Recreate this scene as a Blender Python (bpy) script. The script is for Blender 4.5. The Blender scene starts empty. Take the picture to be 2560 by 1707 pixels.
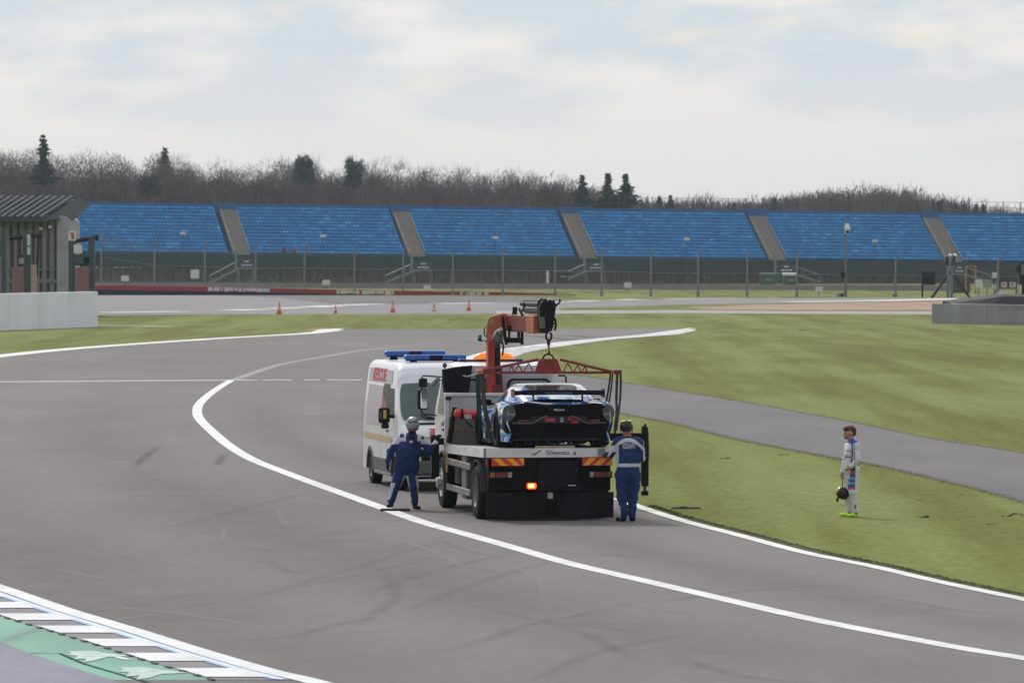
import bpy, bmesh, math, random
import numpy as np
from mathutils import Vector, Matrix, Euler
R = math.radians
random.seed(7)
S = bpy.context.scene
COL = S.collection
# ---------------------------------------------------------------- camera, sky, sun, exposure
HAZE = .00008
FPX, HC, YH = 13500.0, 5.0, 630.0                 # focal length in photo pixels, eye height, horizon row
PITCH = math.atan((853.5 - YH) / FPX)
cam_d = bpy.data.cameras.new('camera'); cam = bpy.data.objects.new('camera', cam_d); COL.objects.link(cam)
cam.location = (0, 0, HC); cam.rotation_euler = (R(90) - PITCH, 0, 0)
cam_d.sensor_width = 36; cam_d.lens = FPX / 2560 * 36
cam_d.clip_start = 1; cam_d.clip_end = 9000
cam_d.dof.use_dof = True; cam_d.dof.focus_distance = 102; cam_d.dof.aperture_fstop = 6.5
S.camera = cam
SUN_EL, SUN_AZ = R(42), R(-25)                    # azimuth from +Y, positive to the right
world = bpy.data.worlds.new('World'); S.world = world; world.use_nodes = True
S.view_settings.view_transform = 'Standard'; S.view_settings.look = 'None'
S.view_settings.exposure = 0.0; S.view_settings.gamma = 1.0
try: S.view_settings.use_curve_mapping = False
except Exception: pass
S.cycles.use_denoising = True
S.cycles.max_bounces = 6; S.cycles.transparent_max_bounces = 12; S.cycles.volume_bounces = 1
def build_world():
    nt = world.node_tree; nt.nodes.clear(); N = nt.nodes.new; L = nt.links.new
    out = N('ShaderNodeOutputWorld'); bg = N('ShaderNodeBackground'); L(bg.outputs[0], out.inputs[0])
    sky = N('ShaderNodeTexSky'); sky.sky_type = 'NISHITA'; sky.sun_disc = False
    sky.sun_elevation = SUN_EL; sky.sun_rotation = SUN_AZ
    sky.air_density = 1.0; sky.dust_density = 2.0
    sm = N('ShaderNodeVectorMath'); sm.operation = 'SCALE'; sm.inputs['Scale'].default_value = 0.10
    L(sky.outputs[0], sm.inputs[0])
    tc = N('ShaderNodeTexCoord'); sep = N('ShaderNodeSeparateXYZ'); L(tc.outputs['Generated'], sep.inputs[0])
    # cloud deck: strongly flattened noise over the direction
    mp = N('ShaderNodeMapping'); mp.inputs['Scale'].default_value = (24, 24, 80); mp.inputs['Location'].default_value = (3.1, .4, 1.7)
    L(tc.outputs['Generated'], mp.inputs[0])
    n1 = N('ShaderNodeTexNoise'); n1.inputs['Scale'].default_value = 1.0; n1.inputs['Detail'].default_value = 5; n1.inputs['Roughness'].default_value = .5
    L(mp.outputs[0], n1.inputs['Vector'])
    mp2 = N('ShaderNodeMapping'); mp2.inputs['Scale'].default_value = (44, 44, 130); mp2.inputs['Location'].default_value = (7.3, 2.0, 5.2)
    L(tc.outputs['Generated'], mp2.inputs[0])
    n2 = N('ShaderNodeTexNoise'); n2.inputs['Scale'].default_value = 1.0; n2.inputs['Detail'].default_value = 4; n2.inputs['Roughness'].default_value = .55
    L(mp2.outputs[0], n2.inputs['Vector'])
    cr = N('ShaderNodeValToRGB'); e = cr.color_ramp
    e.elements[0].position = .38; e.elements[0].color = (.60, .665, .735, 1)
    e.elements[1].position = .54; e.elements[1].color = (.80, .795, .795, 1)
    L(n1.outputs['Fac'], cr.inputs[0])
    # fade the structure out towards the horizon band
    hz = N('ShaderNodeMapRange'); hz.inputs[1].default_value = .014; hz.inputs[2].default_value = .036
    L(sep.outputs['Z'], hz.inputs[0])
    mixh = N('ShaderNodeMix'); mixh.data_type = 'RGBA'; mixh.inputs['A'].default_value = (.765, .765, .775, 1)
    L(hz.outputs[0], mixh.inputs['Factor']); L(cr.outputs[0], mixh.inputs['B'])
    # cream lit tops
    c2 = N('ShaderNodeMapRange'); c2.inputs[1].default_value = .58; c2.inputs[2].default_value = .70; c2.inputs[4].default_value = .45
    L(n2.outputs['Fac'], c2.inputs[0])
    mulc = N('ShaderNodeMath'); mulc.operation = 'MULTIPLY'; L(c2.outputs[0], mulc.inputs[0]); L(hz.outputs[0], mulc.inputs[1])
    mixc = N('ShaderNodeMix'); mixc.data_type = 'RGBA'; mixc.inputs['B'].default_value = (.86, .80, .70, 1)
    L(mulc.outputs[0], mixc.inputs['Factor']); L(mixh.outputs['Result'], mixc.inputs['A'])
    # an overcast vault is brighter overhead
    zen = N('ShaderNodeMapRange'); zen.inputs[1].default_value = .08; zen.inputs[2].default_value = .9; zen.inputs[3].default_value = 1.0; zen.inputs[4].default_value = 1.55
    L(sep.outputs['Z'], zen.inputs[0])
    # and dimmer on the side away from the veiled sun
    bk = N('ShaderNodeMapRange'); bk.inputs[1].default_value = -.9; bk.inputs[2].default_value = .75; bk.inputs[3].default_value = .62; bk.inputs[4].default_value = 1.0
    L(sep.outputs['Y'], bk.inputs[0]); zm = N('ShaderNodeMath'); zm.operation = 'MULTIPLY'; L(zen.outputs[0], zm.inputs[0]); L(bk.outputs[0], zm.inputs[1])
    vs = N('ShaderNodeVectorMath'); vs.operation = 'SCALE'; L(mixc.outputs['Result'], vs.inputs[0]); L(zm.outputs[0], vs.inputs['Scale'])
    fin = N('ShaderNodeMix'); fin.data_type = 'RGBA'; fin.inputs['Factor'].default_value = .9
    L(sm.outputs[0], fin.inputs['A']); L(vs.outputs[0], fin.inputs['B'])
    L(fin.outputs['Result'], bg.inputs['Color']); bg.inputs['Strength'].default_value = 1.06
build_world()
sun_d = bpy.data.lights.new('sun', 'SUN'); sun_d.energy = 2.5; sun_d.angle = R(10); sun_d.color = (1, .95, .88)
sun = bpy.data.objects.new('sun', sun_d); COL.objects.link(sun)
sun.rotation_euler = (R(90) - SUN_EL, 0, -SUN_AZ + R(180))   # light travels away from the sun's azimuth
_sd = Vector((math.sin(SUN_AZ) * math.cos(SUN_EL), math.cos(SUN_AZ) * math.cos(SUN_EL), math.sin(SUN_EL)))
sun.rotation_euler = _sd.to_track_quat('Z', 'Y').to_euler()
# ---------------------------------------------------------------- helpers
cP, sP = math.cos(PITCH), math.sin(PITCH)
def ray(px, py):
    c = (px - 1280) / FPX; v = -(py - 853.5) / FPX
    return Vector((c, cP + v * sP, -sP + v * cP))
def G(px, py, z=0.0):                              # point of the ground under a photo pixel
    d = ray(px, py); t = (z - HC) / d.z
    return Vector((d.x * t, d.y * t, z))
def A(px, py, Y):                                  # point at depth Y
    d = ray(px, py); t = Y / d.y
    return Vector((d.x * t, Y, HC + d.z * t))
MATS = {}
def mat(name, col, rough=.6, metal=0, var=.12, scale=6, bump=0, spec=None, coat=0, emit=None, es=0, coord='Object', stretch=None, var2=None):
    if name in MATS: return MATS[name]
    m = bpy.data.materials.new(name); m.use_nodes = True; MATS[name] = m
    if spec is None: spec = .5 if max(col[:3]) > .06 else .10
    nt = m.node_tree; b = nt.nodes['Principled BSDF']; N = nt.nodes.new; L = nt.links.new
    b.inputs['Roughness'].default_value = rough; b.inputs['Metallic'].default_value = metal
    b.inputs['Specular IOR Level'].default_value = spec; b.inputs['Coat Weight'].default_value = coat
    c = (*col[:3], 1)
    if emit: b.inputs['Emission Color'].default_value = (*emit, 1); b.inputs['Emission Strength'].default_value = es
    tc = N('ShaderNodeTexCoord'); mp = N('ShaderNodeMapping')
    if stretch: mp.inputs['Scale'].default_value = stretch
    L(tc.outputs[coord], mp.inputs[0])
    n = N('ShaderNodeTexNoise'); n.inputs['Scale'].default_value = scale; n.inputs['Detail'].default_value = 6; n.inputs['Roughness'].default_value = .6
    L(mp.outputs[0], n.inputs['Vector'])
    mr = N('ShaderNodeMapRange'); mr.inputs[1].default_value = .3; mr.inputs[2].default_value = .7
    mr.inputs[3].default_value = 1 - var; mr.inputs[4].default_value = 1 + var
    L(n.outputs['Fac'], mr.inputs[0])
    vm = N('ShaderNodeVectorMath'); vm.operation = 'SCALE'; vm.inputs[0].default_value = c[:3]
    L(mr.outputs[0], vm.inputs['Scale']); L(vm.outputs[0], b.inputs['Base Color'])
    if bump:
        bp = N('ShaderNodeBump'); bp.inputs['Strength'].default_value = bump; bp.inputs['Distance'].default_value = .02
        L(n.outputs['Fac'], bp.inputs['Height']); L(bp.outputs[0], b.inputs['Normal'])
    return m
def tag(o, label=None, cat=None, group=None, kind=None):
    if label: o['label'] = label
    if cat: o['category'] = cat
    if group: o['group'] = group
    if kind: o['kind'] = kind
    return o
def empty(name, loc=(0, 0, 0), rz=0, label=None, cat=None, group=None):
    o = bpy.data.objects.new(name, None); COL.objects.link(o); o.location = loc; o.rotation_euler = (0, 0, rz)
    o.empty_display_size = .1
    return tag(o, label, cat, group)
class MB:
    """collects shapes; build() links them as one mesh object"""
    def __init__(s): s.v = []; s.f = []; s.m = []; s.sm = []
    def add(s, vs, fs, mi=0, smooth=False):
        o = len(s.v); s.v += [tuple(p) for p in vs]
        for f in fs: s.f.append(tuple(i + o for i in f)); s.m.append(mi); s.sm.append(smooth)
        return s
    def box(s, lo, hi, mi=0, M=None, bev=0, taper=None):
        x0, y0, z0 = lo; x1, y1, z1 = hi
        if bev > 0:
            b = min(bev, .49 * min(abs(x1 - x0), abs(y1 - y0), abs(z1 - z0)))
            bm = bmesh.new(); bmesh.ops.create_cube(bm, size=1)
            for v in bm.verts: v.co = Vector((x0 + (v.co.x + .5) * (x1 - x0), y0 + (v.co.y + .5) * (y1 - y0), z0 + (v.co.z + .5) * (z1 - z0)))
            bmesh.ops.bevel(bm, geom=bm.edges[:], offset=b, segments=2, affect='EDGES', profile=.5)
            bm.verts.index_update()
            vs = [v.co.copy() for v in bm.verts]; fs = [[v.index for v in f.verts] for f in bm.faces]; bm.free()
        else:
            vs = [Vector((x, y, z)) for z in (z0, z1) for y in (y0, y1) for x in (x0, x1)]
            fs = [(0, 2, 3, 1), (4, 5, 7, 6), (0, 1, 5, 4), (2, 6, 7, 3), (0, 4, 6, 2), (1, 3, 7, 5)]
        if M is not None: vs = [M @ v for v in vs]
        return s.add(vs, fs, mi, False)
    def cyl(s, p0, p1, r0, r1=None, n=12, mi=0, cap=True, smooth=True):
        p0 = Vector(p0); p1 = Vector(p1); r1 = r0 if r1 is None else r1
        d = (p1 - p0).normalized(); a = d.orthogonal().normalized(); b = d.cross(a)
        vs = []
        for p, r in ((p0, r0), (p1, r1)):
            for i in range(n):
                t = 2 * math.pi * i / n; vs.append(p + (a * math.cos(t) + b * math.sin(t)) * r)
        s.add(vs, [(i, (i + 1) % n, n + (i + 1) % n, n + i) for i in range(n)], mi, smooth)
        if cap: s.add(vs, [tuple(range(n))[::-1], tuple(range(n, 2 * n))], mi, False)
        return s
    def tube(s, pts, r, n=8, mi=0):
        pts = [Vector(p) for p in pts]; vs = []
        rr = r if hasattr(r, '__len__') else [r] * len(pts)
        up = None
        for k, p in enumerate(pts):
            d = (pts[min(k + 1, len(pts) - 1)] - pts[max(k - 1, 0)]).normalized()
            a = d.orthogonal().normalized() if up is None else (up - d * up.dot(d)).normalized()
            up = a; b = d.cross(a)
            for i in range(n):
                t = 2 * math.pi * i / n; vs.append(p + (a * math.cos(t) + b * math.sin(t)) * rr[k])
        fs = []
        for k in range(len(pts) - 1):
            for i in range(n): j = (i + 1) % n; fs.append((k * n + i, k * n + j, k * n + n + j, k * n + n + i))
        s.add(vs, fs, mi, True)
        s.add(vs, [tuple(range(n))[::-1], tuple(range((len(pts) - 1) * n, len(pts) * n))], mi, False)
        return s
    def sphere(s, c, r, mi=0, n=16, m=10, M=None):
        rx, ry, rz = r if hasattr(r, '__len__') else (r, r, r)
        vs = []; fs = []
        for j in range(m + 1):
            ph = math.pi * j / m
            for i in range(n):
                th = 2 * math.pi * i / n
                v = Vector((rx * math.sin(ph) * math.cos(th), ry * math.sin(ph) * math.sin(th), rz * math.cos(ph)))
                if M is not None: v = M @ v
                vs.append(v + Vector(c))
        for j in range(m):
            for i in range(n): k = (i + 1) % n; fs.append((j * n + i, (j + 1) * n + i, (j + 1) * n + k, j * n + k))
        return s.add(vs, fs, mi, True)
    def prism(s, poly, a, b, axis='x', mi=0, smooth=False):
        """poly = 2D outline; extruded from a to b along axis"""
        def P(u, v, w):
            return {'x': (w, u, v), 'y': (u, w, v), 'z': (u, v, w)}[axis]
        n = len(poly); vs = [P(u, v, a) for u, v in poly] + [P(u, v, b) for u, v in poly]
        s.add(vs, [(i, (i + 1) % n, n + (i + 1) % n, n + i) for i in range(n)], mi, smooth)
        return s.add(vs, [tuple(range(n))[::-1], tuple(range(n, 2 * n))], mi, False)
    def loft(s, secs, mi=0, closed=True, smooth=True, caps=True):
        n = len(secs[0]); vs = [p for sec in secs for p in sec]; fs = []
        for k in range(len(secs) - 1):
            for i in range(n if closed else n - 1):
                j = (i + 1) % n; fs.append((k * n + i, k * n + j, (k + 1) * n + j, (k + 1) * n + i))
        s.add(vs, fs, mi, smooth)
        if caps and closed: s.add(vs, [tuple(range(n))[::-1], tuple(range((len(secs) - 1) * n, len(secs) * n))], mi, False)
        return s
    def lathe(s, prof, c=(0, 0, 0), n=24, mi=0, axis='z'):
        vs = []; fs = []
        for r, h in prof:
            for i in range(n):
                t = 2 * math.pi * i / n; x, y = r * math.cos(t), r * math.sin(t)
                p = {'z': (x, y, h), 'x': (h, x, y), 'y': (x, h, y)}[axis]
                vs.append((p[0] + c[0], p[1] + c[1], p[2] + c[2]))
        for k in range(len(prof) - 1):
            for i in range(n): j = (i + 1) % n; fs.append((k * n + i, k * n + j, (k + 1) * n + j, (k + 1) * n + i))
        return s.add(vs, fs, mi, True)
    def build(s, name, mats, parent=None, M=None, sharp=35, attr=None):
        me = bpy.data.meshes.new(name)
        vs = s.v if M is None else [tuple(M @ Vector(v)) for v in s.v]
        me.from_pydata(vs, [], s.f)
        for m in (mats if isinstance(mats, (list, tuple)) else [mats]): me.materials.append(m)
        me.polygons.foreach_set('material_index', s.m); me.polygons.foreach_set('use_smooth', s.sm)
        me.update(); me.validate(clean_customdata=False)
        bm = bmesh.new(); bm.from_mesh(me)
        if len(s.f) < 60000: bmesh.ops.remove_doubles(bm, verts=bm.verts, dist=1e-5)
        bmesh.ops.recalc_face_normals(bm, faces=bm.faces); bm.to_mesh(me); bm.free()
        if any(s.sm): me.set_sharp_from_angle(angle=R(sharp))
        o = bpy.data.objects.new(name, me); COL.objects.link(o)
        if parent: o.parent = parent
        return o
def sheet(name, pts, z, m, kind='structure', parent=None):
    """flat polygon on the ground"""
    bm = bmesh.new(); vs = [bm.verts.new((p[0], p[1], z)) for p in pts]
    f = bm.faces.new(vs); f.normal_update()
    if f.normal.z < 0: f.normal_flip()
    bmesh.ops.triangulate(bm, faces=[f]); me = bpy.data.meshes.new(name); bm.to_mesh(me); bm.free()
    me.materials.append(m); o = bpy.data.objects.new(name, me); COL.objects.link(o)
    if kind: o['kind'] = kind
    if parent: o.parent = parent
    return o
def catmull(pts, n=8):
    pts = [Vector(p) for p in pts]; out = []
    for i in range(len(pts) - 1):
        p0 = pts[max(i - 1, 0)]; p1 = pts[i]; p2 = pts[i + 1]; p3 = pts[min(i + 2, len(pts) - 1)]
        for k in range(n):
            t = k / n
            out.append(.5 * ((2 * p1) + (p2 - p0) * t + (2 * p0 - 5 * p1 + 4 * p2 - p3) * t * t + (3 * p1 - p0 - 3 * p2 + p3) * t ** 3))
    return out + [pts[-1]]
def ribbon(name, pts, w, z, m, kind='structure', fade=False, wf=None):
    """strip of width w along a ground path; with fade=True an 'edge' attribute runs 1 in the middle to 0 at the rims"""
    pts = [Vector((p[0], p[1], 0)) for p in pts]; vs = []; al = []; fs = []
    n = len(pts)
    for k, p in enumerate(pts):
        d = (pts[min(k + 1, n - 1)] - pts[max(k - 1, 0)]).normalized(); nn = Vector((-d.y, d.x, 0))
        ww = w * (wf(k / (n - 1)) if wf else 1)
        offs = (-.5, 0, .5) if fade else (-.5, .5)
        e = min(1, 4 * k / (n - 1), 4 * (1 - k / (n - 1)))
        for o_ in offs: q = p + nn * ww * o_; vs.append((q.x, q.y, z)); al.append((1 if o_ == 0 else 0) * e)
    c = 3 if fade else 2
    for k in range(n - 1):
        for j in range(c - 1): fs.append((k * c + j, k * c + j + 1, (k + 1) * c + j + 1, (k + 1) * c + j))
    me = bpy.data.meshes.new(name); me.from_pydata(vs, [], fs); me.materials.append(m)
    if fade:
        a = me.attributes.new('edge', 'FLOAT', 'POINT'); a.data.foreach_set('value', al)
    bm = bmesh.new(); bm.from_mesh(me)
    bm.faces.ensure_lookup_table()
    for f in bm.faces:
        f.normal_update()
        if f.normal.z < 0: f.normal_flip()
    bm.to_mesh(me); bm.free()
    o = bpy.data.objects.new(name, me); COL.objects.link(o)
    if kind: o['kind'] = kind
    return o
FONT_CACHE = {}
def text_mesh(name, body, size, m, parent, M, depth=.003, sx=1.0, bold=0.0, spacing=1.0, shear=0):
    """lettering as a thin raised mesh: text plane xy of M, centred"""
    cu = bpy.data.curves.new(name, 'FONT'); cu.body = body; cu.size = size; cu.align_x = 'CENTER'; cu.align_y = 'CENTER'
    cu.extrude = depth; cu.offset = bold; cu.space_character = spacing; cu.shear = shear; cu.resolution_u = 3
    o = bpy.data.objects.new(name, cu); COL.objects.link(o)
    dg = bpy.context.evaluated_depsgraph_get(); me = bpy.data.meshes.new_from_object(o.evaluated_get(dg))
    bpy.data.objects.remove(o); bpy.data.curves.remove(cu)
    me.name = name; me.materials.clear(); me.materials.append(m)
    me.transform(M @ Matrix.Diagonal((sx, 1, 1, 1)))
    r = bpy.data.objects.new(name, me); COL.objects.link(r)
    if parent: r.parent = parent
    return r
def frame(o, x, y):
    """matrix with origin o, x axis x, y axis y"""
    x = Vector(x).normalized(); y = Vector(y); y = (y - x * y.dot(x)).normalized(); z = x.cross(y)
    M = Matrix((x, y, z)).transposed().to_4x4(); M.translation = Vector(o); return M
# ================================================================ the ground and everything painted on it
def grass_mat():
    m = bpy.data.materials.new('grass'); m.use_nodes = True; nt = m.node_tree; b = nt.nodes['Principled BSDF']; N = nt.nodes.new; L = nt.links.new
    b.inputs['Roughness'].default_value = .95; b.inputs['Specular IOR Level'].default_value = .15
    g = N('ShaderNodeNewGeometry')
    def noise(sx, sy, rot, sc=1, det=4):
        mp = N('ShaderNodeMapping'); mp.inputs['Rotation'].default_value = (0, 0, rot); mp.inputs['Scale'].default_value = (sx, sy, 0)
        L(g.outputs['Position'], mp.inputs[0]); n = N('ShaderNodeTexNoise'); n.inputs['Scale'].default_value = sc; n.inputs['Detail'].default_value = det
        L(mp.outputs[0], n.inputs['Vector']); return n.outputs['Fac']
    a = R(6)
    n1 = noise(.34, .012, R(3), 1, 2.5)          # mower bands
    n2 = noise(.9, .07, a, 1, 5)
    n3 = noise(5, 1.2, 0, 1, 6)
    n4 = noise(.09, .03, R(-20), 1, 3)
    def math_(op, x, y):
        k = N('ShaderNodeMath'); k.operation = op
        for i, v in enumerate((x, y)):
            if isinstance(v, (int, float)): k.inputs[i].default_value = v
            else: L(v, k.inputs[i])
        return k.outputs[0]
    s = math_('ADD', math_('MULTIPLY', n1, .46), math_('MULTIPLY', n2, .24)); s = math_('ADD', s, math_('MULTIPLY', n4, .30))
    cr = N('ShaderNodeValToRGB'); L(s, cr.inputs[0]); e = cr.color_ramp; e.interpolation = 'B_SPLINE'
    e.elements[0].position = .37; e.elements[0].color = (.088, .092, .008, 1)
    e.elements[1].position = .64; e.elements[1].color = (.168, .192, .058, 1)
    k = e.elements.new(.47); k.color = (.114, .128, .018, 1)
    k = e.elements.new(.53); k.color = (.141, .164, .036, 1)
    mr = N('ShaderNodeMapRange'); mr.inputs[1].default_value = .3; mr.inputs[2].default_value = .7; mr.inputs[3].default_value = .82; mr.inputs[4].default_value = 1.16
    L(n3, mr.inputs[0]); vs = N('ShaderNodeVectorMath'); vs.operation = 'SCALE'; L(cr.outputs[0], vs.inputs[0]); L(mr.outputs[0], vs.inputs['Scale'])
    # bare earthy flecks
    n5 = noise(1.6, .5, 0, 1, 6); fl = N('ShaderNodeMapRange'); fl.inputs[1].default_value = .66; fl.inputs[2].default_value = .74; fl.inputs[4].default_value = .55
    L(n5, fl.inputs[0]); mx = N('ShaderNodeMix'); mx.data_type = 'RGBA'; L(fl.outputs[0], mx.inputs['Factor'])
    L(vs.outputs[0], mx.inputs['A']); mx.inputs['B'].default_value = (.10, .075, .045, 1)
    L(mx.outputs['Result'], b.inputs['Base Color'])
    bp = N('ShaderNodeBump'); bp.inputs['Strength'].default_value = .35; bp.inputs['Distance'].default_value = .03; L(n3, bp.inputs['Height']); L(bp.outputs[0], b.inputs['Normal'])
    return m
def tarmac_mat(name, col, mot=.10, rough=.9):
    m = bpy.data.materials.new(name); m.use_nodes = True; nt = m.node_tree; b = nt.nodes['Principled BSDF']; N = nt.nodes.new; L = nt.links.new
    b.inputs['Roughness'].default_value = rough; b.inputs['Specular IOR Level'].default_value = .25
    g = N('ShaderNodeNewGeometry'); prev = None
    for i, (sx, sy, amp) in enumerate(((.06, .02, mot), (.35, .10, mot * .7), (3.0, .9, mot * .45), (26, 12, mot * .9))):
        mp = N('ShaderNodeMapping'); mp.inputs['Scale'].default_value = (sx, sy, 0); mp.inputs['Rotation'].default_value = (0, 0, R(8)); mp.inputs['Location'].default_value = (i * 3.3, i * 1.7, 0)
        L(g.outputs['Position'], mp.inputs[0]); n = N('ShaderNodeTexNoise'); n.inputs['Scale'].default_value = 1; n.inputs['Detail'].default_value = 5
        L(mp.outputs[0], n.inputs['Vector'])
        mr = N('ShaderNodeMapRange'); mr.inputs[1].default_value = .3; mr.inputs[2].default_value = .7; mr.inputs[3].default_value = 1 - amp; mr.inputs[4].default_value = 1 + amp
        L(n.outputs['Fac'], mr.inputs[0])
        if prev is None: prev = mr.outputs[0]
        else:
            k = N('ShaderNodeMath'); k.operation = 'MULTIPLY'; L(prev, k.inputs[0]); L(mr.outputs[0], k.inputs[1]); prev = k.outputs[0]
    vs = N('ShaderNodeVectorMath'); vs.operation = 'SCALE'; vs.inputs[0].default_value = col; L(prev, vs.inputs['Scale']); L(vs.outputs[0], b.inputs['Base Color'])
    return m
def fade_mat(name, col, strength):
    m = bpy.data.materials.new(name); m.use_nodes = True; nt = m.node_tree; b = nt.nodes['Principled BSDF']; N = nt.nodes.new; L = nt.links.new
    b.inputs['Roughness'].default_value = .8; b.inputs['Base Color'].default_value = (*col, 1)
    at = N('ShaderNodeAttribute'); at.attribute_name = 'edge'
    g = N('ShaderNodeNewGeometry'); n = N('ShaderNodeTexNoise'); n.inputs['Scale'].default_value = .7; n.inputs['Detail'].default_value = 5
    L(g.outputs['Position'], n.inputs['Vector']); k = N('ShaderNodeMath'); k.operation = 'MULTIPLY'; L(at.outputs['Fac'], k.inputs[0]); L(n.outputs['Fac'], k.inputs[1])
    k2 = N('ShaderNodeMath'); k2.operation = 'MULTIPLY'; L(k.outputs[0], k2.inputs[0]); k2.inputs[1].default_value = strength * 2; L(k2.outputs[0], b.inputs['Alpha'])
    return m
M_grass = grass_mat()
M_tar = tarmac_mat('track_asphalt', (.146, .136, .134), .12)
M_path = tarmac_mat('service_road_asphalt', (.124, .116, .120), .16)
M_far = tarmac_mat('far_asphalt', (.20, .19, .198), .08)
M_dark = tarmac_mat('runoff_asphalt', (.115, .113, .118), .1)
M_gravel = tarmac_mat('gravel', (.30, .20, .145), .14)
M_white = mat('worn_white_paint', (.60, .60, .58), .7, var=.22, scale=1.6)
M_whitek = mat('kerb_white_paint', (.56, .58, .60), .6, var=.22, scale=1.4)
M_whitef = mat('faded_line_paint', (.21, .205, .21), .8, var=.1, scale=.5)
M_whitem = mat('thin_line_paint', (.36, .355, .355), .8, var=.15, scale=.5)
M_green = mat('green_kerb_paint', (.085, .255, .185), .7, var=.35, scale=.5, stretch=(1, .35, 1))
M_bluegrey = tarmac_mat('painted_runoff', (.20, .205, .245), .16)
bm_ = MB(); bm_.add([(-900, -60, 0), (900, -60, 0), (900, 2600, 0), (-900, 2600, 0)], [(0, 1, 2, 3)])
tag(bm_.build('ground', M_grass), kind='structure')
gp = lambda L_: [G(*p) for p in L_]
EDGE_L = [(-300, 927), (0, 889), (218, 868), (533, 846), (762, 833), (838, 824)]
KB = [(1700, 821), (1695, 835), (1521, 848), (1397, 866), (1341, 874), (1302, 883), (1285, 893)]
PATH_T = [(1330, 915), (1415, 936), (1466, 941), (1560, 956), (1743, 986), (1900, 1012), (2113, 1052), (2325, 1095), (2560, 1133), (2900, 1200), (3500, 1335)]
PATH_B = [(3500, 1580), (2900, 1370), (2560, 1256), (2368, 1205), (2198, 1165), (2091, 1146), (1943, 1118), (1815, 1092), (1687, 1060), (1560, 1035), (1500, 1022), (1432, 1022)]
EDGE_R = [(1418, 1080), (1440, 1140), (1490, 1205), (1545, 1243), (1600, 1264), (1710, 1299), (1845, 1334), (2008, 1377), (2184, 1413), (2335, 1448), (2560, 1495), (2900, 1565), (3500, 1700)]
trk = gp(EDGE_L) + gp(KB) + gp([(1310, 905), (1330, 915)]) + gp([(1432, 1022)]) + catmull(gp(EDGE_R), 4) + gp([(3500, 1950), (2900, 2000), (-300, 1950)])
sheet('track', trk, .006, M_tar)
sheet('service_road', catmull(gp(PATH_T), 3) + catmull(gp(PATH_B), 3), .009, M_path)
# grass verges slightly ragged: earth strip along the road edges
ribbon('road_edge_earth', catmull(gp(PATH_T), 6), .35, .012, fade_mat('bare_earth_edge', (.10, .07, .055), .55), fade=True)
ribbon('road_edge_earth', catmull(gp(PATH_B[1:]), 6), .5, .012, fade_mat('bare_earth_edge_soft', (.10, .085, .05), .5), fade=True)
ribbon('track_edge_earth', catmull(gp([(x, y - 5) for x, y in EDGE_R[4:]]), 6), .4, .013, fade_mat('dark_turf_edge', (.045, .042, .03), .7), fade=True)
INNER = [(578, 951), (536, 977), (501, 1007), (493, 1029), (501, 1050), (536, 1084), (574, 1115), (631, 1149), (727, 1187), (811, 1218), (900, 1250), (961, 1272), (1063, 1308), (1165, 1336), (1293, 1372), (1420, 1408), (1600, 1450), (1804, 1497), (2008, 1544), (2212, 1585), (2416, 1623), (2560, 1646), (2900, 1700), (3400, 1770)]
ribbon('painted_line', catmull(gp(INNER), 8), .31, .012, M_white)
ribbon('painted_line', catmull(gp([(588, 949), (650, 927), (708, 910), (804, 893), (900, 877), (1010, 866)]), 8), .42, .012, M_whitef)
ribbon('painted_line', catmull(gp([(x, y + 4) for x, y in EDGE_R[3:]]), 6), .25, .014, M_white)
ribbon('painted_line', catmull(gp([(x, y + 1) for x, y in EDGE_L]), 5), 1.25, .012, M_white)
ribbon('painted_line', gp([(-300, 957), (640, 950)]), 1.6, .010, M_whitem)
for a, b in ((655, 730), (760, 800), (815, 905), (930, 1000)): ribbon('painted_line', gp([(a, 950), (b, 950)]), 1.4, .010, M_whitem)
ribbon('painted_line', gp([(762, 1034), (812, 1034)]), .5, .010, M_whitef)
# near kerb
KO = [(-300, 1372), (0, 1467), (170, 1525), (340, 1576), (510, 1629), (680, 1678), (800, 1706), (1100, 1790)]
KI = [(-300, 1440), (10, 1544), (102, 1571), (238, 1612), (374, 1656), (476, 1684), (558, 1709), (900, 1815)]
def ycut(poly):
    pts = [G(*p) for p in poly]
    ys = np.array([p.y for p in pts])[::-1]; xs = np.array([p.x for p in pts])[::-1]
    return lambda y: float(np.interp(y, ys, xs))
xo, xi = ycut(KO), ycut(KI)
ko = catmull(gp(KO), 6)
ribbon('painted_line', [(p.x - .06, p.y, 0) for p in ko], .30, .016, M_whitek)
base = [(xi(y), y) for y in np.arange(63, 92, .5)] + [(xo(y) - .1, y) for y in np.arange(91.5, 62.9, -.5)]
sheet('kerb', base, .010, mat('kerb_grey', (.155, .145, .165), .8, var=.12, scale=1.5))
ribbon('kerb_blue_line', [(xo(y) - .40, y, 0) for y in np.arange(63, 92, 1.)], .07, .018, mat('kerb_blue_line', (.20, .36, .62), .6))
ribbon('kerb_blue_line', [(xo(y) - .31, y, 0) for y in np.arange(63, 92, 1.)], .10, .017, mat('kerb_pale_line', (.50, .57, .66), .6))
k = MB(); y = 63.0 + .35; per = 2.45
while y < 91:
    y1 = y + 1.32
    k.add([(xi(y) + .02, y, .02), (xo(y) - .38, y, .02), (xo(y1) - .38, y1, .02), (xi(y1) + .02, y1, .02)], [(0, 1, 2, 3)])
    y += per
tag(k.build('kerb_stripes', M_whitek), kind='structure')
k = MB(); y = 63.0
while y < 91:
    x = xi(y); M = Matrix.Translation((x, y, 0)) @ Matrix.Rotation(R(16), 4, 'Z')
    k.box((-.04, -.13, 0), (.015, .09, .026), M=M); y += .62
tag(k.build('kerb_shadow_teeth', mat('kerb_edge_shade', (.06, .075, .075), .9)), kind='structure')  # serrated kerb edge as small blocks, its shadow put into the dark colour
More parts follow.
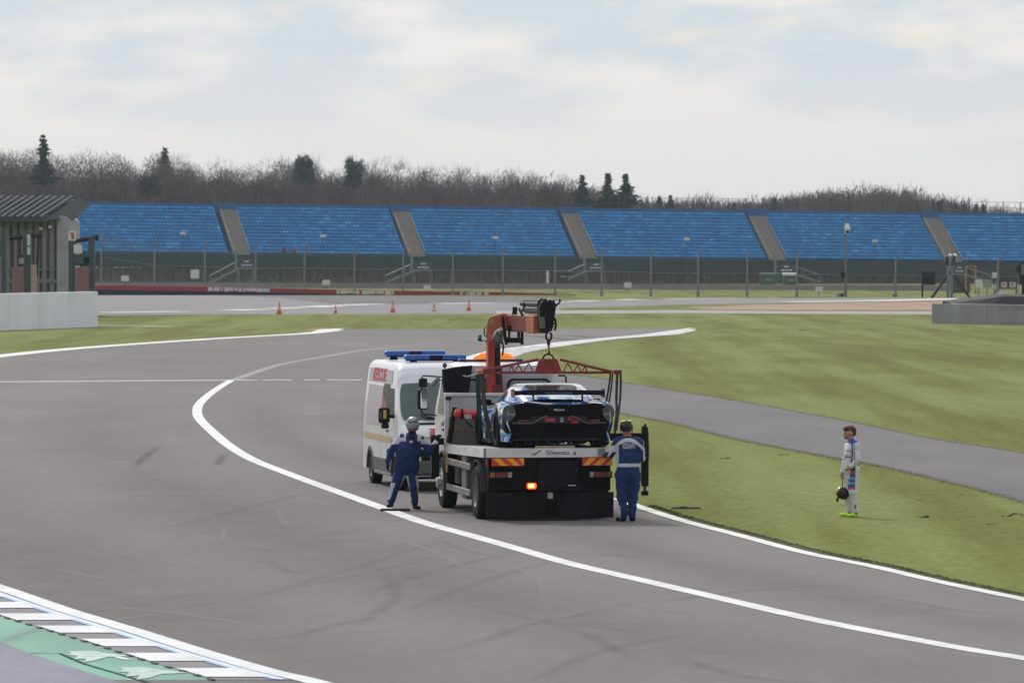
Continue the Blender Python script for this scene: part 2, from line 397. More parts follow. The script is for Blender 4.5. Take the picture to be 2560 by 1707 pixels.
GI = [(-300, 1490), (0, 1604), (75, 1634), (306, 1709), (620, 1815)]
gi = ycut(GI)
sheet('painted_kerb_back', [(gi(y), y) for y in np.arange(63, 92, .5)] + [(xi(y) + .02, y) for y in np.arange(91.5, 62.9, -.5)], .008, M_green)
sheet('runoff', gp([(-500, 1500), (0, 1604), (75, 1634), (306, 1709), (620, 1815), (400, 1950), (-500, 1950)]), .010, M_bluegrey)
ribbon('expansion_joint', gp([(75, 1634), (150, 1635), (211, 1661), (375, 1709)]), .05, .014, mat('joint_dark', (.02, .05, .045), .9))
for (ox, oy, s_) in ((168, 1630, 1.0), (295, 1671, 1.1)):
    pts = [(0, 0), (60, -1), (110, 6), (165, 12), (100, 14), (75, 22), (42, 28), (48, 18), (18, 20), (26, 11), (0, 9), (10, 4)]
    sheet('painted_kerb_flash', gp([(ox + a * s_, oy + b * s_) for a, b in pts]), .016, mat('flash_white', (.34, .45, .41), .7, var=.4, scale=3))
ribbon('painted_kerb_flash', gp([(230, 1630), (320, 1650)]), .10, .015, M_whitek)
# far striped kerb at the exit
KT = [(1100, 910), (1164, 897), (1218, 882), (1257, 875), (1366, 861), (1493, 848), (1605, 838), (1675, 829), (1731, 821)]
KBm = [(1200, 915), (1285, 894), (1302, 885), (1341, 876), (1397, 867), (1521, 849.5), (1695, 836), (1740, 825)]
kt, kb = ycut(KT[::-1][::-1]), None
def xcut(poly):
    pts = sorted([G(*p) for p in poly], key=lambda p: p.y); ys = [p.y for p in pts]; xs = [p.x for p in pts]
    return lambda y: float(np.interp(y, ys, xs))
kt, kb = xcut(KT), xcut(KBm)
sheet('far_kerb', [(kt(y), y) for y in np.arange(241, 352, 3.)] + [(kb(y), y) for y in np.arange(350, 240, -3.)], .012, mat('far_kerb_grey', (.20, .19, .20), .8))
k = MB(); y = 241.
while y < 345:
    y1 = y + (2.9 if y < 285 else 4.3); k.add([(kt(y), y, .022), (kb(y) + .2 * (random.random() - .5), y, .022), (kb(y1) + .2, y1, .022), (kt(y1), y1, .022)], [(0, 1, 2, 3)]); y += 4.9
tag(k.build('far_kerb_stripes', M_whitek), kind='structure')
ribbon('painted_line', catmull(gp(KT), 4), .5, .026, M_whitek)
sheet('red_kerb_end', gp([(762, 826), (800, 822), (836, 820), (800, 826)]), .014, mat('red_kerb_paint', (.45, .10, .07), .7))
sheet('white_kerb_end', gp([(780, 829), (800, 824), (860, 821), (838, 828)]), .015, M_whitek)
# the far leg of the circuit
sheet('far_track', gp([(235, 737.5), (-400, 737.5), (-400, 789), (300, 787), (640, 786), (1400, 785), (1400, 770), (1000, 765), (840, 756), (700, 744), (620, 738)]), .006, M_far)
sheet('runoff', gp([(560, 738), (700, 745), (850, 762), (1000, 765), (1300, 756), (1440, 748), (1300, 743), (1000, 740), (700, 738)]), .010, M_dark)
sheet('far_track', gp([(900, 762), (1400, 755), (1700, 746.6), (2000, 745.5), (2440, 745), (2440, 751), (2000, 757), (1700, 762), (1400, 771), (1300, 772), (1300, 784), (900, 784)]), .012, M_far)
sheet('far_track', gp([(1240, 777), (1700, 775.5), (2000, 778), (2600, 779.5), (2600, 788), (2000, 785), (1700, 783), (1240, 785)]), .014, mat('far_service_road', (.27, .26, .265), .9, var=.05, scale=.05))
sheet('gravel_trap', gp([(1700, 770), (1900, 762), (2100, 757), (2700, 751), (2700, 777), (2000, 775.5), (1800, 774.5)]), .018, M_gravel)
DASH = [(245, 781.5), (440, 779), (640, 774), (730, 770), (816, 766), (900, 761.5), (1100, 759), (1300, 756.5), (1400, 755), (1500, 751), (1700, 746.8), (2000, 746)]
dp = catmull(gp(DASH), 24); run = 0; seg = []; on = True; thr = 10
for i in range(1, len(dp)):
    run += (dp[i] - dp[i - 1]).length; seg.append(dp[i - 1])
    if run > thr:
        seg.append(dp[i])
        if on: ribbon('painted_line', seg, 3.0, .022, M_white)
        on = not on; run = 0; seg = []; thr = random.uniform(5, 9) if not on else random.uniform(6, 13)
ribbon('painted_line', gp([(1960, 755), (2200, 752), (2432, 746.5)]), 4.5, .024, M_white)
ribbon('painted_line', gp([(240, 813.5), (340, 815), (440, 817)]), 1.2, .012, M_whitem)
ribbon('painted_line', gp([(-300, 770), (500, 768), (900, 764)]), 3, .012, M_whitef)
# tyre marks and scuffs
DK = fade_mat('tyre_rubber', (.09, .085, .088), .16); DK2 = fade_mat('tyre_rubber_heavy', (.05, .047, .05), .42); LT = fade_mat('pale_scuff', (.27, .27, .28), .34)
def zz(L_, s=1.96, ox=400, oy=1150): return [(ox + a / s, oy + b / s) for a, b in L_]
for L_ in ([(1000, 660), (1200, 590), (1500, 505), (1800, 440)], [(380, 690), (640, 620), (900, 545), (1200, 450), (1400, 390)], [(1200, 745), (1400, 660), (1600, 590), (1800, 530), (2000, 480)],
           [(920, 830), (1040, 760), (1130, 700), (1150, 640), (1130, 590), (1080, 560)], [(1450, 700), (1700, 750), (1900, 800), (2100, 860), (2250, 940), (2400, 1010)],
           [(1350, 950), (1600, 880), (1800, 810), (2050, 760), (2300, 700)], [(0, 340), (300, 270), (560, 200), (800, 150)], [(600, 880), (900, 800), (1100, 770)],
           [(480, 480), (620, 540), (700, 560)], [(1800, 1100), (2000, 1000), (2200, 930), (2600, 850)], [(2500, 950), (2800, 1050), (3200, 1100)], [(2400, 700), (2900, 640), (3400, 600)]):
    ribbon('tyre_marks', catmull(gp(zz(L_)), 8), .34, .011, DK, fade=True)
for L_ in ([(700, 360), (1000, 370), (1200, 405), (1400, 475), (1500, 540), (1510, 590)], [(1300, 420), (1550, 470), (1750, 530), (1850, 590), (1880, 680), (1875, 800)], [(60, 350), (300, 395), (650, 450)],
           [(570, 230), (600, 290), (640, 330)], [(260, 415), (300, 390), (320, 330)], [(680, 180), (850, 230)], [(350, 490), (430, 480)]):
    ribbon('tyre_marks', catmull(gp(zz(L_)), 8), .22, .0115, LT, fade=True)
ribbon('tyre_marks', gp([(2150, 1478), (2250, 1495), (2420, 1525), (2540, 1545)]), .5, .0115, LT, fade=True)
ribbon('tyre_marks', catmull(gp([(340, 1168), (352, 1152), (370, 1136), (404, 1112)]), 4), .30, .011, DK2, fade=True)
ribbon('tyre_marks', catmull(gp([(540, 1165), (550, 1150), (560, 1136)]), 4), .34, .011, DK2, fade=True)
for a in ([(1400, 838), (1450, 841), (1500, 846)], [(1310, 838), (1380, 845), (1430, 851)]): ribbon('tyre_marks', catmull(gp(a), 4), 1.4, .011, DK2, fade=True)
RB = fade_mat('rubbered_line', (.09, .083, .085), .16)
inn = catmull(gp(INNER), 6)
for off, w, z in ((-3.2, 4.2, .0098), (-8.5, 5.0, .0094), (1.9, 2.4, .0096)):
    pts = []
    for i, p in enumerate(inn):
        d = (inn[min(i + 1, len(inn) - 1)] - inn[max(i - 1, 0)]).normalized(); pts.append(p + Vector((-d.y, d.x, 0)) * off)
    ribbon('racing_line_rubber', pts, w, z, RB, fade=True)
rk = random.Random(21)
for i in range(26):
    y0 = rk.uniform(66, 98); x0 = rk.uniform(-7, 3.5) - (98 - y0) * .02; a = R(rk.uniform(-75, -40) if i % 3 else rk.uniform(20, 60)); cv = rk.uniform(-.10, .10); L_ = rk.uniform(2, 7); pts = []; a2 = a
    for j in range(9): pts.append((x0, y0, 0)); x0 += math.sin(a2) * L_ / 8 * .7; y0 += math.cos(a2) * L_ / 4; a2 += cv
    ribbon('tyre_marks', pts, rk.uniform(.12, .26), .0105 + i * 1e-5, DK if i % 4 else LT, fade=True)
for px, py, w in ((300, 1330, 4), (900, 1420, 5), (1500, 1560, 4), (600, 1240, 5), (1900, 1500, 4)):
    p = G(px, py); ribbon('asphalt_seam', [(p.x - w, p.y + .3, 0), (p.x, p.y, 0), (p.x + w, p.y - .2, 0)], .05, .0102, DK, fade=True)
# short turf standing along the near edges and over the near grass
def in_poly(x, y, P):
    c = np.zeros(len(x), bool); j = len(P) - 1
    for i in range(len(P)):
        xi_, yi_ = P[i]; xj, yj = P[j]; k_ = ((yi_ > y) != (yj > y)) & (x < (xj - xi_) * (y - yi_) / (yj - yi_ + 1e-9) + xi_); c ^= k_; j = i
    return c
rg_ = np.random.RandomState(9)
def blades(P, n, lift=0):
    P = [tuple(p) for p in P]; xs = [p[0] for p in P]; ys = [p[1] for p in P]
    x = rg_.uniform(max(min(xs), 1380), min(max(xs), 2620), n); y = rg_.uniform(min(ys), max(ys), n); m = in_poly(x, y, P); x, y = x[m], y[m]
    c = (x - 1280) / FPX; v = -(y - 853.5) / FPX; dy_, dz_ = cP + v * sP, -sP + v * cP; t = -HC / dz_; return np.stack([c * t, dy_ * t], 1)
wedge = [(p[0], p[1]) for p in PATH_B] + [(x, y - 3) for x, y in EDGE_R]
upper = [(1285, 890), (1330, 912)] + [(x, y - 1) for x, y in PATH_T] + [(2900, 900), (2560, 880), (1500, 860)]
B2 = np.zeros((0, 2))
for L_, w_, dn in ((EDGE_R[4:], .05, 240), (PATH_T, .10, 70), (PATH_B[1:], .10, 70)):
    cc = catmull(gp(L_), 8); q = np.array([(p.x, p.y) for p in cc]); i = rg_.randint(0, len(q) - 1, dn * 22); f = rg_.rand(len(i))[:, None]; e_ = q[i] * (1 - f) + q[i + 1] * f; sg_ = 1
    B2 = np.concatenate([B2, e_ + np.stack([rg_.normal(.22 if len(L_) == len(EDGE_R) - 4 else 0, w_, len(i)), rg_.normal(0, .1, len(i))], 1)])
nb_ = len(B2); a_ = rg_.uniform(0, 3.14, nb_); h_ = rg_.uniform(.006, .020, nb_); w_ = rg_.uniform(.006, .014, nb_); u_ = np.stack([np.cos(a_), np.sin(a_)], 1) * w_[:, None]; ln = rg_.normal(0, .012, (nb_, 2))
Vb = np.zeros((nb_, 4, 3)); Vb[:, 0, :2] = B2 - u_; Vb[:, 1, :2] = B2 + u_; Vb[:, 2, :2] = B2 + u_ * .3 + ln; Vb[:, 3, :2] = B2 - u_ * .3 + ln; Vb[:, 2:, 2] = h_[:, None] + .01
me_ = bpy.data.meshes.new('grass_blades'); me_.vertices.add(nb_ * 4); me_.vertices.foreach_set('co', Vb.astype(np.float32).ravel()); me_.loops.add(nb_ * 4); me_.loops.foreach_set('vertex_index', np.arange(nb_ * 4, dtype=np.int32))
me_.polygons.add(nb_); me_.polygons.foreach_set('loop_start', np.arange(0, nb_ * 4, 4, dtype=np.int32)); me_.polygons.foreach_set('loop_total', np.full(nb_, 4, np.int32)); me_.update(calc_edges=True); me_.materials.append(M_grass)
o_g = bpy.data.objects.new('grass_blades', me_); COL.objects.link(o_g); tag(o_g, 'short mown turf beside the near track edge and service road', 'grass', kind='stuff')
# a plank of debris and divots on the grass
k = MB(); p = G(1715, 1271)
for (a, b) in ((-.28, -.10), (-.02, .28)): k.box((p.x + a, p.y - .1, .0), (p.x + b, p.y + .1, .035), M=None)
k.box((p.x - .12, p.y - .14, .0), (p.x + .02, p.y + .06, .055))
tag(k.build('debris_strip', mat('debris_grey', (.10, .10, .095), .8)), 'broken dark strip of debris lying on the grass beside the white edge line', 'debris')
k = MB()
for i, (px, py, s_) in enumerate([(2310, 1292, 1), (2540, 1285, .9), (2520, 1290, .7), (1820, 1144, .7), (1960, 1137, .9), (2470, 1310, .6), (1806, 1146, .6), (2005, 826, 1.8), (1627, 851, 1.5), (1585, 919, 1.), (1470, 935, .9), (2195, 792, 2), (1956, 850, 1.2), (1600, 1040, .6), (2300, 1250, .5), (1780, 1112, .6), (2404, 1235, .5)]):
    p = G(px, py)
    for j in range(7):
        r = .032 * s_ * random.uniform(.6, 1.3); k.sphere((p.x + random.gauss(0, .08 * s_), p.y + random.gauss(0, .2 * s_), .0), (r * 1.6, r * 1.6, r * .5), n=7, m=4)
tag(k.build('turf_divots', mat('dug_earth', (.035, .028, .018), .95)), 'scattered clods of dug earth on the grass', 'earth', kind='stuff')
# ================================================================ grandstand
M_conc = mat('stand_concrete', (.25, .235, .215), .9, var=.15, scale=1.2)
M_galv = mat('galvanised_steel', (.20, .21, .23), .55, metal=.3, var=.15, scale=3)
M_dgreen = mat('dark_green_sheeting', (.008, .027, .026), .8, var=.25, scale=.35)
M_bluep = mat('blue_panel', (.012, .10, .30), .6, var=.1)
M_navy = mat('navy_sign', (.015, .025, .07), .6)
M_wh = mat('sign_white', (.68, .69, .72), .6, var=.05)
M_blk = mat('black_plastic', (.013, .013, .015), .5, var=.2)
M_dst = mat('dark_steel', (.05, .055, .065), .55, metal=.3)
SA = R(13.6)
stand = empty('grandstand', (0, 840, 0), SA, 'long open grandstand with blue seats below the leafless wood', 'grandstand')
NR, RISE, RUN_ = 14, 7.25 / 14, 12.7 / 14
def zf(s): return 4.14 - .01 * s
def s_at(px, back=0.0):                            # station along the stand of a photo column, at a given distance back
    c, n = math.cos(SA), math.sin(SA); k = (px - 1280) / FPX
    # X = s c - back n ; Y = 840 + s n + back c ; X = k Y
    return (k * (840 + back * c) + back * n) / (c - k * n)
AIS = [(604.5, 45), (1043, 35), (1471, 41), (1945, 44), (2385, 50)]
ais = [(s_at(p - 21), s_at(p + 21)) for p, w in AIS]
S0, S1 = s_at(168), s_at(2660)
blocks = []; x = S0
for a, b in ais: blocks.append((x, a)); x = b
blocks.append((x, S1))
def slant(vs): return [(x, y, z + zf(x)) for x, y, z in vs]
deck = MB()
for i in range(NR):
    y0, y1, z = i * RUN_, (i + 1) * RUN_, i * RISE
    n = 24
    for j in range(n):
        a = S0 + (S1 - S0) * j / n; b = S0 + (S1 - S0) * (j + 1) / n
        deck.add(slant([(a, y0, z - RISE), (b, y0, z - RISE), (b, y0, z), (a, y0, z), (b, y1, z), (a, y1, z)]), [(0, 1, 2, 3), (3, 2, 4, 5)])
deck.build('terrace', mat('terrace_blue', (.012, .060, .15), .9), stand)
# stair flights
for a, b in ais:
    st = MB()
    for i in range(NR * 2):
        y0, z = i * RUN_ / 2, (i + 1) * RISE / 2
        st.box((a + .05, y0, z - RISE / 2 - .05 + zf(a)), (b - .05, y0 + RUN_ / 2 + .02, z + .04 + zf(a)))
    for sx in (a + .12, b - .12):
        st.add([(sx, -.2, .6 + zf(a)), (sx, 12.2, 7.3 + zf(a)), (sx + .09, 12.2, 7.3 + zf(a)), (sx + .09, -.2, .6 + zf(a))], [(0, 1, 2, 3)])
    st.build('stair_flight', M_conc, stand)
    dr = MB(); dr.box((a - .15, 12.0, 6.55 + zf(a)), (b + .15, 12.3, 8.1 + zf(a))); dr.box((a + .9, 11.9, 7.4 + zf(a)), (a + 1.3, 12.0, 7.6 + zf(a)))
    dr.build('exit_hatch', M_bluep, stand)
# seats
def seat_material():
    m = bpy.data.materials.new('blue_seat_plastic'); m.use_nodes = True; nt = m.node_tree; b = nt.nodes['Principled BSDF']; b.inputs['Roughness'].default_value = .45
    at = nt.nodes.new('ShaderNodeAttribute'); at.attribute_name = 'fade'
    cr = nt.nodes.new('ShaderNodeValToRGB'); e = cr.color_ramp; e.elements[0].color = (.001, .15, .40, 1); e.elements[1].color = (.20, .50, .72, 1); e.elements[1].position = 1
    k = e.elements.new(.55); k.color = (.002, .28, .64, 1)
    nt.links.new(at.outputs['Fac'], cr.inputs[0]); nt.links.new(cr.outputs[0], b.inputs['Base Color']); return m
M_seat = seat_material()
SV = np.array([(-.23, .05, .42), (.23, .05, .42), (.23, .46, .40), (-.23, .46, .40), (-.23, .46, .44), (.23, .46, .44), (.22, .55, .77), (-.22, .55, .77),
               (-.23, .05, .34), (.23, .05, .34), (-.05, .3, .0), (.05, .3, .0), (.05, .3, .40), (-.05, .3, .40), (.22, .59, .77), (-.22, .59, .77), (.23, .50, .40), (-.23, .50, .40)])
SF = [(0, 1, 2, 3), (4, 5, 6, 7), (8, 9, 1, 0), (10, 11, 12, 13), (7, 6, 14, 15), (15, 14, 16, 17)]
rs = np.random.RandomState(3)
spots = []
for r_ in range(NR):
    off = rs.uniform(0, .5)
    for a, b in blocks:
        n = int((b - a - .3) / .52)
        run = rs.rand(n // 2 + 3)
        for j in range(n):
            fade = np.clip(.20 + .42 * run[j // 2] ** 2 + rs.uniform(-.10, .10), 0, .85)
            spots.append((r_, a + .3 + j * .52, fade))
def seat_block(sp, name, parent):
    k = len(sp); V = np.zeros((k, 18, 3)); 
    for i, (r_, x, f) in enumerate(sp): V[i] = SV + np.array((x, r_ * RUN_ + .12, r_ * RISE + zf(x)))
    F = (np.array(SF)[None] + (np.arange(k) * 18)[:, None, None]).reshape(-1, 4)
    me = bpy.data.meshes.new(name); me.from_pydata(V.reshape(-1, 3).tolist(), [], F.tolist())
    at = me.attributes.new('fade', 'FLOAT', 'POINT'); at.data.foreach_set('value', np.repeat([s_[2] for s_ in sp], 18).astype(np.float32))
    me.materials.append(M_seat); o = bpy.data.objects.new(name, me); COL.objects.link(o); o.parent = parent; return o
front = sorted([s_ for s_ in spots if s_[0] == 0 and abs(s_[1]) < 75], key=lambda s_: abs(s_[1] - 20))[:100]
fs_ = set(front)
for s_ in front: seat_block([s_], 'seat', stand)
tag(seat_block([s_ for s_ in spots if s_ not in fs_], 'seats', stand), kind='stuff')
# skirt sheeting, top rail, underframe
sk = MB()
for j in range(48):
    a = S0 + (S1 - S0) * j / 48; b = S0 + (S1 - S0) * (j + 1) / 48 - .04
    zb = 1.9 - .013 * a
    sk.add([(a, -.35, zb), (b, -.35, zb), (b, -.35, zf(b) - .02), (a, -.35, zf(a) - .02)], [(0, 1, 2, 3)])
    sk.add([(a, -.33, zb), (b, -.33, zb), (b, .2, zf(b)), (a, .2, zf(a))], [(0, 1, 2, 3)])
sk.build('skirt_sheeting', M_dgreen, stand)
rl = MB(); 
for j in range(24):
    a = S0 + (S1 - S0) * j / 24; b = S0 + (S1 - S0) * (j + 1) / 24
    rl.add(slant([(a, 12.6, 7.0), (b, 12.6, 7.0), (b, 12.6, 7.95), (a, 12.6, 7.95), (a, 12.75, 7.95), (b, 12.75, 7.95), (a, 12.75, 0), (b, 12.75, 0)]), [(0, 1, 2, 3), (3, 2, 5, 4), (4, 5, 7, 6)])
rl.build('back_panel', M_bluep, stand)
uf = MB(); x = S0
while x < S1:
    uf.box((x, 0, -.3), (x + .14, .14, zf(x))); uf.box((x, 3, -.3), (x + .14, 3.14, zf(x)))
    if int(x * 10) % 2: uf.cyl((x, 0, .1), (x + 2.2, .4, 2.4), .06, n=5)
    uf.cyl((x + 1.6, 1.5, 0), (x + .6, 1.5, 2.5), .07, n=5); x += 2.4
uf.build('underframe', mat('rusty_steel', (.10, .085, .075), .8), stand)
bw = MB(); bw.box((S0, 4.0, -.5), (S1, 4.2, 2.6)); bw.build('rear_screen', mat('under_stand_boards', (.32, .28, .22), .9, var=.4, scale=.5), stand)
# white speakers over the seats, on their poles (standing in front of the stand)
spk = MB(); spk.box((-.42, -.25, 0), (.42, .25, .42), bev=.08)
for i, (px, py) in enumerate([(457, 584), (807, 590), (1239, 594), (1717, 598), (2188, 603)]):
    Y = 836 + (px - 1280) * .0145; t = A(px, py, Y)
    sp = empty('speaker_pole', (t.x, Y, 0), 0, ['small cream speaker on a thin pole in front of the leftmost block of seats', 'small cream speaker on a pole before the second block of seats from the left', 'small cream speaker on a pole before the middle block, above the crane', 'small cream speaker on a pole before the wide block right of the crane', 'small cream speaker on a pole right of the tall camera mast'][i], 'speaker', 'speakers on poles along the grandstand')
    k = MB(); k.cyl((0, 0, 0), (0, 0, t.z - .2), .045, n=6); k.build('pole', M_bluep if i < 0 else M_dst, sp)
    k = MB(); k.box((-.42, -.25, t.z - .22), (.42, .25, t.z + .2), bev=.08); k.build('speaker', mat('cream_plastic', (.62, .58, .5), .6), sp)
# access stair towers with navy signs
tw_names = ['leftmost', 'second from the left', 'third from the left', 'fourth from the left', 'rightmost']
for i, (xa, xb, ya, yb, d) in enumerate([(596, 638, 648, 668.6, -1), (1035, 1081, 654, 674, -1), (1467, 1515, 656, 675, -1), (1944, 1989, 661, 681, 1), (2382, 2415, 664, 683, 1)]):
    Y = 834 + (xa - 1280) * .0145
    o = A(xa, ya, Y); e = A(xb, yb, Y); w = e.x - o.x; zt = o.z; zb = e.z
    t = empty('stair_tower', (o.x, Y, 0), SA, 'grey steel access stair under a navy sign, %s along the grandstand foot' % tw_names[i], 'stairs', 'access stairs of the grandstand')
    k = MB(); k.box((0, 0, zb - .25), (w, 1.6, zb - .08)); 
    for x in (0, w - .12):
        k.box((x, 0, -.3), (x + .12, .12, zb - .25)); k.box((x, 1.5, -.3), (x + .12, 1.62, zb + 1.2))
    k.build('landing', M_galv, t)
    k = MB(); sg = d; L_ = 4.3; x0 = 0 if d < 0 else w
    for u in (0, 1.1):
        M = Matrix.Identity(4)
        k.prism([(x0, zb - .1), (x0, zb - .38), (x0 + sg * L_, .15), (x0 + sg * L_, .42)], u, u + .08, 'y')
    for q in range(9):
        f = (q + .5) / 9; k.box((x0 + sg * L_ * f - .14, .0, zb - .2 - (zb - .4) * f), (x0 + sg * L_ * f + .14, 1.15, zb - .15 - (zb - .4) * f))
    k.build('stair_flight', M_galv, t)
    k = MB()
    for u in (0, 1.1):
        k.tube([(x0, u, zb + 1.0), (x0 + sg * L_, u, 1.4), (x0 + sg * L_, u, .2)], .05, n=5)
        k.cyl((x0 + sg * 1.5, u, zb - 1.0), (x0 + sg * 1.5, u, zb + .45), .03, n=5)
    k.build('handrail', M_galv, t)
    k = MB(); k.box((.05, -.1, zb), (w, -.04, zt), bev=.01); sgn = k.build('sign', M_navy, t)
    hh = zt - zb
    k = MB()
    for (u0, u1, v0, v1) in ((.36, .64, .66, .80), (.20, .40, .22, .36), (.43, .60, .22, .36), (.63, .82, .22, .36)): k.box((w * u0, -.125, zb + hh * v0), (w * u1, -.10, zb + hh * v1))
    k.build('sign_writing', M_wh, sgn)
    k = MB(); k.box((-.5, .1, zb - .1), (-.15, .3, zf(0) + .4)); k.build('end_post', M_galv, t)
# rail fence along the crown of the stand
def post_fence(name, pts, h, r, label, m=M_dst, rails=(.98,), mesh=False):
    f = empty(name, tuple(pts[0]), 0, label, 'fence'); o = Vector(pts[0])
    for p in pts:
        k = MB(); q = Vector(p) - o; k.box((q.x - r, q.y - r, q.z), (q.x + r, q.y + r, q.z + h)); k.build('post', m, f)
    k = MB()
    for rr in rails:
        for a, b in zip(pts[:-1], pts[1:]): k.cyl(Vector(a) - o + Vector((0, 0, h * rr)), Vector(b) - o + Vector((0, 0, h * rr)), .035, n=4)
    k.build('rail', m, f)
    return f
pts = []
for px in range(1562, 2600, 43):
    s_ = s_at(px, 13.5); q = Matrix.Rotation(SA, 4, 'Z') @ Vector((s_, 13.5, 0)); pts.append((q.x, 840 + q.y, 7.9 + zf(s_) - 6)) 
post_fence('crown_fence', pts, 7.95, .07, 'thin post and rail fence along the top edge of the grandstand', rails=(.985, .87))
# ================================================================ debris fence, trackside wall, barriers
FP = [(253, 565), (386, 603), (512, 607), (639, 612), (761, 612), (886, 615), (1008, 617), (1132, 619), (1257, 620), (1388, 622), (1504, 624), (1627, 627), (1745, 629), (1868, 632), (1992, 634), (2239, 639), (2495, 643), (2620, 645)]
FB = lambda px: 733 + max(0, min(1, (px - 250) / 1500)) * 9
ct = empty('catch_fence', tuple(G(FP[0][0], FB(253))), 0, 'tall catch fence with cranked grey posts between the far track and the grandstand', 'fence')
o0 = ct.location.copy(); tops = []
for px, ty in FP:
    b = G(px, FB(px)); t = A(px, ty + 14, b.y); k = MB(); q = b - o0
    k.box((q.x - .10, q.y - .10, -.0), (q.x + .10, q.y + .10, t.z)); k.box((q.x - .16, q.y - .16, 0), (q.x + .16, q.y + .16, .5))
    k.cyl((q.x, q.y, t.z - .05), (q.x + .32, q.y - .5, t.z + .85), .085, n=6)
    k.build('post', M_galv, ct); tops.append(Vector((q.x, q.y, t.z)))
k = MB()
for a, b in zip(tops[:-1], tops[1:]):
    for f in (.22, .60): 
        k.cyl((a.x, a.y, a.z * f), (b.x, b.y, b.z * f), .03 if f < .5 else .035, n=4)
k.build('cable', M_galv, ct)
def mesh_mat():
    m = bpy.data.materials.new('wire_mesh'); m.use_nodes = True; nt = m.node_tree; b = nt.nodes['Principled BSDF']; N = nt.nodes.new; L = nt.links.new
    b.inputs['Base Color'].default_value = (.22, .225, .24, 1); b.inputs['Metallic'].default_value = .2; b.inputs['Roughness'].default_value = .6
    tc = N('ShaderNodeTexCoord'); sp = N('ShaderNodeSeparateXYZ'); L(tc.outputs['Object'], sp.inputs[0]); outs = []
    for ax in ('X', 'Z'):
        a = N('ShaderNodeMath'); a.operation = 'MULTIPLY'; a.inputs[1].default_value = 12; L(sp.outputs[ax], a.inputs[0])
        f = N('ShaderNodeMath'); f.operation = 'FRACT'; L(a.outputs[0], f.inputs[0]); g = N('ShaderNodeMath'); g.operation = 'LESS_THAN'; g.inputs[1].default_value = .075; L(f.outputs[0], g.inputs[0]); outs.append(g.outputs[0])
    mx = N('ShaderNodeMath'); mx.operation = 'MAXIMUM'; L(outs[0], mx.inputs[0]); L(outs[1], mx.inputs[1]); L(mx.outputs[0], b.inputs['Alpha']); return m
k = MB()
for a, b in zip(tops[:-1], tops[1:]): k.add([(a.x, a.y, .3), (b.x, b.y, .3), (b.x, b.y, b.z), (a.x, a.y, a.z)], [(0, 1, 2, 3)])
k.build('wire_netting', mesh_mat(), ct)
# low concrete wall
k = MB(); a = G(-300, 716); b = G(2425, 727); n = 60; d = (b - a) / n; u = (b - a).normalized(); v = Vector((-u.y, u.x, 0))
for i in range(n):
    p = a + d * i; q = p + d * .994; z = .72
    k.add([p, q, q + v * .5, p + v * .5, p + Vector((0, 0, z)), q + Vector((0, 0, z)), q + v * .4 + Vector((0, 0, z)), p + v * .4 + Vector((0, 0, z))], [(0, 1, 5, 4), (4, 5, 6, 7), (0, 4, 7, 3), (1, 2, 6, 5), (2, 3, 7, 6)])
tag(k.build('concrete_wall', mat('old_concrete', (.23, .215, .205), .9, var=.18, scale=.3)), 'low weathered concrete wall running along the foot of the grandstand', 'wall')
# red and navy tyre barrier, sinking behind the rise on the right
bar = empty('crash_barrier', tuple(G(226, 737)), 0, 'long low barrier, red above and navy below, at the edge of the far tarmac', 'barrier'); o0 = bar.location.copy()
BT = [(180, 712), (232, 713), (520, 717), (840, 724), (988, 727), (1222, 729.5), (1384, 734), (1440, 737)]
xs = [p[0] for p in BT]; ys = [p[1] for p in BT]
def seg(px): p = G(px, 738); t = A(px, float(np.interp(px, xs, ys)), p.y); return p.x - o0.x, p.y - o0.y, t.z
redk, navk, whk = MB(), MB(), MB(); px = 180
while px < 1428:
    w = 15; a = seg(px); b = seg(min(px + w - .05, 1440)); h = .52
    for kk, z1, z0 in ((redk, 0, h), (navk, h, 1.35)):
        kk.box((a[0], a[1] - .02 * (kk is redk), a[2] - z0), (b[0], a[1] + .9, a[2] - z1 - .002))
    px += w
redk.build('red_band', mat('barrier_red', (.27, .018, .028), .6, var=.15, scale=.8), bar); navk.build('navy_band', mat('barrier_navy', (.012, .02, .05), .6), bar)
rr = random.Random(5)
for (a0, a1) in ((520, 675), (842, 900), (905, 985), (1150, 1160), (1166, 1205), (1210, 1222), (1388, 1424)):
    px = a0
    while px < a1:
        a = seg(px); w = rr.uniform(4, 16); b = seg(min(px + w, a1)); s_ = rr.uniform(.75, 1)
        whk = MB(); whk.box((a[0], a[1] - .05, a[2] - .5 * s_), (b[0], a[1] - .03, a[2] - .04)); whk.build('white_lettering', mat('barrier_white', (.60, .54, .56), .6), bar); px += w + rr.uniform(.5, 3.5)
# ================================================================ near white wall on the left, with what stands behind it
def wall_run(name, m, p0, p1, h, th, label, n, cap=None):
    a, b = Vector(p0), Vector(p1); u = (b - a).normalized(); v = Vector((-u.y, u.x, 0)); L_ = (b - a).length; k = MB()
    M = Matrix((u, v, Vector((0, 0, 1)))).transposed().to_4x4()
    for i in range(n): k.box((L_ * i / n + .02, 0, -.2), (L_ * (i + 1) / n - .02, th, h), bev=.03)
    o = k.build(name, m); o.matrix_world = Matrix.Translation(a) @ M; return tag(o, label, 'wall')
wall_run('white_wall', mat('white_painted_concrete', (.76, .77, .86), .85, var=.07, scale=.6, stretch=(1, 1, .3)), G(-140, 832.5), G(245, 817), 2.36, .45, 'tall white painted concrete wall at the left edge beside the grass', 5)
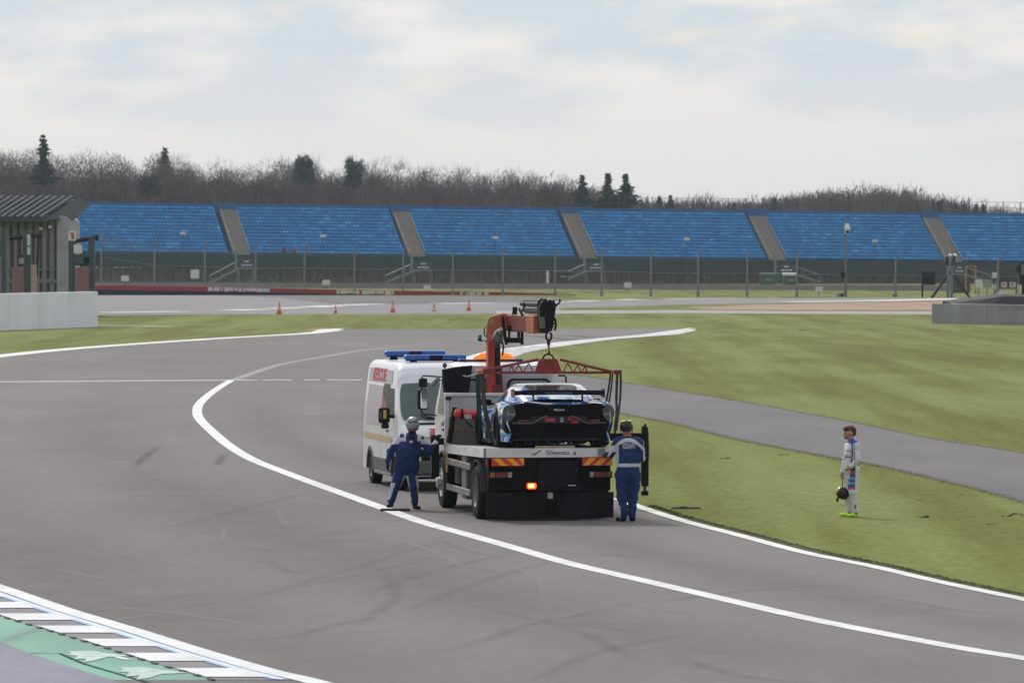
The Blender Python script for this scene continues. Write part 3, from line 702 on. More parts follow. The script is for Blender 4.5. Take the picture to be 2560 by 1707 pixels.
# stand seen from behind with a ribbed sloping roof
bld = empty('covered_stand', tuple(G(176, 792)), 0, 'grey concrete stand end with ribbed overhanging roof behind the white wall', 'building'); Yb = bld.location.y
def B(px, py, dy=0): p = A(px, py, Yb + dy); return Vector((p.x, p.y, p.z)) - bld.location
M_bc = mat('grey_render', (.20, .195, .195), .9, var=.18, scale=.35); M_roof = mat('ribbed_roof', (.055, .068, .078), .75, var=.3, scale=.4)
k = MB(); a, b = B(142, 545), B(176, 549)
pr = [(B(142, 792).x, 0), (B(176, 792).x, 0), (B(176, 560).x, B(176, 553).z), (B(168, 545).x, B(168, 545).z), (B(158, 540).x, B(158, 540).z), (B(142, 539).x, B(142, 539).z)]
k.prism(pr, 0, 9, 'y'); 
for z in (1.6, 2.6, 5.2): k.box((pr[0][0] - .02, -.03, z), (pr[1][0] + .02, .02, z + .07))
k.build('end_wall', mat('pale_render', (.33, .335, .36), .9, var=.12, scale=.5), bld)
k = MB(); x0 = B(-80, 600).x; x1 = pr[0][0]
k.box((x0, .6, 0), (x1, 1.2, B(0, 545).z)); 
for i in range(12):
    xx = x0 + (x1 - x0) * i / 12; k.box((xx, .25, 0), (xx + .35, .6, B(0, 548).z))
k.box((x0, .2, 2.6), (x1, .55, 2.9)); k.box((x0, .2, 3.6), (x1, .5, 3.75)); k.build('side_wall', M_bc, bld)
k = MB(); n = 14
ztop, zlow = B(0, 490).z, B(0, 548).z; xr, xl = B(190, 490).x, B(-80, 490).x
for i in range(n):
    xa = xl + (xr - xl) * i / n; xb = xl + (xr - xl) * (i + 1) / n
    sh = -2.1                                        # ribs run down to the left
    k.add([(xa + 0, 3.5, ztop - .25), (xb + 0, 3.5, ztop - .25), (xb + sh, -1.2, zlow - .15), (xa + sh, -1.2, zlow - .15)], [(0, 1, 2, 3)])
    k.tube([(xa, 3.4, ztop - .05), (xa + sh, -1.25, zlow + .1)], .16, n=6)
k.add([(xr, 3.5, ztop), (B(209, 512).x, 6, B(209, 512).z), (B(178, 553).x, 1, B(178, 553).z), (xr + sh, -1.2, zlow)], [(0, 1, 2, 3)])
k.add([(xl, 3.6, ztop - .3), (xr, 3.6, ztop - .3), (B(209, 512).x, 8, B(209, 512).z), (xl, 8, ztop - 1.5)], [(0, 1, 2, 3)])
k.build('roof', M_roof, bld)
k = MB()
for px, py in ((102, 572), (125, 568)): p = B(px, py); k.sphere((p.x, -.1, p.z), (.16, .16, .14))
k.build('floodlight', mat('lamp_glass', (.7, .72, .75), .2), bld)
def gantry(name, label, pxs, tops_, base_y, bars=(), panels=(), plates=(), m=None, w=.18):
    m = m or M_dst
    g = G(pxs[0], base_y); e = empty(name, tuple(g), 0, label, 'gantry'); Y = g.y
    P = lambda px, py: A(px, py, Y) - g
    for px, ty in zip(pxs, tops_): k = MB(); p = P(px, ty); k.box((p.x - w, -w, 0), (p.x + w, w, p.z), bev=.02); k.build('post', m, e)
    for (xa, ya, xb, yb, th) in bars: k = MB(); p, q = P(xa, ya), P(xb, yb); k.cyl(p, q, th, n=6); k.build('crossbar', M_blk, e)
    for (xa, ya, xb, yb, mm, nm) in panels: k = MB(); p, q = P(xa, ya), P(xb, yb); k.box((p.x, -w - .10, q.z), (q.x, -w - .04, p.z), bev=.01); k.build(nm, mm, e)
    return e
M_pink = mat('pink_board', (.26, .13, .15), .7, var=.1, scale=1); M_post = mat('green_grey_post', (.05, .075, .085), .6, metal=.2)
M_lab = mat('white_label', (.55, .62, .58), .6)
gantry('post_frame', 'dark post frame with slanted top bar at the right end of the white wall', [180, 229], [600, 592], 799, [(173, 607, 247, 591, .16), (185, 605, 247, 597, .1), (180, 661, 229, 661, .08)],
       [(185, 612, 206, 633, M_wh, 'white_plate'), (190, 669, 224, 770, M_pink, 'pink_board'), (187, 636, 226, 660, M_post, 'equipment_panel'), (210, 643, 224, 658, mat('grey_box', (.3, .32, .34), .6), 'grey_box')], m=M_post, w=.24)
gantry('post_frame', 'thick dark post with white labels and pink boards before the grey building', [68], [578], 801, [(25, 596, 106, 588, .16), (32, 597, 32, 668, .07), (50, 596, 50, 668, .07), (96, 590, 92, 690, .09), (48, 640, 62, 640, .1), (48, 661, 62, 661, .1)],
       [(69, 586, 77, 614, M_lab, 'label'), (69, 617, 77, 637, M_lab, 'label'), (30, 667, 61, 775, M_pink, 'pink_board'), (78, 662, 93, 775, mat('pale_pink_board', (.42, .29, .27), .7), 'pink_board'), (49, 645, 61, 660, mat('grey_box', (.3, .32, .34), .6), 'grey_box')], m=M_post, w=.30)
gantry('post_frame', 'dark green post cut by the left edge of the view', [6], [570], 802, [], [(-4, 566, 1, 602, M_wh, 'white_plate'), (-6, 640, 5, 730, M_bc, 'panel')], m=M_post, w=.26)
g = G(173, 800); e = empty('warning_sign', tuple(g), 0, 'small white sign with a red figure above the wall end', 'sign'); P = lambda px, py: A(px, py, g.y) - g
k = MB(); a, b = P(173, 578), P(191, 602); k.box((a.x, -.6, b.z), (b.x, -.55, a.z), bev=.01); k.build('plate', M_wh, e)
k = MB(); c = P(183, 590); k.box((c.x - .1, -.62, c.z - .25), (c.x + .12, -.605, c.z + .25)); k.box((c.x - .22, -.62, c.z + .12), (c.x - .1, -.605, c.z + .25)); k.build('red_mark', mat('sign_red', (.5, .08, .07), .6), e)
k = MB(); k.box((a.x + .1, -.5, 0), (a.x + .2, -.4, a.z)); k.build('post', M_post, e)
# ================================================================ right-hand side: grey wall, gantry, boards
wall_run('grey_wall', mat('stained_concrete', (.25, .255, .275), .85, var=.22, scale=.5, stretch=(1, 1, .5)), G(2329, 808.5), G(2760, 818), 1.40, .5, 'low grey stained concrete wall entering from the right edge', 3)
k = MB(); a = G(2331, 808.5); b = G(2760, 818); u = (b - a).normalized(); M = Matrix((u, Vector((-u.y, u.x, 0)), Vector((0, 0, 1)))).transposed().to_4x4(); M.translation = a
k.box((.1, -.03, 1.02), ((b - a).length, -.004, 1.38), M=M); k.box((.1, -.03, .12), ((b - a).length, -.004, .22), M=M)
tag(k.build('wall_dark_bands', mat('wall_band_grey', (.19, .195, .215), .8, var=.2, scale=.5)), 'dark rubber strips fixed along the face of the low grey wall', 'strip')  # two bands a little darker than the wall
k = MB(); p = G(2380, 800)
prof = [(2369, 757, 0), (2400, 752, 1), (2460, 745, 2), (2500, 739, 2), (2600, 742, 2)]
secs = []
for px, py, i in prof: q = A(px, py, 388); secs.append([(q.x, 384, 1.0), (q.x, 385, q.z), (q.x, 392, q.z + .1), (q.x, 394, 1.0)])
k.loft(secs, closed=False, smooth=False, caps=False); tag(k.build('tarpaulin', mat('black_tarpaulin', (.03, .028, .035), .6, var=.4, scale=1.5)), 'crumpled black tarpaulin heaped behind the low grey wall', 'tarpaulin')
e = gantry('camera_gantry', 'tall grey double post with splayed braces and two lamp heads beside the gravel', [2370, 2379.5], [645, 642], 745, [(2376, 679, 2329, 745, .14), (2384, 688, 2424, 744, .14), (2369, 664, 2368, 642, .2), (2379, 664, 2386, 640, .2)], [], m=mat('grey_post', (.13, .15, .175), .6), w=.15)
k = MB()
for px, py in ((2376 - .5, 638), (2388, 638)): p = A(px, py, e.location.y) - e.location; k.sphere(p, (.22, .25, .16))
k.build('lamp_head', M_wh, e)
gantry('light_panel', 'dark square signal board with a dull red face on a single post', [2306], [680], 744, [(2303, 680.5, 2340, 681, .09)], [(2306, 682, 2338, 712, M_blk, 'housing'), (2314, 687, 2333, 708, mat('dull_red_lamps', (.06, .028, .03), .5), 'lamp_face')], m=M_blk, w=.09)
gantry('skip_frame', 'orange steel frame standing right of the grey double post', [2415, 2439], [666, 666], 735, [], [(2412, 664.5, 2441, 667, mat('orange_paint', (.40, .17, .05), .6), 'crossbar')], m=mat('orange_paint', (.40, .17, .05), .6), w=.10)
gantry('equipment_cabin', 'dark brown box cabin behind the braced double post', [2384, 2420], [704, 704], 733, [], [(2383, 703, 2421, 732, mat('dark_brown_sheet', (.035, .027, .032), .8), 'body')], m=M_blk)
for nm, lab, x0, y0, x1, y1, base, mm in (('notice_board', 'tall white notice board right of the orange frame', 2438, 699, 2456, 719, 738, M_wh), ('notice_board', 'grey notice board beside the tall white one', 2457, 699, 2479, 719, 738, mat('grey_board', (.30, .31, .30), .7)),
        ('notice_board', 'white board with a dark mark high on its post', 2480, 681, 2492, 695, 738, M_wh), ('notice_board', 'small white board low against the dark screen', 2481, 716, 2495, 725, 740, mat('pale_green_board', (.5, .56, .55), .6)),
        ('marker_board', 'small white board lying low over the grass behind the tarpaulin', 2492, 731, 2506, 739, 744, M_wh),
        ('marker_board', 'small white board on the concrete wall near the left edge of the stand', 303, 689, 322, 703, 722, M_wh), ('marker_board', 'taller white panel left of the leftmost stair tower', 477, 674, 498, 696, 714, M_wh),
        ('marker_board', 'white marker board above the red barrier, between the two left stair towers', 806, 700, 825, 713, 730, M_wh), ('marker_board', 'white marker board under the second stair tower sign', 1059, 712.5, 1076, 724, 732, M_wh),
        ('marker_board', 'white marker board right of the crane against the concrete wall', 1560, 706, 1579, 720, 730, M_wh), ('marker_board', 'white marker board below the green bins', 2038, 717, 2057, 730, 740, M_wh), ('marker_board', 'thin upright white panel left of the third stair tower', 1366, 676, 1372, 708, 716, M_wh)):
    gantry(nm, lab, [(x0 + x1) / 2], [y0 + 1], base, [], [(x0, y0, x1, y1, mm, 'board')], m=M_post, w=.05)
e = gantry('screen_fence', 'dark green screen panel with red and white signs at the right edge', [2493, 2541], [695, 695], 741, [], [(2492, 694, 2543, 722, M_dgreen, 'screen'), ], m=M_post, w=.1)
Yq = e.location.y
for x0, x1 in ((2502, 2517), (2523, 2539)):
    p, q = A(x0, 705, Yq) - e.location, A(x1, 719, Yq) - e.location; k = MB(); k.box((p.x, -.26, q.z), (q.x, -.22, p.z)); pl = k.build('sign', mat('pinkish_sign', (.55, .45, .47), .6), e)
    k = MB(); cx = (p.x + q.x) / 2; cz = (p.z + q.z) / 2; k.box((cx - .16, -.28, cz - .12), (cx + .02, -.262, cz + .2)); k.build('red_mark', mat('sign_red', (.5, .08, .07), .6), pl)
gantry('roadside_post', 'thick dark post with green and white labels cut by the right edge', [2556], [655], 775, [(2540, 668, 2575, 700, .25)], [(2548, 712, 2553, 735, M_lab, 'label'), (2552, 660, 2570, 686, mat('mid_green', (.10, .17, .13), .7), 'green_panel')], m=M_blk, w=.28)
# camera mast
g = G(2114, 742); e = empty('camera_mast', tuple(g), 0, 'tall thin mast with a white camera dome before the right-hand seats', 'mast'); P = lambda px, py: A(px, py, g.y) - g
k = MB(); p = P(2114, 584); k.cyl((p.x, 0, 0), (p.x, 0, p.z), .16, .10, n=8); k.build('pole', mat('brown_steel', (.14, .13, .14), .6), e)
k = MB(); p2 = P(2114, 560); k.cyl((p.x, 0, p.z), (p.x, 0, p2.z), .06, n=6); k.box((p.x - .1, -.2, p2.z - .1), (p.x + .35, .2, p2.z + .05), bev=.04); k.sphere((p.x + .2, 0, p2.z - .45), (.3, .3, .38)); k.build('camera_housing', mat('bright_white', (.8, .8, .8), .4), e)
k = MB(); k.sphere((p.x + .2, 0, p2.z - .8), (.22, .22, .2)); k.build('camera_lens', M_blk, e)
k = MB(); a, b = P(2102, 681), P(2113, 695); k.box((a.x, -.2, b.z), (b.x, .2, a.z), bev=.03); k.build('junction_box', M_blk, e)
def cabinet(px0, px1, y0, y1, m, lab, nm='cabinet', cat='cabinet', d=1.0, lid=None, legs=False):
    g = G((px0 + px1) / 2, y1); w = A(px1, y1, g.y).x - A(px0, y1, g.y).x; h = A(px0, y0, g.y).z
    e = empty(nm, tuple(g), 0, lab, cat); k = MB(); k.box((-w / 2, -d / 2, .08), (w / 2, d / 2, h * (.85 if lid else 1)), bev=.05)
    for x in (-w / 2 + .1, w / 2 - .2):
        k.box((x, -d / 2 + .05, 0), (x + .1, -d / 2 + .2, .1))
    k.build('body', m, e)
    if lid: k = MB(); k.prism([(-d / 2 - .06, h * .85), (d / 2, h * .85), (d / 2, h), (-d / 2 + .1, h * .97)], -w / 2 - .05, w / 2 + .05, 'x'); k.build('lid', lid, e)
    k = MB(); k.box((-w * .1, -d / 2 - .03, h * .5), (w * .35, -d / 2 - .005, h * .62)); k.build('label', M_galv, e)
    return e
cabinet(2092, 2099, 733, 743, M_galv, 'small pale cabinet left of the camera mast foot')
cabinet(2101, 2109, 733, 743, M_blk, 'small dark cabinet at the foot of the camera mast')
cabinet(2231, 2240, 733, 743, M_galv, 'small pale cabinet at a catch fence post right of the mast')
M_bin = mat('bin_green', (.012, .07, .035), .5)
cabinet(1900, 1937, 682, 721, M_bin, 'dark green wheeled bin left of the white-lidded bin', 'waste_bin', 'bin', 1.6, M_bin)
cabinet(1957, 1992, 682, 724, M_bin, 'green wheeled bin with a white lid below the fourth stair tower', 'waste_bin', 'bin', 1.6, M_wh)
cabinet(1390, 1419, 676, 712, M_blk, 'black box kiosk beside the third stair tower', 'kiosk', 'kiosk', 1.6, M_blk)
cabinet(636, 655, 696, 712, M_blk, 'small dark trailer box below the leftmost stair tower', 'trailer_box', 'box', 1.2)
e = cabinet(618, 636, 695, 712, mat('teal_drum', (.02, .13, .10), .5), 'small teal drum trolley below the leftmost stair tower', 'drum_trolley', 'trolley', 1.0)
# cones
def cone_proto():
    root = empty('traffic_cone', (0, 0, 0)); k = MB(); k.box((-.21, -.21, 0), (.21, .21, .04), bev=.015); k.build('base', mat('cone_orange_dark', (.42, .06, .025), .6), root)
    k = MB(); k.lathe([(.0, .75), (.03, .75), (.075, .52), (.145, .22), (.165, .04)], n=14); k.build('body', mat('cone_orange', (.62, .085, .03), .5), root)
    k = MB(); k.lathe([(.082, .52), (.148, .24)], n=14); k.build('sleeve', mat('cone_sleeve', (.62, .35, .30), .4), root); return root
proto = cone_proto()
def copy_tree(o, parent=None):
    c = o.copy(); COL.objects.link(c); c.parent = parent
    for ch in [x for x in list(COL.objects) if x.parent == o]: copy_tree(ch, c)
    return c
M_cr = mat('cone_orange', (0, 0, 0)); M_cw = mat('cone_pale', (.55, .50, .50), .5)
for i, (px, py, sc, lab) in enumerate([(698, 786, 1.0, 'plain orange cone standing left of the others on the far road'), (839, 784.5, .75, 'faded low cone, second from the left'), (982, 781.5, 1.0, 'orange cone with pale band, third from the left'), (1085, 778.5, .95, 'cone with a white upper half, fourth from the left'), (1172, 777, .95, 'dull red cone nearest the crane arm')]):
    c = proto if i == 0 else copy_tree(proto); p = G(px, py); c.location = (p.x, p.y, .02); c.scale = (1.12 * sc, 1.12 * sc, 1.3 * sc)
    tag(c, lab, 'traffic cone', 'traffic cones along the far road')
    if i == 3:
        for ch in [x for x in COL.objects if x.parent == c and x.name.startswith('body')]:
            ch.data = ch.data.copy(); ch.data.materials[0] = M_cw
# ================================================================ trees
def bare_tree_arrays(seed, H=20, spread=.42, levels=5, up=.15, twig=.05, density=1.0):
    rg = random.Random(seed); V = []; F = []; MI = []
    def limb(p, d, L_, r, lv):
        n = 3 if lv < 2 else 2; pts = [p]; dd = d.copy()
        for i in range(n):
            dd = (dd + Vector((rg.gauss(0, .13), rg.gauss(0, .13), rg.gauss(0, .08) + up * .35))).normalized(); pts.append(pts[-1] + dd * L_ / n)
        sides = 5 if lv == 0 else (3 if lv < 3 else 2)
        o = len(V)
        a = dd.orthogonal().normalized(); b = dd.cross(a)
        if sides == 2:
            t = rg.uniform(0, 6.28); a = a * math.cos(t) + b * math.sin(t)
        for i, q in enumerate(pts):
            rr_ = r * (1 - .55 * i / n)
            if sides == 2: V.append(q + a * rr_); V.append(q - a * rr_)
            else:
                for s_ in range(sides): t = 6.283 * s_ / sides; V.append(q + (a * math.cos(t) + b * math.sin(t)) * rr_)
        for i in range(n):
            if sides == 2: F.append((o + 2 * i, o + 2 * i + 1, o + 2 * i + 3, o + 2 * i + 2))
            else:
                for s_ in range(sides): j = (s_ + 1) % sides; F.append((o + i * sides + s_, o + i * sides + j, o + (i + 1) * sides + j, o + (i + 1) * sides + s_))
        if lv >= levels: return
        nb = int({0: 7, 1: 5, 2: 5, 3: 4, 4: 4}.get(lv, 3) * density + rg.random())
        for i in range(nb):
            f = rg.uniform(.28 if lv == 0 else .2, 1.0); idx = min(int(f * n), n - 1); q = pts[idx].lerp(pts[idx + 1], f * n - idx)
            ax = dd.orthogonal().normalized(); ax.rotate(Matrix.Rotation(rg.uniform(0, 6.28), 3, dd)); nd = (dd * math.cos(spread * 1.6) + ax * math.sin(spread * 1.6) * rg.uniform(.7, 1.3)).normalized()
            limb(q, nd, L_ * rg.uniform(.45, .72) * (1.05 - .35 * f * (lv == 0)), max(r * .5 * (1.1 - .5 * f), twig), lv + 1)
    limb(Vector((0, 0, 0)), Vector((0, 0, 1)), H * .62, H * .017, 0)
    V = np.array([tuple(v) for v in V]); sc = H / V[:, 2].max(); V[:, 2] *= sc
    Q = [f for f in F]; return V, np.array(Q)
def conifer_arrays(seed, H=12, Rb=.22, tiers=16, gap=.0, flat=0.3, ragged=.35, pw=.85):
    rg = random.Random(seed); V = []; F = []
    def quad(c, u, v): o = len(V); V.extend([c - u - v, c + u - v, c + u + v, c - u + v]); F.append((o, o + 1, o + 2, o + 3))
    for i in range(tiers):
        f = i / tiers; z = H * (.10 + .88 * f); rr_ = H * Rb * (1 - f) ** pw * rg.uniform(1 - ragged, 1 + ragged * .5) + .12
        nb = max(6, int(20 * (1 - f) + 5))
        for b in range(nb):
            t = rg.uniform(0, 6.283); L_ = rr_ * rg.uniform(.6, 1.1); d = Vector((math.cos(t), math.sin(t), -flat * rg.uniform(.2, 1)))
            m = max(3, int(L_ * 3.2))
            for q in range(m):
                g = (q + .5) / m; c = Vector((0, 0, z)) + d * L_ * g + Vector((rg.gauss(0, .10), rg.gauss(0, .10), rg.gauss(0, .10)))
                s_ = (.62 * (1.15 - .6 * g)) * rg.uniform(.6, 1.2)
                u = Vector((rg.gauss(0, 1), rg.gauss(0, 1), rg.gauss(0, .5))).normalized() * s_; w = Vector((rg.gauss(0, .5), rg.gauss(0, .5), rg.gauss(0, 1))).normalized() * s_ * .55
                quad(c, u, w)
    return np.array([tuple(v) for v in V]), np.array(F)
def round_crown_arrays(seed, H=10, W=9, z0=.25, n=1500, s0=.4):
    rg = np.random.RandomState(seed); V = []; F = []
    lobes = [(rg.uniform(-.5, .5) * W * .5, rg.uniform(-.5, .5) * W * .5, H * rg.uniform(z0 + .15, .82), W * rg.uniform(.16, .30)) for _ in range(12)]
    k = 0
    for i in range(n):
        lx, ly, lz, lr = lobes[rg.randint(12)]; d = rg.normal(size=3); d /= np.linalg.norm(d); c = np.array((lx, ly, lz)) + d * lr * rg.uniform(.55, 1.05) * np.array((1, 1, .8))
        u = rg.normal(size=3); u /= np.linalg.norm(u); v = np.cross(u, rg.normal(size=3)); v /= np.linalg.norm(v) + 1e-6; s_ = s0 * rg.uniform(.5, 1.1)
        V += [c - u * s_ - v * s_ * .6, c + u * s_ - v * s_ * .6, c + u * s_ + v * s_ * .6, c - u * s_ + v * s_ * .6]; F.append((k, k + 1, k + 2, k + 3)); k += 4
    return np.array(V), np.array(F)
def twig_crown(seed, H=20, W=13, n=2600, L0=1.1, w0=.05, base=.16, trunk=True):
    """domed crown of fine ascending twigs on a few limbs"""
    rg = np.random.RandomState(seed); rv = rg.normal
    nl = 16; lc = np.stack([rg.uniform(-.32, .32, nl) * W, rg.uniform(-.32, .32, nl) * W, rg.uniform(.40, .80, nl) * H], 1)
    lc[:, 2] -= (lc[:, 0] ** 2 + lc[:, 1] ** 2) / (W * W) * H * .5; lr = rg.uniform(.14, .24, nl) * W
    i = rg.randint(0, nl, n); d = rv(size=(n, 3)); d /= np.linalg.norm(d, axis=1)[:, None]; rad = rg.uniform(.2, 1.0, n) ** .6
    c = lc[i] + d * (lr[i] * rad)[:, None] * np.array((1, 1, .95)); c[:, 2] = np.maximum(c[:, 2], base * H)
    dirn = d * .8 + rv(size=(n, 3)) * .4 + np.array((0, 0, .35)); dirn /= np.linalg.norm(dirn, axis=1)[:, None]
    s_ = np.cross(dirn, rv(size=(n, 3))); s_ /= np.linalg.norm(s_, axis=1)[:, None]
    L_ = L0 * rg.uniform(.5, 1.3, n)[:, None]; w = w0 * rg.uniform(.6, 1.6, n)[:, None]
    V = np.stack([c - s_ * w, c + s_ * w, c + dirn * L_ + s_ * w * .3, c + dirn * L_ - s_ * w * .3], 1).reshape(-1, 3)
    F = np.arange(n * 4).reshape(-1, 4); VV_, FF_, k_ = [V], [F], n * 4
    for j in range(nl):                       # limbs reach for each lobe
        a = np.array((0, 0, H * .22)); b = lc[j]; m_ = (a + b) / 2 + rv(size=3) * .4; pts = [np.array((0, 0, 0)), a, m_, b]
        for q in range(3):
            for ax in (np.array((1., 0, 0)), np.array((0, 1., 0))):
                r0, r1 = (.26, .16, .10, .05)[q], (.26, .16, .10, .05)[q + 1]
                VV_.append(np.array([pts[q] - ax * r0, pts[q] + ax * r0, pts[q + 1] + ax * r1, pts[q + 1] - ax * r1])); FF_.append(np.array([[0, 1, 2, 3]]) + k_); k_ += 4
    return np.concatenate(VV_), np.concatenate(FF_)
def fast_mesh(name, V, F, m, parent=None, tone=None):
    me = bpy.data.meshes.new(name); nv, nf = len(V), len(F)
    me.vertices.add(nv); me.vertices.foreach_set('co', np.asarray(V, np.float32).ravel())
    me.loops.add(nf * 4); me.loops.foreach_set('vertex_index', np.asarray(F, np.int32).ravel())
    me.polygons.add(nf); me.polygons.foreach_set('loop_start', np.arange(0, nf * 4, 4, dtype=np.int32)); me.polygons.foreach_set('loop_total', np.full(nf, 4, np.int32))
    me.update(calc_edges=True); me.materials.append(m)
    if tone is not None: a = me.attributes.new('tone', 'FLOAT', 'POINT'); a.data.foreach_set('value', np.asarray(tone, np.float32))
    o = bpy.data.objects.new(name, me); COL.objects.link(o)
    if parent: o.parent = parent
    return o
def tone_mat(name, c0, c1):
    m = bpy.data.materials.new(name); m.use_nodes = True; nt = m.node_tree; b = nt.nodes['Principled BSDF']; b.inputs['Roughness'].default_value = .95; b.inputs['Specular IOR Level'].default_value = .1
    at = nt.nodes.new('ShaderNodeAttribute'); at.attribute_name = 'tone'; mx = nt.nodes.new('ShaderNodeMix'); mx.data_type = 'RGBA'
    mx.inputs['A'].default_value = (*c0, 1); mx.inputs['B'].default_value = (*c1, 1); nt.links.new(at.outputs['Fac'], mx.inputs['Factor']); nt.links.new(mx.outputs['Result'], b.inputs['Base Color']); return m
M_twig = tone_mat('bare_twigs', (.086, .068, .070), (.148, .115, .110)); M_bark = mat('bark', (.08, .068, .06), .95)
M_conif = mat('conifer_needles', (.026, .050, .042), .9, var=.4, scale=.5); M_ivy = mat('hazed_evergreen_leaves', (.042, .062, .058), .9, var=.4, scale=.6)  # evergreen leaves lightened, distance haze put into their colour
SKY = [(-150, 372), (0, 381), (65, 386), (141, 400), (175, 402), (200, 386), (261, 381), (305, 388), (330, 404), (350, 395), (400, 392), (457, 401), (522, 412), (600, 420), (664, 424), (690, 405), (735, 388), (780, 398), (805, 420), (860, 428), (905, 420), (960, 425), (1023, 420), (1100, 440), (1180, 432), (1230, 425), (1290, 430), (1340, 446), (1395, 452), (1450, 468), (1524, 492), (1611, 500), (1698, 505), (1785, 498), (1872, 502), (1959, 492), (2024, 486), (2100, 474), (2240, 474), (2296, 490), (2350, 504), (2460, 512), (2503, 524), (2560, 534), (2700, 536)]
sx_, sy_ = [p[0] for p in SKY], [p[1] for p in SKY]
tpl = [bare_tree_arrays(s_, 20, spread=sp_, levels=5, twig=.045, density=1.12) for s_, sp_ in ((1, .40), (2, .46), (3, .36), (4, .44))]
bush = [twig_crown(50 + i, 12, 16, 2200, 1.1, .06, .02) for i in range(3)]; crown = [twig_crown(60 + i, 20, 15, 5600, .60, .030) for i in range(5)]
rt = random.Random(11); VV = []; FF = []; TT = []; cnt = 0
def put(tp, x, y, h, wsc, tone, z=0):
    global cnt
    V, F = tp; Hh = V[:, 2].max(); a = rt.uniform(0, 6.28); c, s_ = math.cos(a), math.sin(a)
    W = V.copy(); W[:, 0], W[:, 1] = (V[:, 0] * c - V[:, 1] * s_) * wsc, (V[:, 0] * s_ + V[:, 1] * c) * wsc
    W[:, 2] = V[:, 2] * h / Hh; W += np.array((x, y, z)); VV.append(W); FF.append(F + cnt); TT.append(np.full(len(W), tone)); cnt += len(W)
for row, (dY, hs) in enumerate(((0, .74), (16, .86), (34, .94), (52, .99), (72, 1.0))):
    px = -260
    while px < 2820:
        Y = 1010 + dY + (px > 1450) * 160 + max(0, (px - 1350)) * .09 + rt.uniform(-5, 5)
        p = A(px, float(np.interp(px, sx_, sy_)), Y); hs2 = 1 - (1 - hs) * (.35 if px > 1400 else 1); h = p.z * hs2 * rt.uniform(.98, 1.09)
        put(tpl[rt.randrange(4)] if rt.random() < .05 else crown[rt.randrange(5)], p.x, Y, h, rt.uniform(.75, 1.0) * h / 20 * (1.25 if h < 15 else 1), rt.uniform(0, 1))
        px += rt.uniform(40, 62)
for row in range(3):
    px = -270
    while px < 2820:
        Y = 1004 + row * 30 + (px > 1450) * 160 + max(0, (px - 1350)) * .09; p = A(px, float(np.interp(px, sx_, sy_)), Y)
        put(bush[rt.randrange(3)], p.x, Y, p.z * (rt.uniform(.96, 1.05) if px > 1300 else rt.uniform(.68, .88)) + row * .8, 1.25, rt.uniform(0, .8)); px += rt.uniform(45, 62)
tag(fast_mesh('woodland', np.concatenate(VV), np.concatenate(FF), M_twig, tone=np.concatenate(TT)), 'mass of leafless brown trees behind the grandstand', 'woodland', kind='stuff')
del VV, FF, TT
def tree(name, label, px, base, top, Y, arr, m, wsc=1.0, group=None, trunk=True, tone=None, z0=None):
    b = G(px, 0 + 640) ; X = A(px, 600, Y).x; z_top = A(px, top, Y).z
    e = empty(name, (X, Y, 0), rt.uniform(0, 6), label, 'tree', group); V, F = arr
    zb = A(px, base, Y).z if base else 0
    Hh = V[:, 2].max(); W = V.copy(); W[:, :2] *= wsc * (z_top - zb) / Hh; W[:, 2] = V[:, 2] * (z_top - zb) / Hh + zb
    fast_mesh('crown', W, F, m, e, tone=None if tone is None else np.full(len(W), tone))
    k = MB(); k.cyl((0, 0, -.3), (0, 0, zb + (z_top - zb) * .8), .32, .08, n=7); k.build('trunk', M_bark, e); return e
# single trees that stand out along the skyline
tree('conifer_tree', 'tall layered dark conifer standing above the wood near the left edge', 109, 468, 336, 1000, conifer_arrays(1, 12, .40, 12, ragged=.5, flat=.1), M_conif, .80)
tree('conifer_tree', 'blurred narrow conifer peak among the bare trees at left', 412, 470, 366, 1075, conifer_arrays(2, 12, .30, 12), M_ivy, 1.2)
tree('evergreen_tree', 'rounded dark evergreen crown inside a bare tree above the second seat block', 760, 490, 383, 1002, twig_crown(73, 12, 9, 4200, .7, .10, .05), M_ivy, .62)
tree('evergreen_tree', 'small rounded dark evergreen at the left foot of the airy tall crown', 884, 505, 386, 1002, twig_crown(74, 12, 9, 3600, .7, .10, .05), M_ivy, .58)
tree('spruce_tree', 'leftmost and shortest of the three spruces on the skyline', 1456, 520, 436, 1000, conifer_arrays(5, 12, .30, 14, ragged=.5), M_conif, 1.25)
tree('spruce_tree', 'middle spruce of the three on the skyline', 1520, 525, 431, 1000, conifer_arrays(6, 12, .31, 15, ragged=.55), M_conif, 1.35)
tree('spruce_tree', 'rightmost, thin-branched spruce of the three on the skyline', 1564, 525, 432, 1003, conifer_arrays(7, 12, .31, 12, ragged=.7), M_conif, 1.35)
tree('evergreen_tree', 'dark evergreen mass within the wood left of the first aisle', 375, 515, 432, 1000, twig_crown(78, 12, 8, 3600, .8, .10, .05), M_ivy, 1.0)
for i, (px, b, t) in enumerate(((1648, 520, 488), (1676, 520, 486), (1835, 530, 506), (1937, 525, 493), (2350, 535, 500), (2388, 535, 504), (2410, 535, 507), (2440, 536, 509), (2458, 536, 509))):
    tree('small_conifer', ['low blue-green conifer right of the three spruces', 'broader low conifer next to it, above the fourth seat block', 'small dark conifer just above the top fence left of the fourth aisle', 'pointed conifer right of the fourth aisle', 'leftmost of the jagged conifers right of the fifth aisle', 'second jagged conifer right of the fifth aisle', 'third jagged conifer right of the fifth aisle', 'fourth jagged conifer right of the fifth aisle', 'last jagged conifer before the sky opens at right'][i], px, b, t, 1150, conifer_arrays(20 + i, 6, .45, 9, ragged=.4), M_ivy, 1.1, 'small conifers along the low skyline')
airy = lambda s_, sp=.36, de=.8: bare_tree_arrays(s_, 20, spread=sp, levels=5, twig=.022, density=de * 1.2)
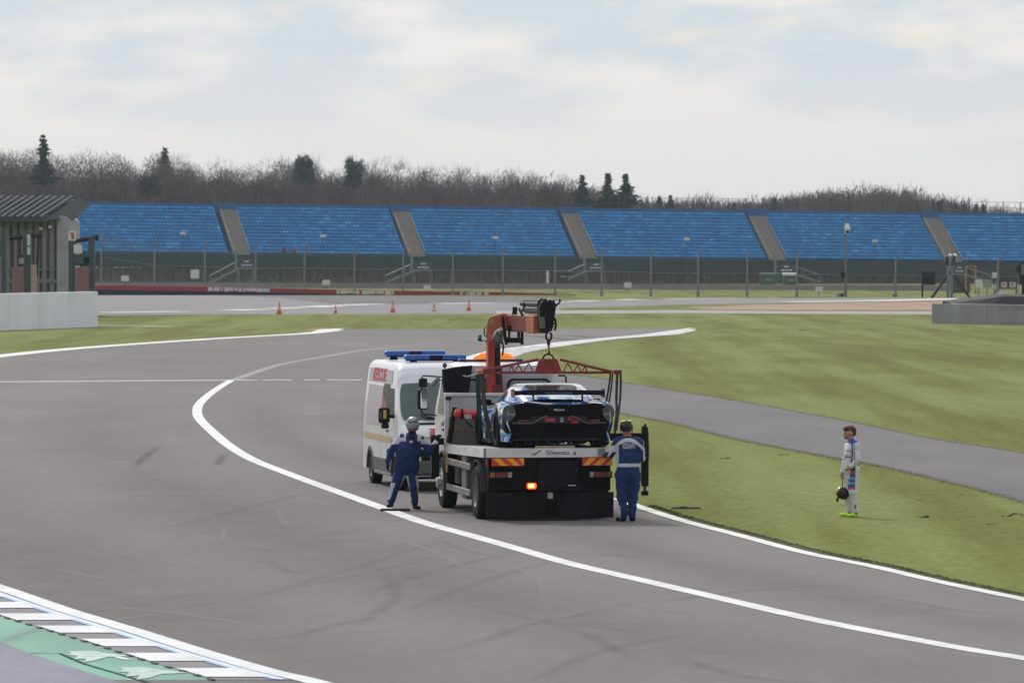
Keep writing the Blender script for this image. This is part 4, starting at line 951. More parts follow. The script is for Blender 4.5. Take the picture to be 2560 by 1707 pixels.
for i, (px, t, w, s_) in enumerate(((545, 379, .75, 31), (585, 392, .6, 32), (640, 404, .5, 33), (725, 374, .6, 34), (780, 388, .55, 35), (905, 378, .62, 36), (950, 372, .7, 37), (995, 380, .62, 38), (1048, 402, .45, 39), (1095, 398, .5, 40), (1150, 402, .5, 41), (1185, 405, .5, 42), (1245, 410, .55, 43), (1290, 418, .5, 44), (1345, 436, .45, 46), (2150, 470, .5, 47), (2205, 464, .6, 48), (2262, 468, .6, 49), (2300, 484, .5, 51), (1995, 480, .45, 52))):
    where = ['faint airy crown above the first seat block', 'smaller airy crown right of the faint one', 'thin low crown left of the second seat block peak', 'bare crown wrapping the left of the dark evergreen', 'bare crown on the right of the dark evergreen', 'left shoulder of the broad airy crown', 'top of the broad airy crown, tallest bare tree above the second aisle', 'right shoulder of the broad airy crown', 'slim bare tree just right of the broad crown', 'second slim bare tree right of the broad crown', 'slim bare tree above the third seat block', 'slim bare tree left of the dense brown crown', 'dense brown bare crown left of the crane', 'bare tree on the downward slope right of the dense crown', 'low bare tree left of the three spruces', 'left bare tree of the right-hand rise', 'highest bare tree of the right-hand rise', 'bare tree right of the highest on the right-hand rise', 'low bare tree ending the right-hand rise', 'thin bare tree above the camera mast'][i]
    tree('bare_tree', where, px, None, t, 1080 if px < 1600 else 1200, airy(s_, .34 + .02 * (i % 3), .8 if i < 3 else .88), M_twig, w, 'bare trees on the skyline', tone=rt.uniform(.3, 1))
# ================================================================ recovery truck (origin: ground under the rear face, +y forward)
TA = R(9); T0 = Vector((.68, 100.4, 0)); TU = Vector((-math.sin(TA), math.cos(TA), 0)); TR = Vector((math.cos(TA), math.sin(TA), 0))
def PL(px, py, f):                                 # pixel -> (right, forward, up) on the truck's plane y = f
    d = ray(px, py); C0 = Vector((0, 0, HC)); t = (f + (T0 - C0).dot(TU)) / d.dot(TU); p = C0 + d * t
    return Vector(((p - T0).dot(TR), f, p.z))
M_tw = mat('truck_white', (.62, .625, .66), .35, var=.12, scale=1.5, coat=.3); M_tg = mat('grey_and_shaded_white', (.42, .43, .47), .5, var=.18, scale=2)
M_al = mat('aluminium_deck', (.66, .65, .66), .5, metal=.25, var=.16, scale=2.2, stretch=(1, 1, 3)); M_ch = mat('black_chassis', (.006, .006, .008), .6, var=.3, scale=3)
M_flap = mat('rubber_flap', (.011, .011, .013), .8, var=.6, scale=2.5, stretch=(1, 1, .4)); M_tyre = mat('tyre_rubber_side', (.018, .018, .020), .8, var=.25, scale=6)
M_rimg = mat('dusty_rim', (.16, .155, .15), .6, metal=.3, var=.2); M_rimc = mat('bright_hub', (.45, .44, .42), .3, metal=.8, var=.3, scale=14)
M_red = mat('crane_red', (.36, .035, .025), .5, var=.18, scale=3); M_or = mat('crane_orange', (.44, .115, .055), .5, var=.15, scale=3); M_redd = mat('dark_red_steel', (.17, .018, .018), .55, var=.2, scale=4)
M_hyd = mat('hydraulic_grey', (.14, .135, .13), .4, metal=.4); M_glass = mat('dark_glass', (.015, .022, .025), .2, var=.1, spec=.3); M_yel = mat('amber_yellow', (.55, .30, .02), .5)
M_mud = mat('side_guard_alloy', (.22, .215, .215), .55, metal=.3, var=.2, scale=3)
truck = empty('recovery_truck', tuple(T0), TA, 'flatbed recovery truck with a red loader crane, seen from behind, carrying the racing car', 'recovery truck')
def wheel(name, parent, x, y, z, r, w, side, rim_m, hub=False, spokes=0, hz=None):
    """side = -1 left / +1 right: outer face direction"""
    k = MB(); ri = r * (.58 if not spokes else .70)
    prof = [(ri, -w / 2), (r * .93, -w / 2), (r * .985, -w * .40), (r, -w * .3), (r, w * .3), (r * .985, w * .40), (r * .93, w / 2), (ri, w / 2), (ri * .98, w * .1), (ri * .98, -w * .1), (ri, -w / 2)]
    k.lathe(prof, (0, 0, 0), 32, axis='x')
    for i in range(40):
        t = 2 * math.pi * i / 40; M = Matrix.Rotation(t, 4, 'X'); k.box((-w * .36, -.012, r * .992), (w * .36, .012, r * 1.006), M=M)
    t = k.build('wheel', M_tyre, parent); t.location = (x, y, z)
    k = MB(); s = side
    if spokes:
        k.lathe([(ri * .99, s * w * .42), (ri * .9, s * w * .40), (ri * .88, s * w * .05), (.0, s * w * .0)], n=28, axis='x')
        for i in range(spokes):
            a = 2 * math.pi * i / spokes
            for da in (-.14, .14):
                M = Matrix.Rotation(a + da, 4, 'X'); k.box((s * w * .28 - .012, -.016, .03), (s * w * .28 + .014, .016, ri * .93), M=M)
        k.lathe([(0, s * w * .36), (.05, s * w * .35), (.06, s * w * .2)], n=12, axis='x')
    else:
        k.lathe([(ri * 1.0, s * w * .47), (ri * .95, s * w * .50), (ri * .86, s * w * .42), (ri * .62, s * (w * .10 if not hub else w * .44)), (ri * .40, s * (w * .10 if not hub else w * .52)), (ri * .36, s * (w * .35 if not hub else w * .8)), (0, s * (w * .38 if not hub else w * .86))], n=28, axis='x')
        for i in range(10):
            a = 2 * math.pi * i / 10; M = Matrix.Rotation(a, 4, 'X'); xx = s * (w * .12 if not hub else w * .50)
            k.cyl(M @ Vector((xx, 0, ri * .50)), M @ Vector((xx + s * .035, 0, ri * .50)), .014, n=6)
    k.build('rim', rim_m, t); return t
wheel('wheel', truck, -1.09, 5.50, .50, .50, .27, -1, M_rimc, hub=True)
wheel('wheel', truck, 1.09, 5.50, .50, .50, .27, 1, M_rimc, hub=True)
wheel('wheel', truck, -1.06, 1.02, .50, .50, .34, -1, M_rimg)
wheel('wheel', truck, 1.06, 1.02, .50, .50, .34, 1, M_rimg)
# chassis
k = MB()
for x in (-.42, .34): k.box((x, .15, .62), (x + .08, 6.6, .86))
for y in (.3, 1.8, 3.2, 4.6): k.box((-.5, y, .66), (.5, y + .1, .82))
k.cyl((-.95, 1.02, .5), (.95, 1.02, .5), .10, n=10); k.cyl((-.95, 5.5, .45), (.95, 5.5, .45), .07, n=8); k.sphere((0, 1.02, .5), .22)
k.box((-.5, 4.4, .3), (.45, 6.8, .75), bev=.04)
k.build('chassis', M_ch, truck)
# deck: 1.36 m at the tail, 1.265 m at the headboard
def dz(y): return 1.357 - .0186 * y
k = MB(); L_ = 4.95
def dbox(x0, x1, y0, y1, z0, z1, kk=None, mi=0):
    kk = kk or k
    kk.add([(x0, y0, dz(y0) + z0), (x1, y0, dz(y0) + z0), (x1, y1, dz(y1) + z0), (x0, y1, dz(y1) + z0), (x0, y0, dz(y0) + z1), (x1, y0, dz(y0) + z1), (x1, y1, dz(y1) + z1), (x0, y1, dz(y1) + z1)],
           [(0, 3, 2, 1), (4, 5, 6, 7), (0, 1, 5, 4), (2, 3, 7, 6), (0, 4, 7, 3), (1, 2, 6, 5)], mi)
dbox(-1.18, 1.18, .05, L_ - .02, -.05, -.012)
k.build('deck_floor', mat('deck_plate', (.27, .26, .28), .6, metal=.2, var=.2, scale=4), truck)
k = MB(); dbox(-1.225, -1.18, 0, L_, -.172, 0); k.build('deck_side_rail', M_al, truck)
k = MB(); dbox(1.18, 1.225, 0, L_, -.172, 0); k.build('deck_side_rail', M_al, truck)
k = MB(); dbox(-1.178, 1.178, -.004, .05, -.172, -.002); tail = k.build('tail_board', M_al, truck)
k = MB(); dbox(-1.225, -1.178, -.010, .0, -.175, .002); dbox(1.178, 1.225, -.01, 0, -.175, .002); k.build('corner_bracket', M_mud, truck)
k = MB(); dbox(.93, 1.06, -.03, .0, -.14, -.01); k.build('tail_latch', mat('worn_bracket', (.22, .23, .22), .6), truck)
zt = dz(0) - .088
text_mesh('tail_lettering', 'Silversto', .118, mat('lettering_dark', (.03, .035, .05), .6), tail, frame((.17, -.0075, zt), (1, 0, 0), (0, 0, 1)), sx=1.1, bold=.0)
text_mesh('tail_lettering', 'e', .118, MATS['lettering_dark'], tail, frame((.49, -.0075, zt - .004), (1, 0, 0), (0, 0, 1)), sx=1.05, bold=.001)
k = MB(); k.add([(-.34, -.006, zt - .045), (-.27, -.006, zt - .045), (-.12, -.006, zt + .04), (-.17, -.006, zt + .045)], [(0, 1, 2, 3)])
k.build('tail_emblem', mat('emblem_grey', (.16, .165, .17), .6), tail)
# rear body under the deck
k = MB(); k.box((-1.12, .10, .56), (1.19, .9, 1.17), bev=.02); k.box((-.95, .02, 1.0), (1.0, .12, 1.18))
k.build('rear_subframe', M_ch, truck)
k = MB(); k.box((-.20, -.04, .62), (.56, .10, 1.10), bev=.02); k.box((-.30, -.02, .56), (.62, .08, .64), bev=.01); k.build('winch_housing', mat('housing_black', (.010, .010, .014), .55, var=.3), truck)
k = MB(); k.box((.36, -.06, .655), (.50, -.042, .67)); k.build('number_plate_lamp', M_al, truck)
k = MB(); k.box((-1.17, .02, .055), (1.235, .055, .535), bev=.015)
for x in (-.9, -.3, .3, .9): k.box((x, .005, .50), (x + .05, .02, .54))
k.build('mud_flap', M_flap, truck)
k = MB(); k.box((-.02, -.02, .41), (.08, .02, .53), bev=.01); k.build('towing_eye', M_rimc, truck)
k = MB(); k.box((-.06, -.05, .22), (.12, .02, .42), bev=.02); k.cyl((.03, -.08, .25), (.03, .0, .25), .05, n=10); k.build('tow_coupling', M_ch, truck)
for xa, xb, flip in ((-1.07, -.463, 1), (.635, 1.20, -1)):
    k = MB(); k.box((xa, -.02, 1.03), (xb, .03, 1.172)); ch = k.build('chevron_board', mat('chevron_red', (.62, .035, .02), .5, var=.05), truck)
    k = MB(); n = 3; w = (xb - xa); z0, z1 = 1.034, 1.168
    for i in range(n):
        a = xa + w * (.04 + .40 * i - (.0 if flip > 0 else .07)); q = [(a + .15, z0), (a + .27, z0), (a + .12, z1), (a + .0, z1)] if flip > 0 else [(a, z0), (a + .13, z0), (a + .28, z1), (a + .15, z1)]
        q = [(min(max(u, xa + .005), xb - .005), v) for u, v in q]
        if q[1][0] - q[0][0] > .02 or q[2][0] - q[3][0] > .02: k.add([(u, -.024, v) for u, v in q], [(0, 1, 2, 3)])
    k.build('chevron_stripes', mat('chevron_yellow', (.85, .38, .01), .5, var=.05), ch)
for xa, xb, inv in ((-1.12, -.67, 0), (.76, 1.21, 1)):
    k = MB(); k.box((xa, .0, .795), (xb, .10, .925), bev=.015); tl = k.build('tail_lamp', M_ch, truck)
    w = xb - xa; parts = [(0.04, .24, 'amber_lens', (.26, .09, .02)), (.27, .74, 'red_lens', (.16, .02, .02)), (.78, .96, 'clear_lens', (.28, .27, .27))]
    for a, b, nm, c in parts:
        if inv: a, b = 1 - b, 1 - a
        k = MB(); k.box((xa + w * a, -.012, .812), (xa + w * b, .005, .91), bev=.006); k.build(nm, mat(nm, c, .25), tl)
k = MB(); k.box((-.41, -.055, .60), (-.235, .02, .712), bev=.03); fg = k.build('fog_lamp', mat('fog_lamp_red', (.6, .02, .01), .3, emit=(1, .06, .01), es=3.2), truck)
k = MB(); k.box((-.385, -.062, .628), (-.285, -.054, .69), bev=.003); k.build('fog_lamp_filament', mat('fog_lamp_core', (.9, .5, .1), .3, emit=(1, .42, .06), es=9), fg)
k = MB(); k.box((-1.165, .05, 1.02), (-1.115, .12, 1.17), bev=.01); k.build('side_marker', mat('marker_red', (.22, .01, .03), .3), truck)
# side guards, boxes, mudguards
for sx in (-1, 1):
    k = MB()
    for z in (.885, .39):
        k.box((sx * 1.21 - .02, 1.72, z), (sx * 1.21 + .02, 4.75, z + .12), bev=.01)
    k.build('side_guard', M_mud, truck)
k = MB(); k.box((-1.20, 2.35, .33), (-.62, 2.95, 1.16), bev=.03); k.box((-1.19, 2.4, .30), (-.7, 2.9, .42), bev=.03); k.build('locker', mat('locker_grey', (.11, .11, .115), .5, var=.2), truck)
k = MB(); k.box((-1.15, 3.6, .52), (-.6, 4.2, .98), bev=.05); k.cyl((-1.0, 3.7, .95), (-1.0, 4.1, .95), .09, n=10); k.build('air_tank', mat('tank_dark', (.06, .055, .055), .5, var=.3), truck)
k = MB(); k.box((.62, 2.3, .35), (1.18, 3.8, 1.1), bev=.04); k.build('fuel_tank', M_hyd, truck)
k = MB(); k.cyl((-1.215, 3.35, .98), (-1.235, 3.35, .98), .045, n=10); k.build('side_reflector', mat('amber_reflector', (.6, .18, .02), .3), truck)
for y, r_, x in ((1.02, .60, 1.0), (5.50, .60, 1.0)):
    for sx in (-1, 1):
        k = MB(); secs = []
        for i in range(15):
            t = math.pi * (.02 + .96 * i / 14); c, s = math.cos(t), math.sin(t)
            if y < 2 and sx * 0 == 1: continue
            secs.append([(sx * .84, y + c * r_, .5 + s * r_ * (.98)), (sx * 1.215, y + c * r_, .5 + s * r_ * .98), (sx * 1.215, y + c * (r_ + .03), .5 + s * (r_ * .98 + .03)), (sx * .84, y + c * (r_ + .03), .5 + s * (r_ * .98 + .03))])
        k.loft(secs); k.build('mudguard', mat('mudguard_grey', (.055, .055, .06), .6), truck)
k = MB(); k.box((-1.235, 4.68, .72), (-1.20, 4.80, 1.16), bev=.01); k.build('yellow_reflective_strip', M_yel, truck)
k = MB(); k.box((-1.22, 4.76, .35), (-1.0, 4.82, 1.2)); k.build('front_wheel_spray_guard', M_ch, truck)
# cab
cab_x0, cab_x1, cy0, cy1 = -1.13, 1.06, 5.15, 7.0
k = MB()
def cab_sec(y):
    # lower edge follows the wheel arch, roof dips a little to the front
    arch = .46 + math.sqrt(max(0, .62 ** 2 - (y - 5.5) ** 2)) if abs(y - 5.5) < .62 else .46
    f = (y - cy0) / (cy1 - cy0); top = 2.78 + .06 * math.sin(math.pi * min(1, f * 1.1)) - (.10 * max(0, f - .8) / .2)
    ins = .10 + (.05 * max(0, f - .85) / .15)
    c = (cab_x0 + cab_x1) / 2; h = (cab_x1 - cab_x0) / 2
    half = [(h - .03, arch), (h, arch + .1), (h, 1.75), (h - .02, 1.95), (h - ins, top - .16), (h - ins - .05, top - .05), (h - ins - .18, top)]
    return [(c + x, y, z) for x, z in half] + [(c - x, y, z) for x, z in half[::-1]]
k.loft([cab_sec(cy0 + (cy1 - cy0) * i / 16) for i in range(17)], smooth=True); cab = k.build('cab', M_tw, truck, sharp=30)
k = MB(); k.box((-1.0, 5.135, 1.0), (.93, 5.149, 2.66), bev=.004); k.build('rear_wall', M_tg, cab)  # white rear wall of the cab, its shade put into the grey
def rrect(x0, x1, z0, z1, r_, n=5):
    pts = []
    for cx, cz, a0 in ((x1 - r_, z1 - r_, 0), (x0 + r_, z1 - r_, 90), (x0 + r_, z0 + r_, 180), (x1 - r_, z0 + r_, 270)):
        for i in range(n + 1): t = R(a0 + 90 * i / n); pts.append((cx + r_ * math.cos(t), cz + r_ * math.sin(t)))
    return pts
for x0, x1 in ((-.80, -.24), (.03, .885)):
    k = MB(); k.prism(rrect(x0, x1, 1.95, 2.53, .12), 5.11, 5.128, 'y'); k2 = k.build('rear_window', M_blk, cab)
    k = MB(); k.prism(rrect(x0 + .04, x1 - .04, 1.99, 2.49, .09), 5.10, 5.108, 'y'); k.build('pane', mat('cab_glass', (.20, .25, .25), .1, spec=.8, var=.15), k2)
# left door glass and trim
k = MB(); xs_ = cab_x0 - .004
k.add([(xs_, 5.62, 1.82), (xs_, 6.62, 1.82), (xs_ + .07, 6.45, 2.56), (xs_ + .07, 5.62, 2.56)], [(0, 1, 2, 3)]); k.build('door_window', M_glass, cab)
k = MB()
for y in (5.40, 5.56): k.box((xs_ - .01, y, .9), (xs_ + .01, y + .03, 2.5))
k.build('door_seam', M_blk, cab)
k = MB(); k.box((xs_ - .03, 5.62, 1.50), (xs_, 5.78, 1.54)); k.build('door_handle', M_blk, cab)
k = MB()
for (a, b, c, d) in ((5.75, 1.60, 5.78, 1.70), (5.84, 1.58, 5.87, 1.66), (5.92, 1.58, 5.95, 1.66), (6.02, 1.58, 6.05, 1.65)): k.box((xs_ - .004, a, b), (xs_ + .002, c + .03, d))
k.build('door_lettering', M_galv, cab)
# roof: beacon bar
k = MB(); k.box((-.79, 5.95, 2.845), (.46, 6.13, 2.885), bev=.02); bb = k.build('beacon_bar', M_navy, cab)
k = MB(); b0 = PL(1184, 897, 6.0).x; b1 = PL(1286, 897, 6.0).x
secs = []
for i in range(13):
    t = i / 12; e = 1 - abs(2 * t - 1) ** 6 * .75; x = b0 + (b1 - b0) * t
    secs.append([(x, 6.04 + .13 * math.cos(a) * min(1, e + .2), 2.89 + .135 * max(0, math.sin(a)) * e) for a in [math.pi * j / 8 for j in range(9)]])
k.loft(secs); k.build('amber_beacon', mat('amber_plastic', (.80, .20, .02), .25, emit=(1, .28, .03), es=.35), cab)
for x0, x1 in ((-.80, -.66), (.30, .47)): k = MB(); k.box((x0, 5.93, 2.83), (x1, 6.12, 2.90), bev=.02); k.build('strobe_lamp', mat('strobe_blue', (.02, .015, .08), .3), cab)
# mirrors on the left, hoop on the right
k = MB(); a = PL(1104, 943, 6.6); f = 6.65
P_ = lambda px, py: PL(px, py, 6.65)
k.tube([P_(1104, 942), P_(1058, 939), P_(1054, 945)], .014, n=6); k.tube([P_(1054, 1016), P_(1054, 1031), P_(1060, 1035), P_(1092, 1038)], .014, n=6); k.tube([P_(1054, 945), P_(1054, 1020)], .012, n=6)
arm = k.build('mirror_arm', M_blk, cab)
for (xa, xb, ya, yb) in ((1048, 1068.5, 945, 968), (1044.5, 1068.5, 972, 1024)):
    p, q = P_(xa, yb), P_(xb, ya); k = MB(); k.box((p.x, 6.62, p.z), (q.x, 6.78, q.z), bev=.04); mh = k.build('mirror', M_blk, cab)
    k = MB(); k.prism(rrect(p.x + (.05 if yb > 1000 else .02), q.x - .015, p.z + .03, q.z - .02, .03), 6.598, 6.612, 'y'); k.build('mirror_glass', mat('mirror_glass', (.8, .85, .85), .04, metal=1, var=.02) if yb > 1000 else M_glass, mh)
k = MB(); k.cyl(P_(1079, 964), P_(1098, 945), .055, n=10); k.build('wide_angle_lamp', M_galv, cab)
k = MB(); k.tube([PL(1396, 938, 6.3), PL(1411, 939, 6.3), PL(1415, 943, 6.3), PL(1415, 957, 6.3)], .018, n=6); k.build('mirror_arm', M_blk, cab)
k = MB(); k.sphere(PL(1112, 913, 5.6), (.045, .045, .055)); k.cyl(PL(1112, 913, 5.6), PL(1112, 930, 5.6), .012, n=6); k.build('marker_light', mat('purple_lens', (.10, .02, .12), .3), cab)
# black intake panel behind the cab
p, q = PL(1108, 981, 4.95), PL(1180, 916, 4.95)
k = MB(); k.prism([(p.x + .01, p.z), (q.x - .07, p.z), (q.x, q.z + .02), (p.x + .24, q.z - .01), (p.x - .015, q.z - .06)], 4.88, 5.05, 'y'); k.build('intake_panel', mat('black_sheet', (.012, .011, .016), .8, var=.3, scale=5), truck)
# headboard
k = MB(); hx0, hx1 = PL(1111, 1000, 4.75).x, 1.10
k.box((hx0, 4.70, 1.27), (hx0 + .085, 4.80, 2.22), bev=.01); k.box((hx1 - .08, 4.70, 1.27), (hx1, 4.80, 2.22)); k.box((hx0, 4.69, 2.20), (hx1, 4.82, 2.265), bev=.012)
k.build('headboard_frame', M_al, truck)
k = MB(); k.box((hx0 + .085, 4.73, 1.27), (hx1 - .08, 4.77, 2.20)); k.build('headboard_panel', M_tg, truck)
k = MB(); k.box((hx0 + .086, 4.715, 1.27), (hx1 - .09, 4.729, 1.80)); k.build('lower_panel', mat('darker_grey_panel', (.17, .165, .165), .7, var=.2, scale=2), truck)  # lower half of the headboard in a darker grey
k = MB(); k.box((hx0 + .01, 4.66, 2.13), (hx0 + .12, 4.70, 2.19), bev=.01); k.build('work_lamp', M_blk, truck)
k = MB(); k.cyl(PL(1137, 1018, 4.5), PL(1121, 1107, 4.5), .045, n=8); k.cyl(PL(1140, 1022, 4.45), PL(1128, 1107, 4.45), .016, n=6); k.build('ramp_strut', M_blk, truck)
k = MB(); k.cyl(PL(1142, 1034, 4.4), PL(1194, 1038, 4.4), .095, n=18); k.sphere(PL(1142, 1034, 4.4), (.06, .09, .095)); fe = k.build('fire_extinguisher', mat('extinguisher_red', (.55, .012, .02), .3, coat=.4), truck)
k = MB(); k.cyl(PL(1150.5, 1034.5, 4.4), PL(1156, 1035, 4.4), .103, n=18); k.build('clamp', M_blk, fe)
k = MB(); a, b = PL(1161, 1047, 4.29), PL(1179, 1036, 4.29); k.box((a.x, 4.288, a.z), (b.x, 4.30, b.z)); k.build('label_plate', mat('paper_label', (.5, .47, .47), .7), fe)
k = MB(); k.tube([PL(1154, 1022, 4.3), PL(1158, 1042, 4.28), PL(1168, 1056, 4.28), PL(1182, 1069, 4.28)], .014, n=6); k.build('hose', M_blk, fe)
k = MB(); k.cyl(PL(1145, 1069, 4.5), PL(1196, 1078, 4.5), .018, n=6); k.sphere(PL(1138, 1070, 4.5), (.06, .04, .07)); k.build('lashing_bar', mat('ochre_strap', (.25, .19, .08), .8), truck)
# ---- crane
fc = 4.93
cr = MB(); p, q = PL(1217.6, 860, fc), PL(1253, 983, fc)
k = MB(); k.box((p.x, fc - .14, 1.2), (p.x + .135, fc + .14, 3.30), bev=.02); k.prism([(p.x - .02, 2.0), (p.x + .145, 2.0), (p.x + .14, 2.6), (p.x + .0, 2.6)], fc - .16, fc + .1, 'y'); crane = k.build('crane_column', M_red, truck)
k = MB(); k.box((p.x + .14, fc - .12, 1.25), (q.x - .03, fc + .12, 3.26), bev=.02); k.build('column_guard', mat('crane_black_side', (.03, .028, .028), .5, var=.3), crane)
k = MB(); k.prism([(q.x - .03, 1.9), (q.x + .03, 2.1), (q.x - .0, 2.75), (q.x - .03, 2.75)], fc - .1, fc + .1, 'y'); k.box((-.32, fc - .17, 2.27), (-.16, fc - .14, 2.42), bev=.01); k.build('column_foot', M_redd, crane)
k = MB(); k.box((-.55, fc - .2, .9), (.15, fc + .2, 1.4), bev=.03); k.build('crane_base', M_ch, crane)
cheek = [(1217.5, 853), (1215.5, 832), (1218, 812), (1221.5, 797), (1224, 793), (1241, 788.5), (1258, 783.5), (1262, 783), (1275, 788), (1275, 818), (1268, 826), (1262, 822), (1257, 817), (1250, 819), (1240, 824), (1234, 833), (1229, 851), (1224, 856)]
for dy, mm, nm in ((-.17, M_or, 'boom_cheek'), (.12, M_red, 'boom_cheek')):
    k = MB(); k.prism([(PL(a, b, fc + dy).x, PL(a, b, fc + dy).z) for a, b in cheek], fc + dy, fc + dy + .04, 'y'); bc = k.build(nm, mm, crane)
k = MB(); pp = [PL(a, b, fc) for a, b in cheek]; secs = []
for a in pp[3:10]: secs.append([(a.x, fc - .13, a.z - .01), (a.x, fc + .12, a.z - .01)])
k.loft(secs, closed=False, caps=False, smooth=False); k.build('boom_top_plate', mat('crane_top_pale', (.55, .30, .20), .6), crane)  # paler orange along the top of the boom
k = MB(); k.box(PL(1224, 812, fc - .19), tuple(PL(1234, 797, fc - .17))); k.build('maker_plate', mat('plate_dull', (.30, .22, .12), .6), crane)
k = MB(); k.cyl(PL(1236, 862, fc), PL(1252, 832, fc), .085, n=14); k.cyl(PL(1250, 838, fc - .1), PL(1258, 828, fc - .1), .06, n=12); k.sphere(PL(1245, 848, fc - .08), (.11, .08, .11)); k.build('hydraulic_ram', M_hyd, crane)
k = MB()
for x in (1238, 1243, 1249): k.cyl(PL(x, 852, fc - .12), PL(x, 869, fc - .12), .012, n=6)
k.build('pipe', M_hyd, crane)
# main boom towards the camera
b0 = Vector((PL(1262, 806, fc).x + .10, 4.86, 3.615)); b1 = Vector((PL(1352, 809, 2.35).x, 2.35, 3.615))
ud = (b1 - b0).normalized(); sd = Vector((-ud.y, ud.x, 0)) * -1
def bbox(kk, u0, u1, v0, v1, z0, z1, bev=.012):     # box along the boom: u metres from b0, v sideways, z absolute
    M = Matrix((ud, Vector((-ud.y, ud.x, 0)), Vector((0, 0, 1)))).transposed().to_4x4(); M.translation = Vector((b0.x, b0.y, 0))
    kk.box((u0, v0, z0), (u1, v1, z1), bev=bev, M=M); return M
LB = (b1 - b0).length
k = MB(); bbox(k, 0, LB * .80, -.12, .12, 3.47, 3.77); boom = k.build('main_boom', M_redd, crane)
k = MB(); bbox(k, LB * .74, LB - .05, -.135, .135, 3.45, 3.785); k.build('boom_collar', M_or, boom)
k = MB(); bbox(k, 0, LB * .75, -.10, .10, 3.772, 3.79, 0); k.build('boom_top_strip', mat('crane_top_pale', (0, 0, 0)), boom)
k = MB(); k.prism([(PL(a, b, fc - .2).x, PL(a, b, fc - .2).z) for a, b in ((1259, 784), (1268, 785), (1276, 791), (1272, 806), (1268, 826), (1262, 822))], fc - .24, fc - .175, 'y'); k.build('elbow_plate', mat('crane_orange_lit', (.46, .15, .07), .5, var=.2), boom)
k = MB()
M = bbox(k, LB * .62, LB * .66, .1, .16, 3.5, 3.6)
for z, v, r_ in ((3.87, .05, .055), (4.00, -.02, .048), (3.97, .10, .03)):
    k.cyl(M @ Vector((LB * .42, v, z)), M @ Vector((LB * 1.0, v, z)), r_, n=12)
k.cyl(M @ Vector((LB * .40, 0, 4.06)), M @ Vector((LB, 0, 4.075)), .012, n=6)
k.build('extension_ram', mat('ram_black', (.035, .03, .035), .35, metal=.3), boom)
xa, xb = PL(1345, 800, 2.3).x, PL(1391, 800, 2.3).x
k = MB(); hd = [(1346, 768), (1352, 757), (1358, 750), (1366, 753), (1371, 748), (1378, 752), (1386, 758), (1387, 772), (1382, 800), (1381, 815), (1377, 826), (1366, 833), (1352, 831), (1347, 822)]
k.prism([(PL(a, b, 2.25).x, PL(a, b, 2.25).z) for a, b in hd], 2.12, 2.42, 'y'); head = k.build('boom_head', mat('boom_head_black', (.017, .015, .017), .55, var=.3), boom)
k = MB(); k.prism([(PL(a, b, 2.1).x, PL(a, b, 2.1).z) for a, b in ((1347, 791), (1362, 793), (1363, 820), (1349, 822))], 2.09, 2.118, 'y'); k.build('head_plate', M_hyd, head)
k = MB(); k.tube([PL(1382, 768, 2.2), PL(1391, 764, 2.2), PL(1384.5, 757, 2.2), PL(1385, 750, 2.2)], .02, n=6); k.tube([PL(1390, 764, 2.2), PL(1398, 757, 2.2), PL(1400, 753, 2.2), PL(1399, 748, 2.2)], .02, n=6); k.build('cable_guide', M_blk, head)
k = MB(); k.tube([PL(1383, 793, 2.2), PL(1388, 799, 2.2), PL(1390, 812, 2.2), PL(1387, 826, 2.2)], .022, n=6); k.tube([PL(1384, 790, 2.1), PL(1388, 806, 2.1), PL(1382, 813, 2.1)], .013, n=6); k.build('hose_loop', M_blk, head)
k = MB(); k.cyl(PL(1369, 756, 2.15), PL(1374.5, 745, 2.15), .014, n=6); k.build('bright_lever', mat('bright_steel', (.8, .85, .85), .15, metal=.6), head)
k = MB()
for (x0, y0, x1, y1) in ((1349, 752, 1356, 747), (1356, 749, 1362, 755), (1362, 748, 1366, 756), (1344, 757, 1351, 750), (1308, 757, 1312, 770), (1309, 766, 1304, 780)): k.tube([PL(x0, y0, 2.3), PL((x0 + x1) / 2 + 2, (y0 + y1) / 2 - 2, 2.3), PL(x1, y1, 2.3)], .018, n=5)
k.build('hydraulic_hoses', M_blk, head)
k = MB(); k.tube([PL(1257, 792, 4.6), PL(1258, 812, 4.55), PL(1262, 832, 4.5), PL(1263, 846, 4.5), PL(1266, 858, 4.5)], .032, n=7); k.build('hydraulic_hose', M_blk, boom); k = MB(); k.tube([PL(1298, 772, 3.6), PL(1305, 786, 3.4), PL(1314, 798, 3.3), PL(1320, 812, 3.2)], .028, n=7); k.sphere(PL(1320, 812, 3.15), (.05, .05, .07)); k.build('hydraulic_hose', M_blk, boom); k = MB(); k.tube([PL(1256, 855, 4.8), PL(1259, 868, 4.8), PL(1256, 888, 4.8)], .018, n=6); k.build('hydraulic_hose', M_blk, boom)
k = MB(); k.box(PL(1283, 786, 4.0), tuple(PL(1291, 767, 4.12)), bev=.01); k.cyl(PL(1280, 790, 4), PL(1285, 770, 4), .012, n=5); k.build('valve_tower', M_blk, boom)
k = MB()
for (a, b, c, d) in ((1270, 812, 1306, 829), (1267, 844, 1306, 857)): p, q = PL(a, d, 4.35), PL(c, b, 4.35); k.box((p.x, 4.28, p.z), (q.x, 4.42, q.z), bev=.01)
for (a, b, c, d) in ((1271, 826, 1275, 850), (1294, 826, 1299, 850), (1302, 826, 1308, 861)): p, q = PL(a, d, 4.35), PL(c, b, 4.35); k.box((p.x, 4.30, p.z), (q.x, 4.40, q.z))
p, q = PL(1263, 862, 4.35), PL(1268, 842, 4.35); k.box((p.x, 4.3, p.z), (q.x, 4.4, q.z)); k.build('jib_bracket', M_blk, boom)
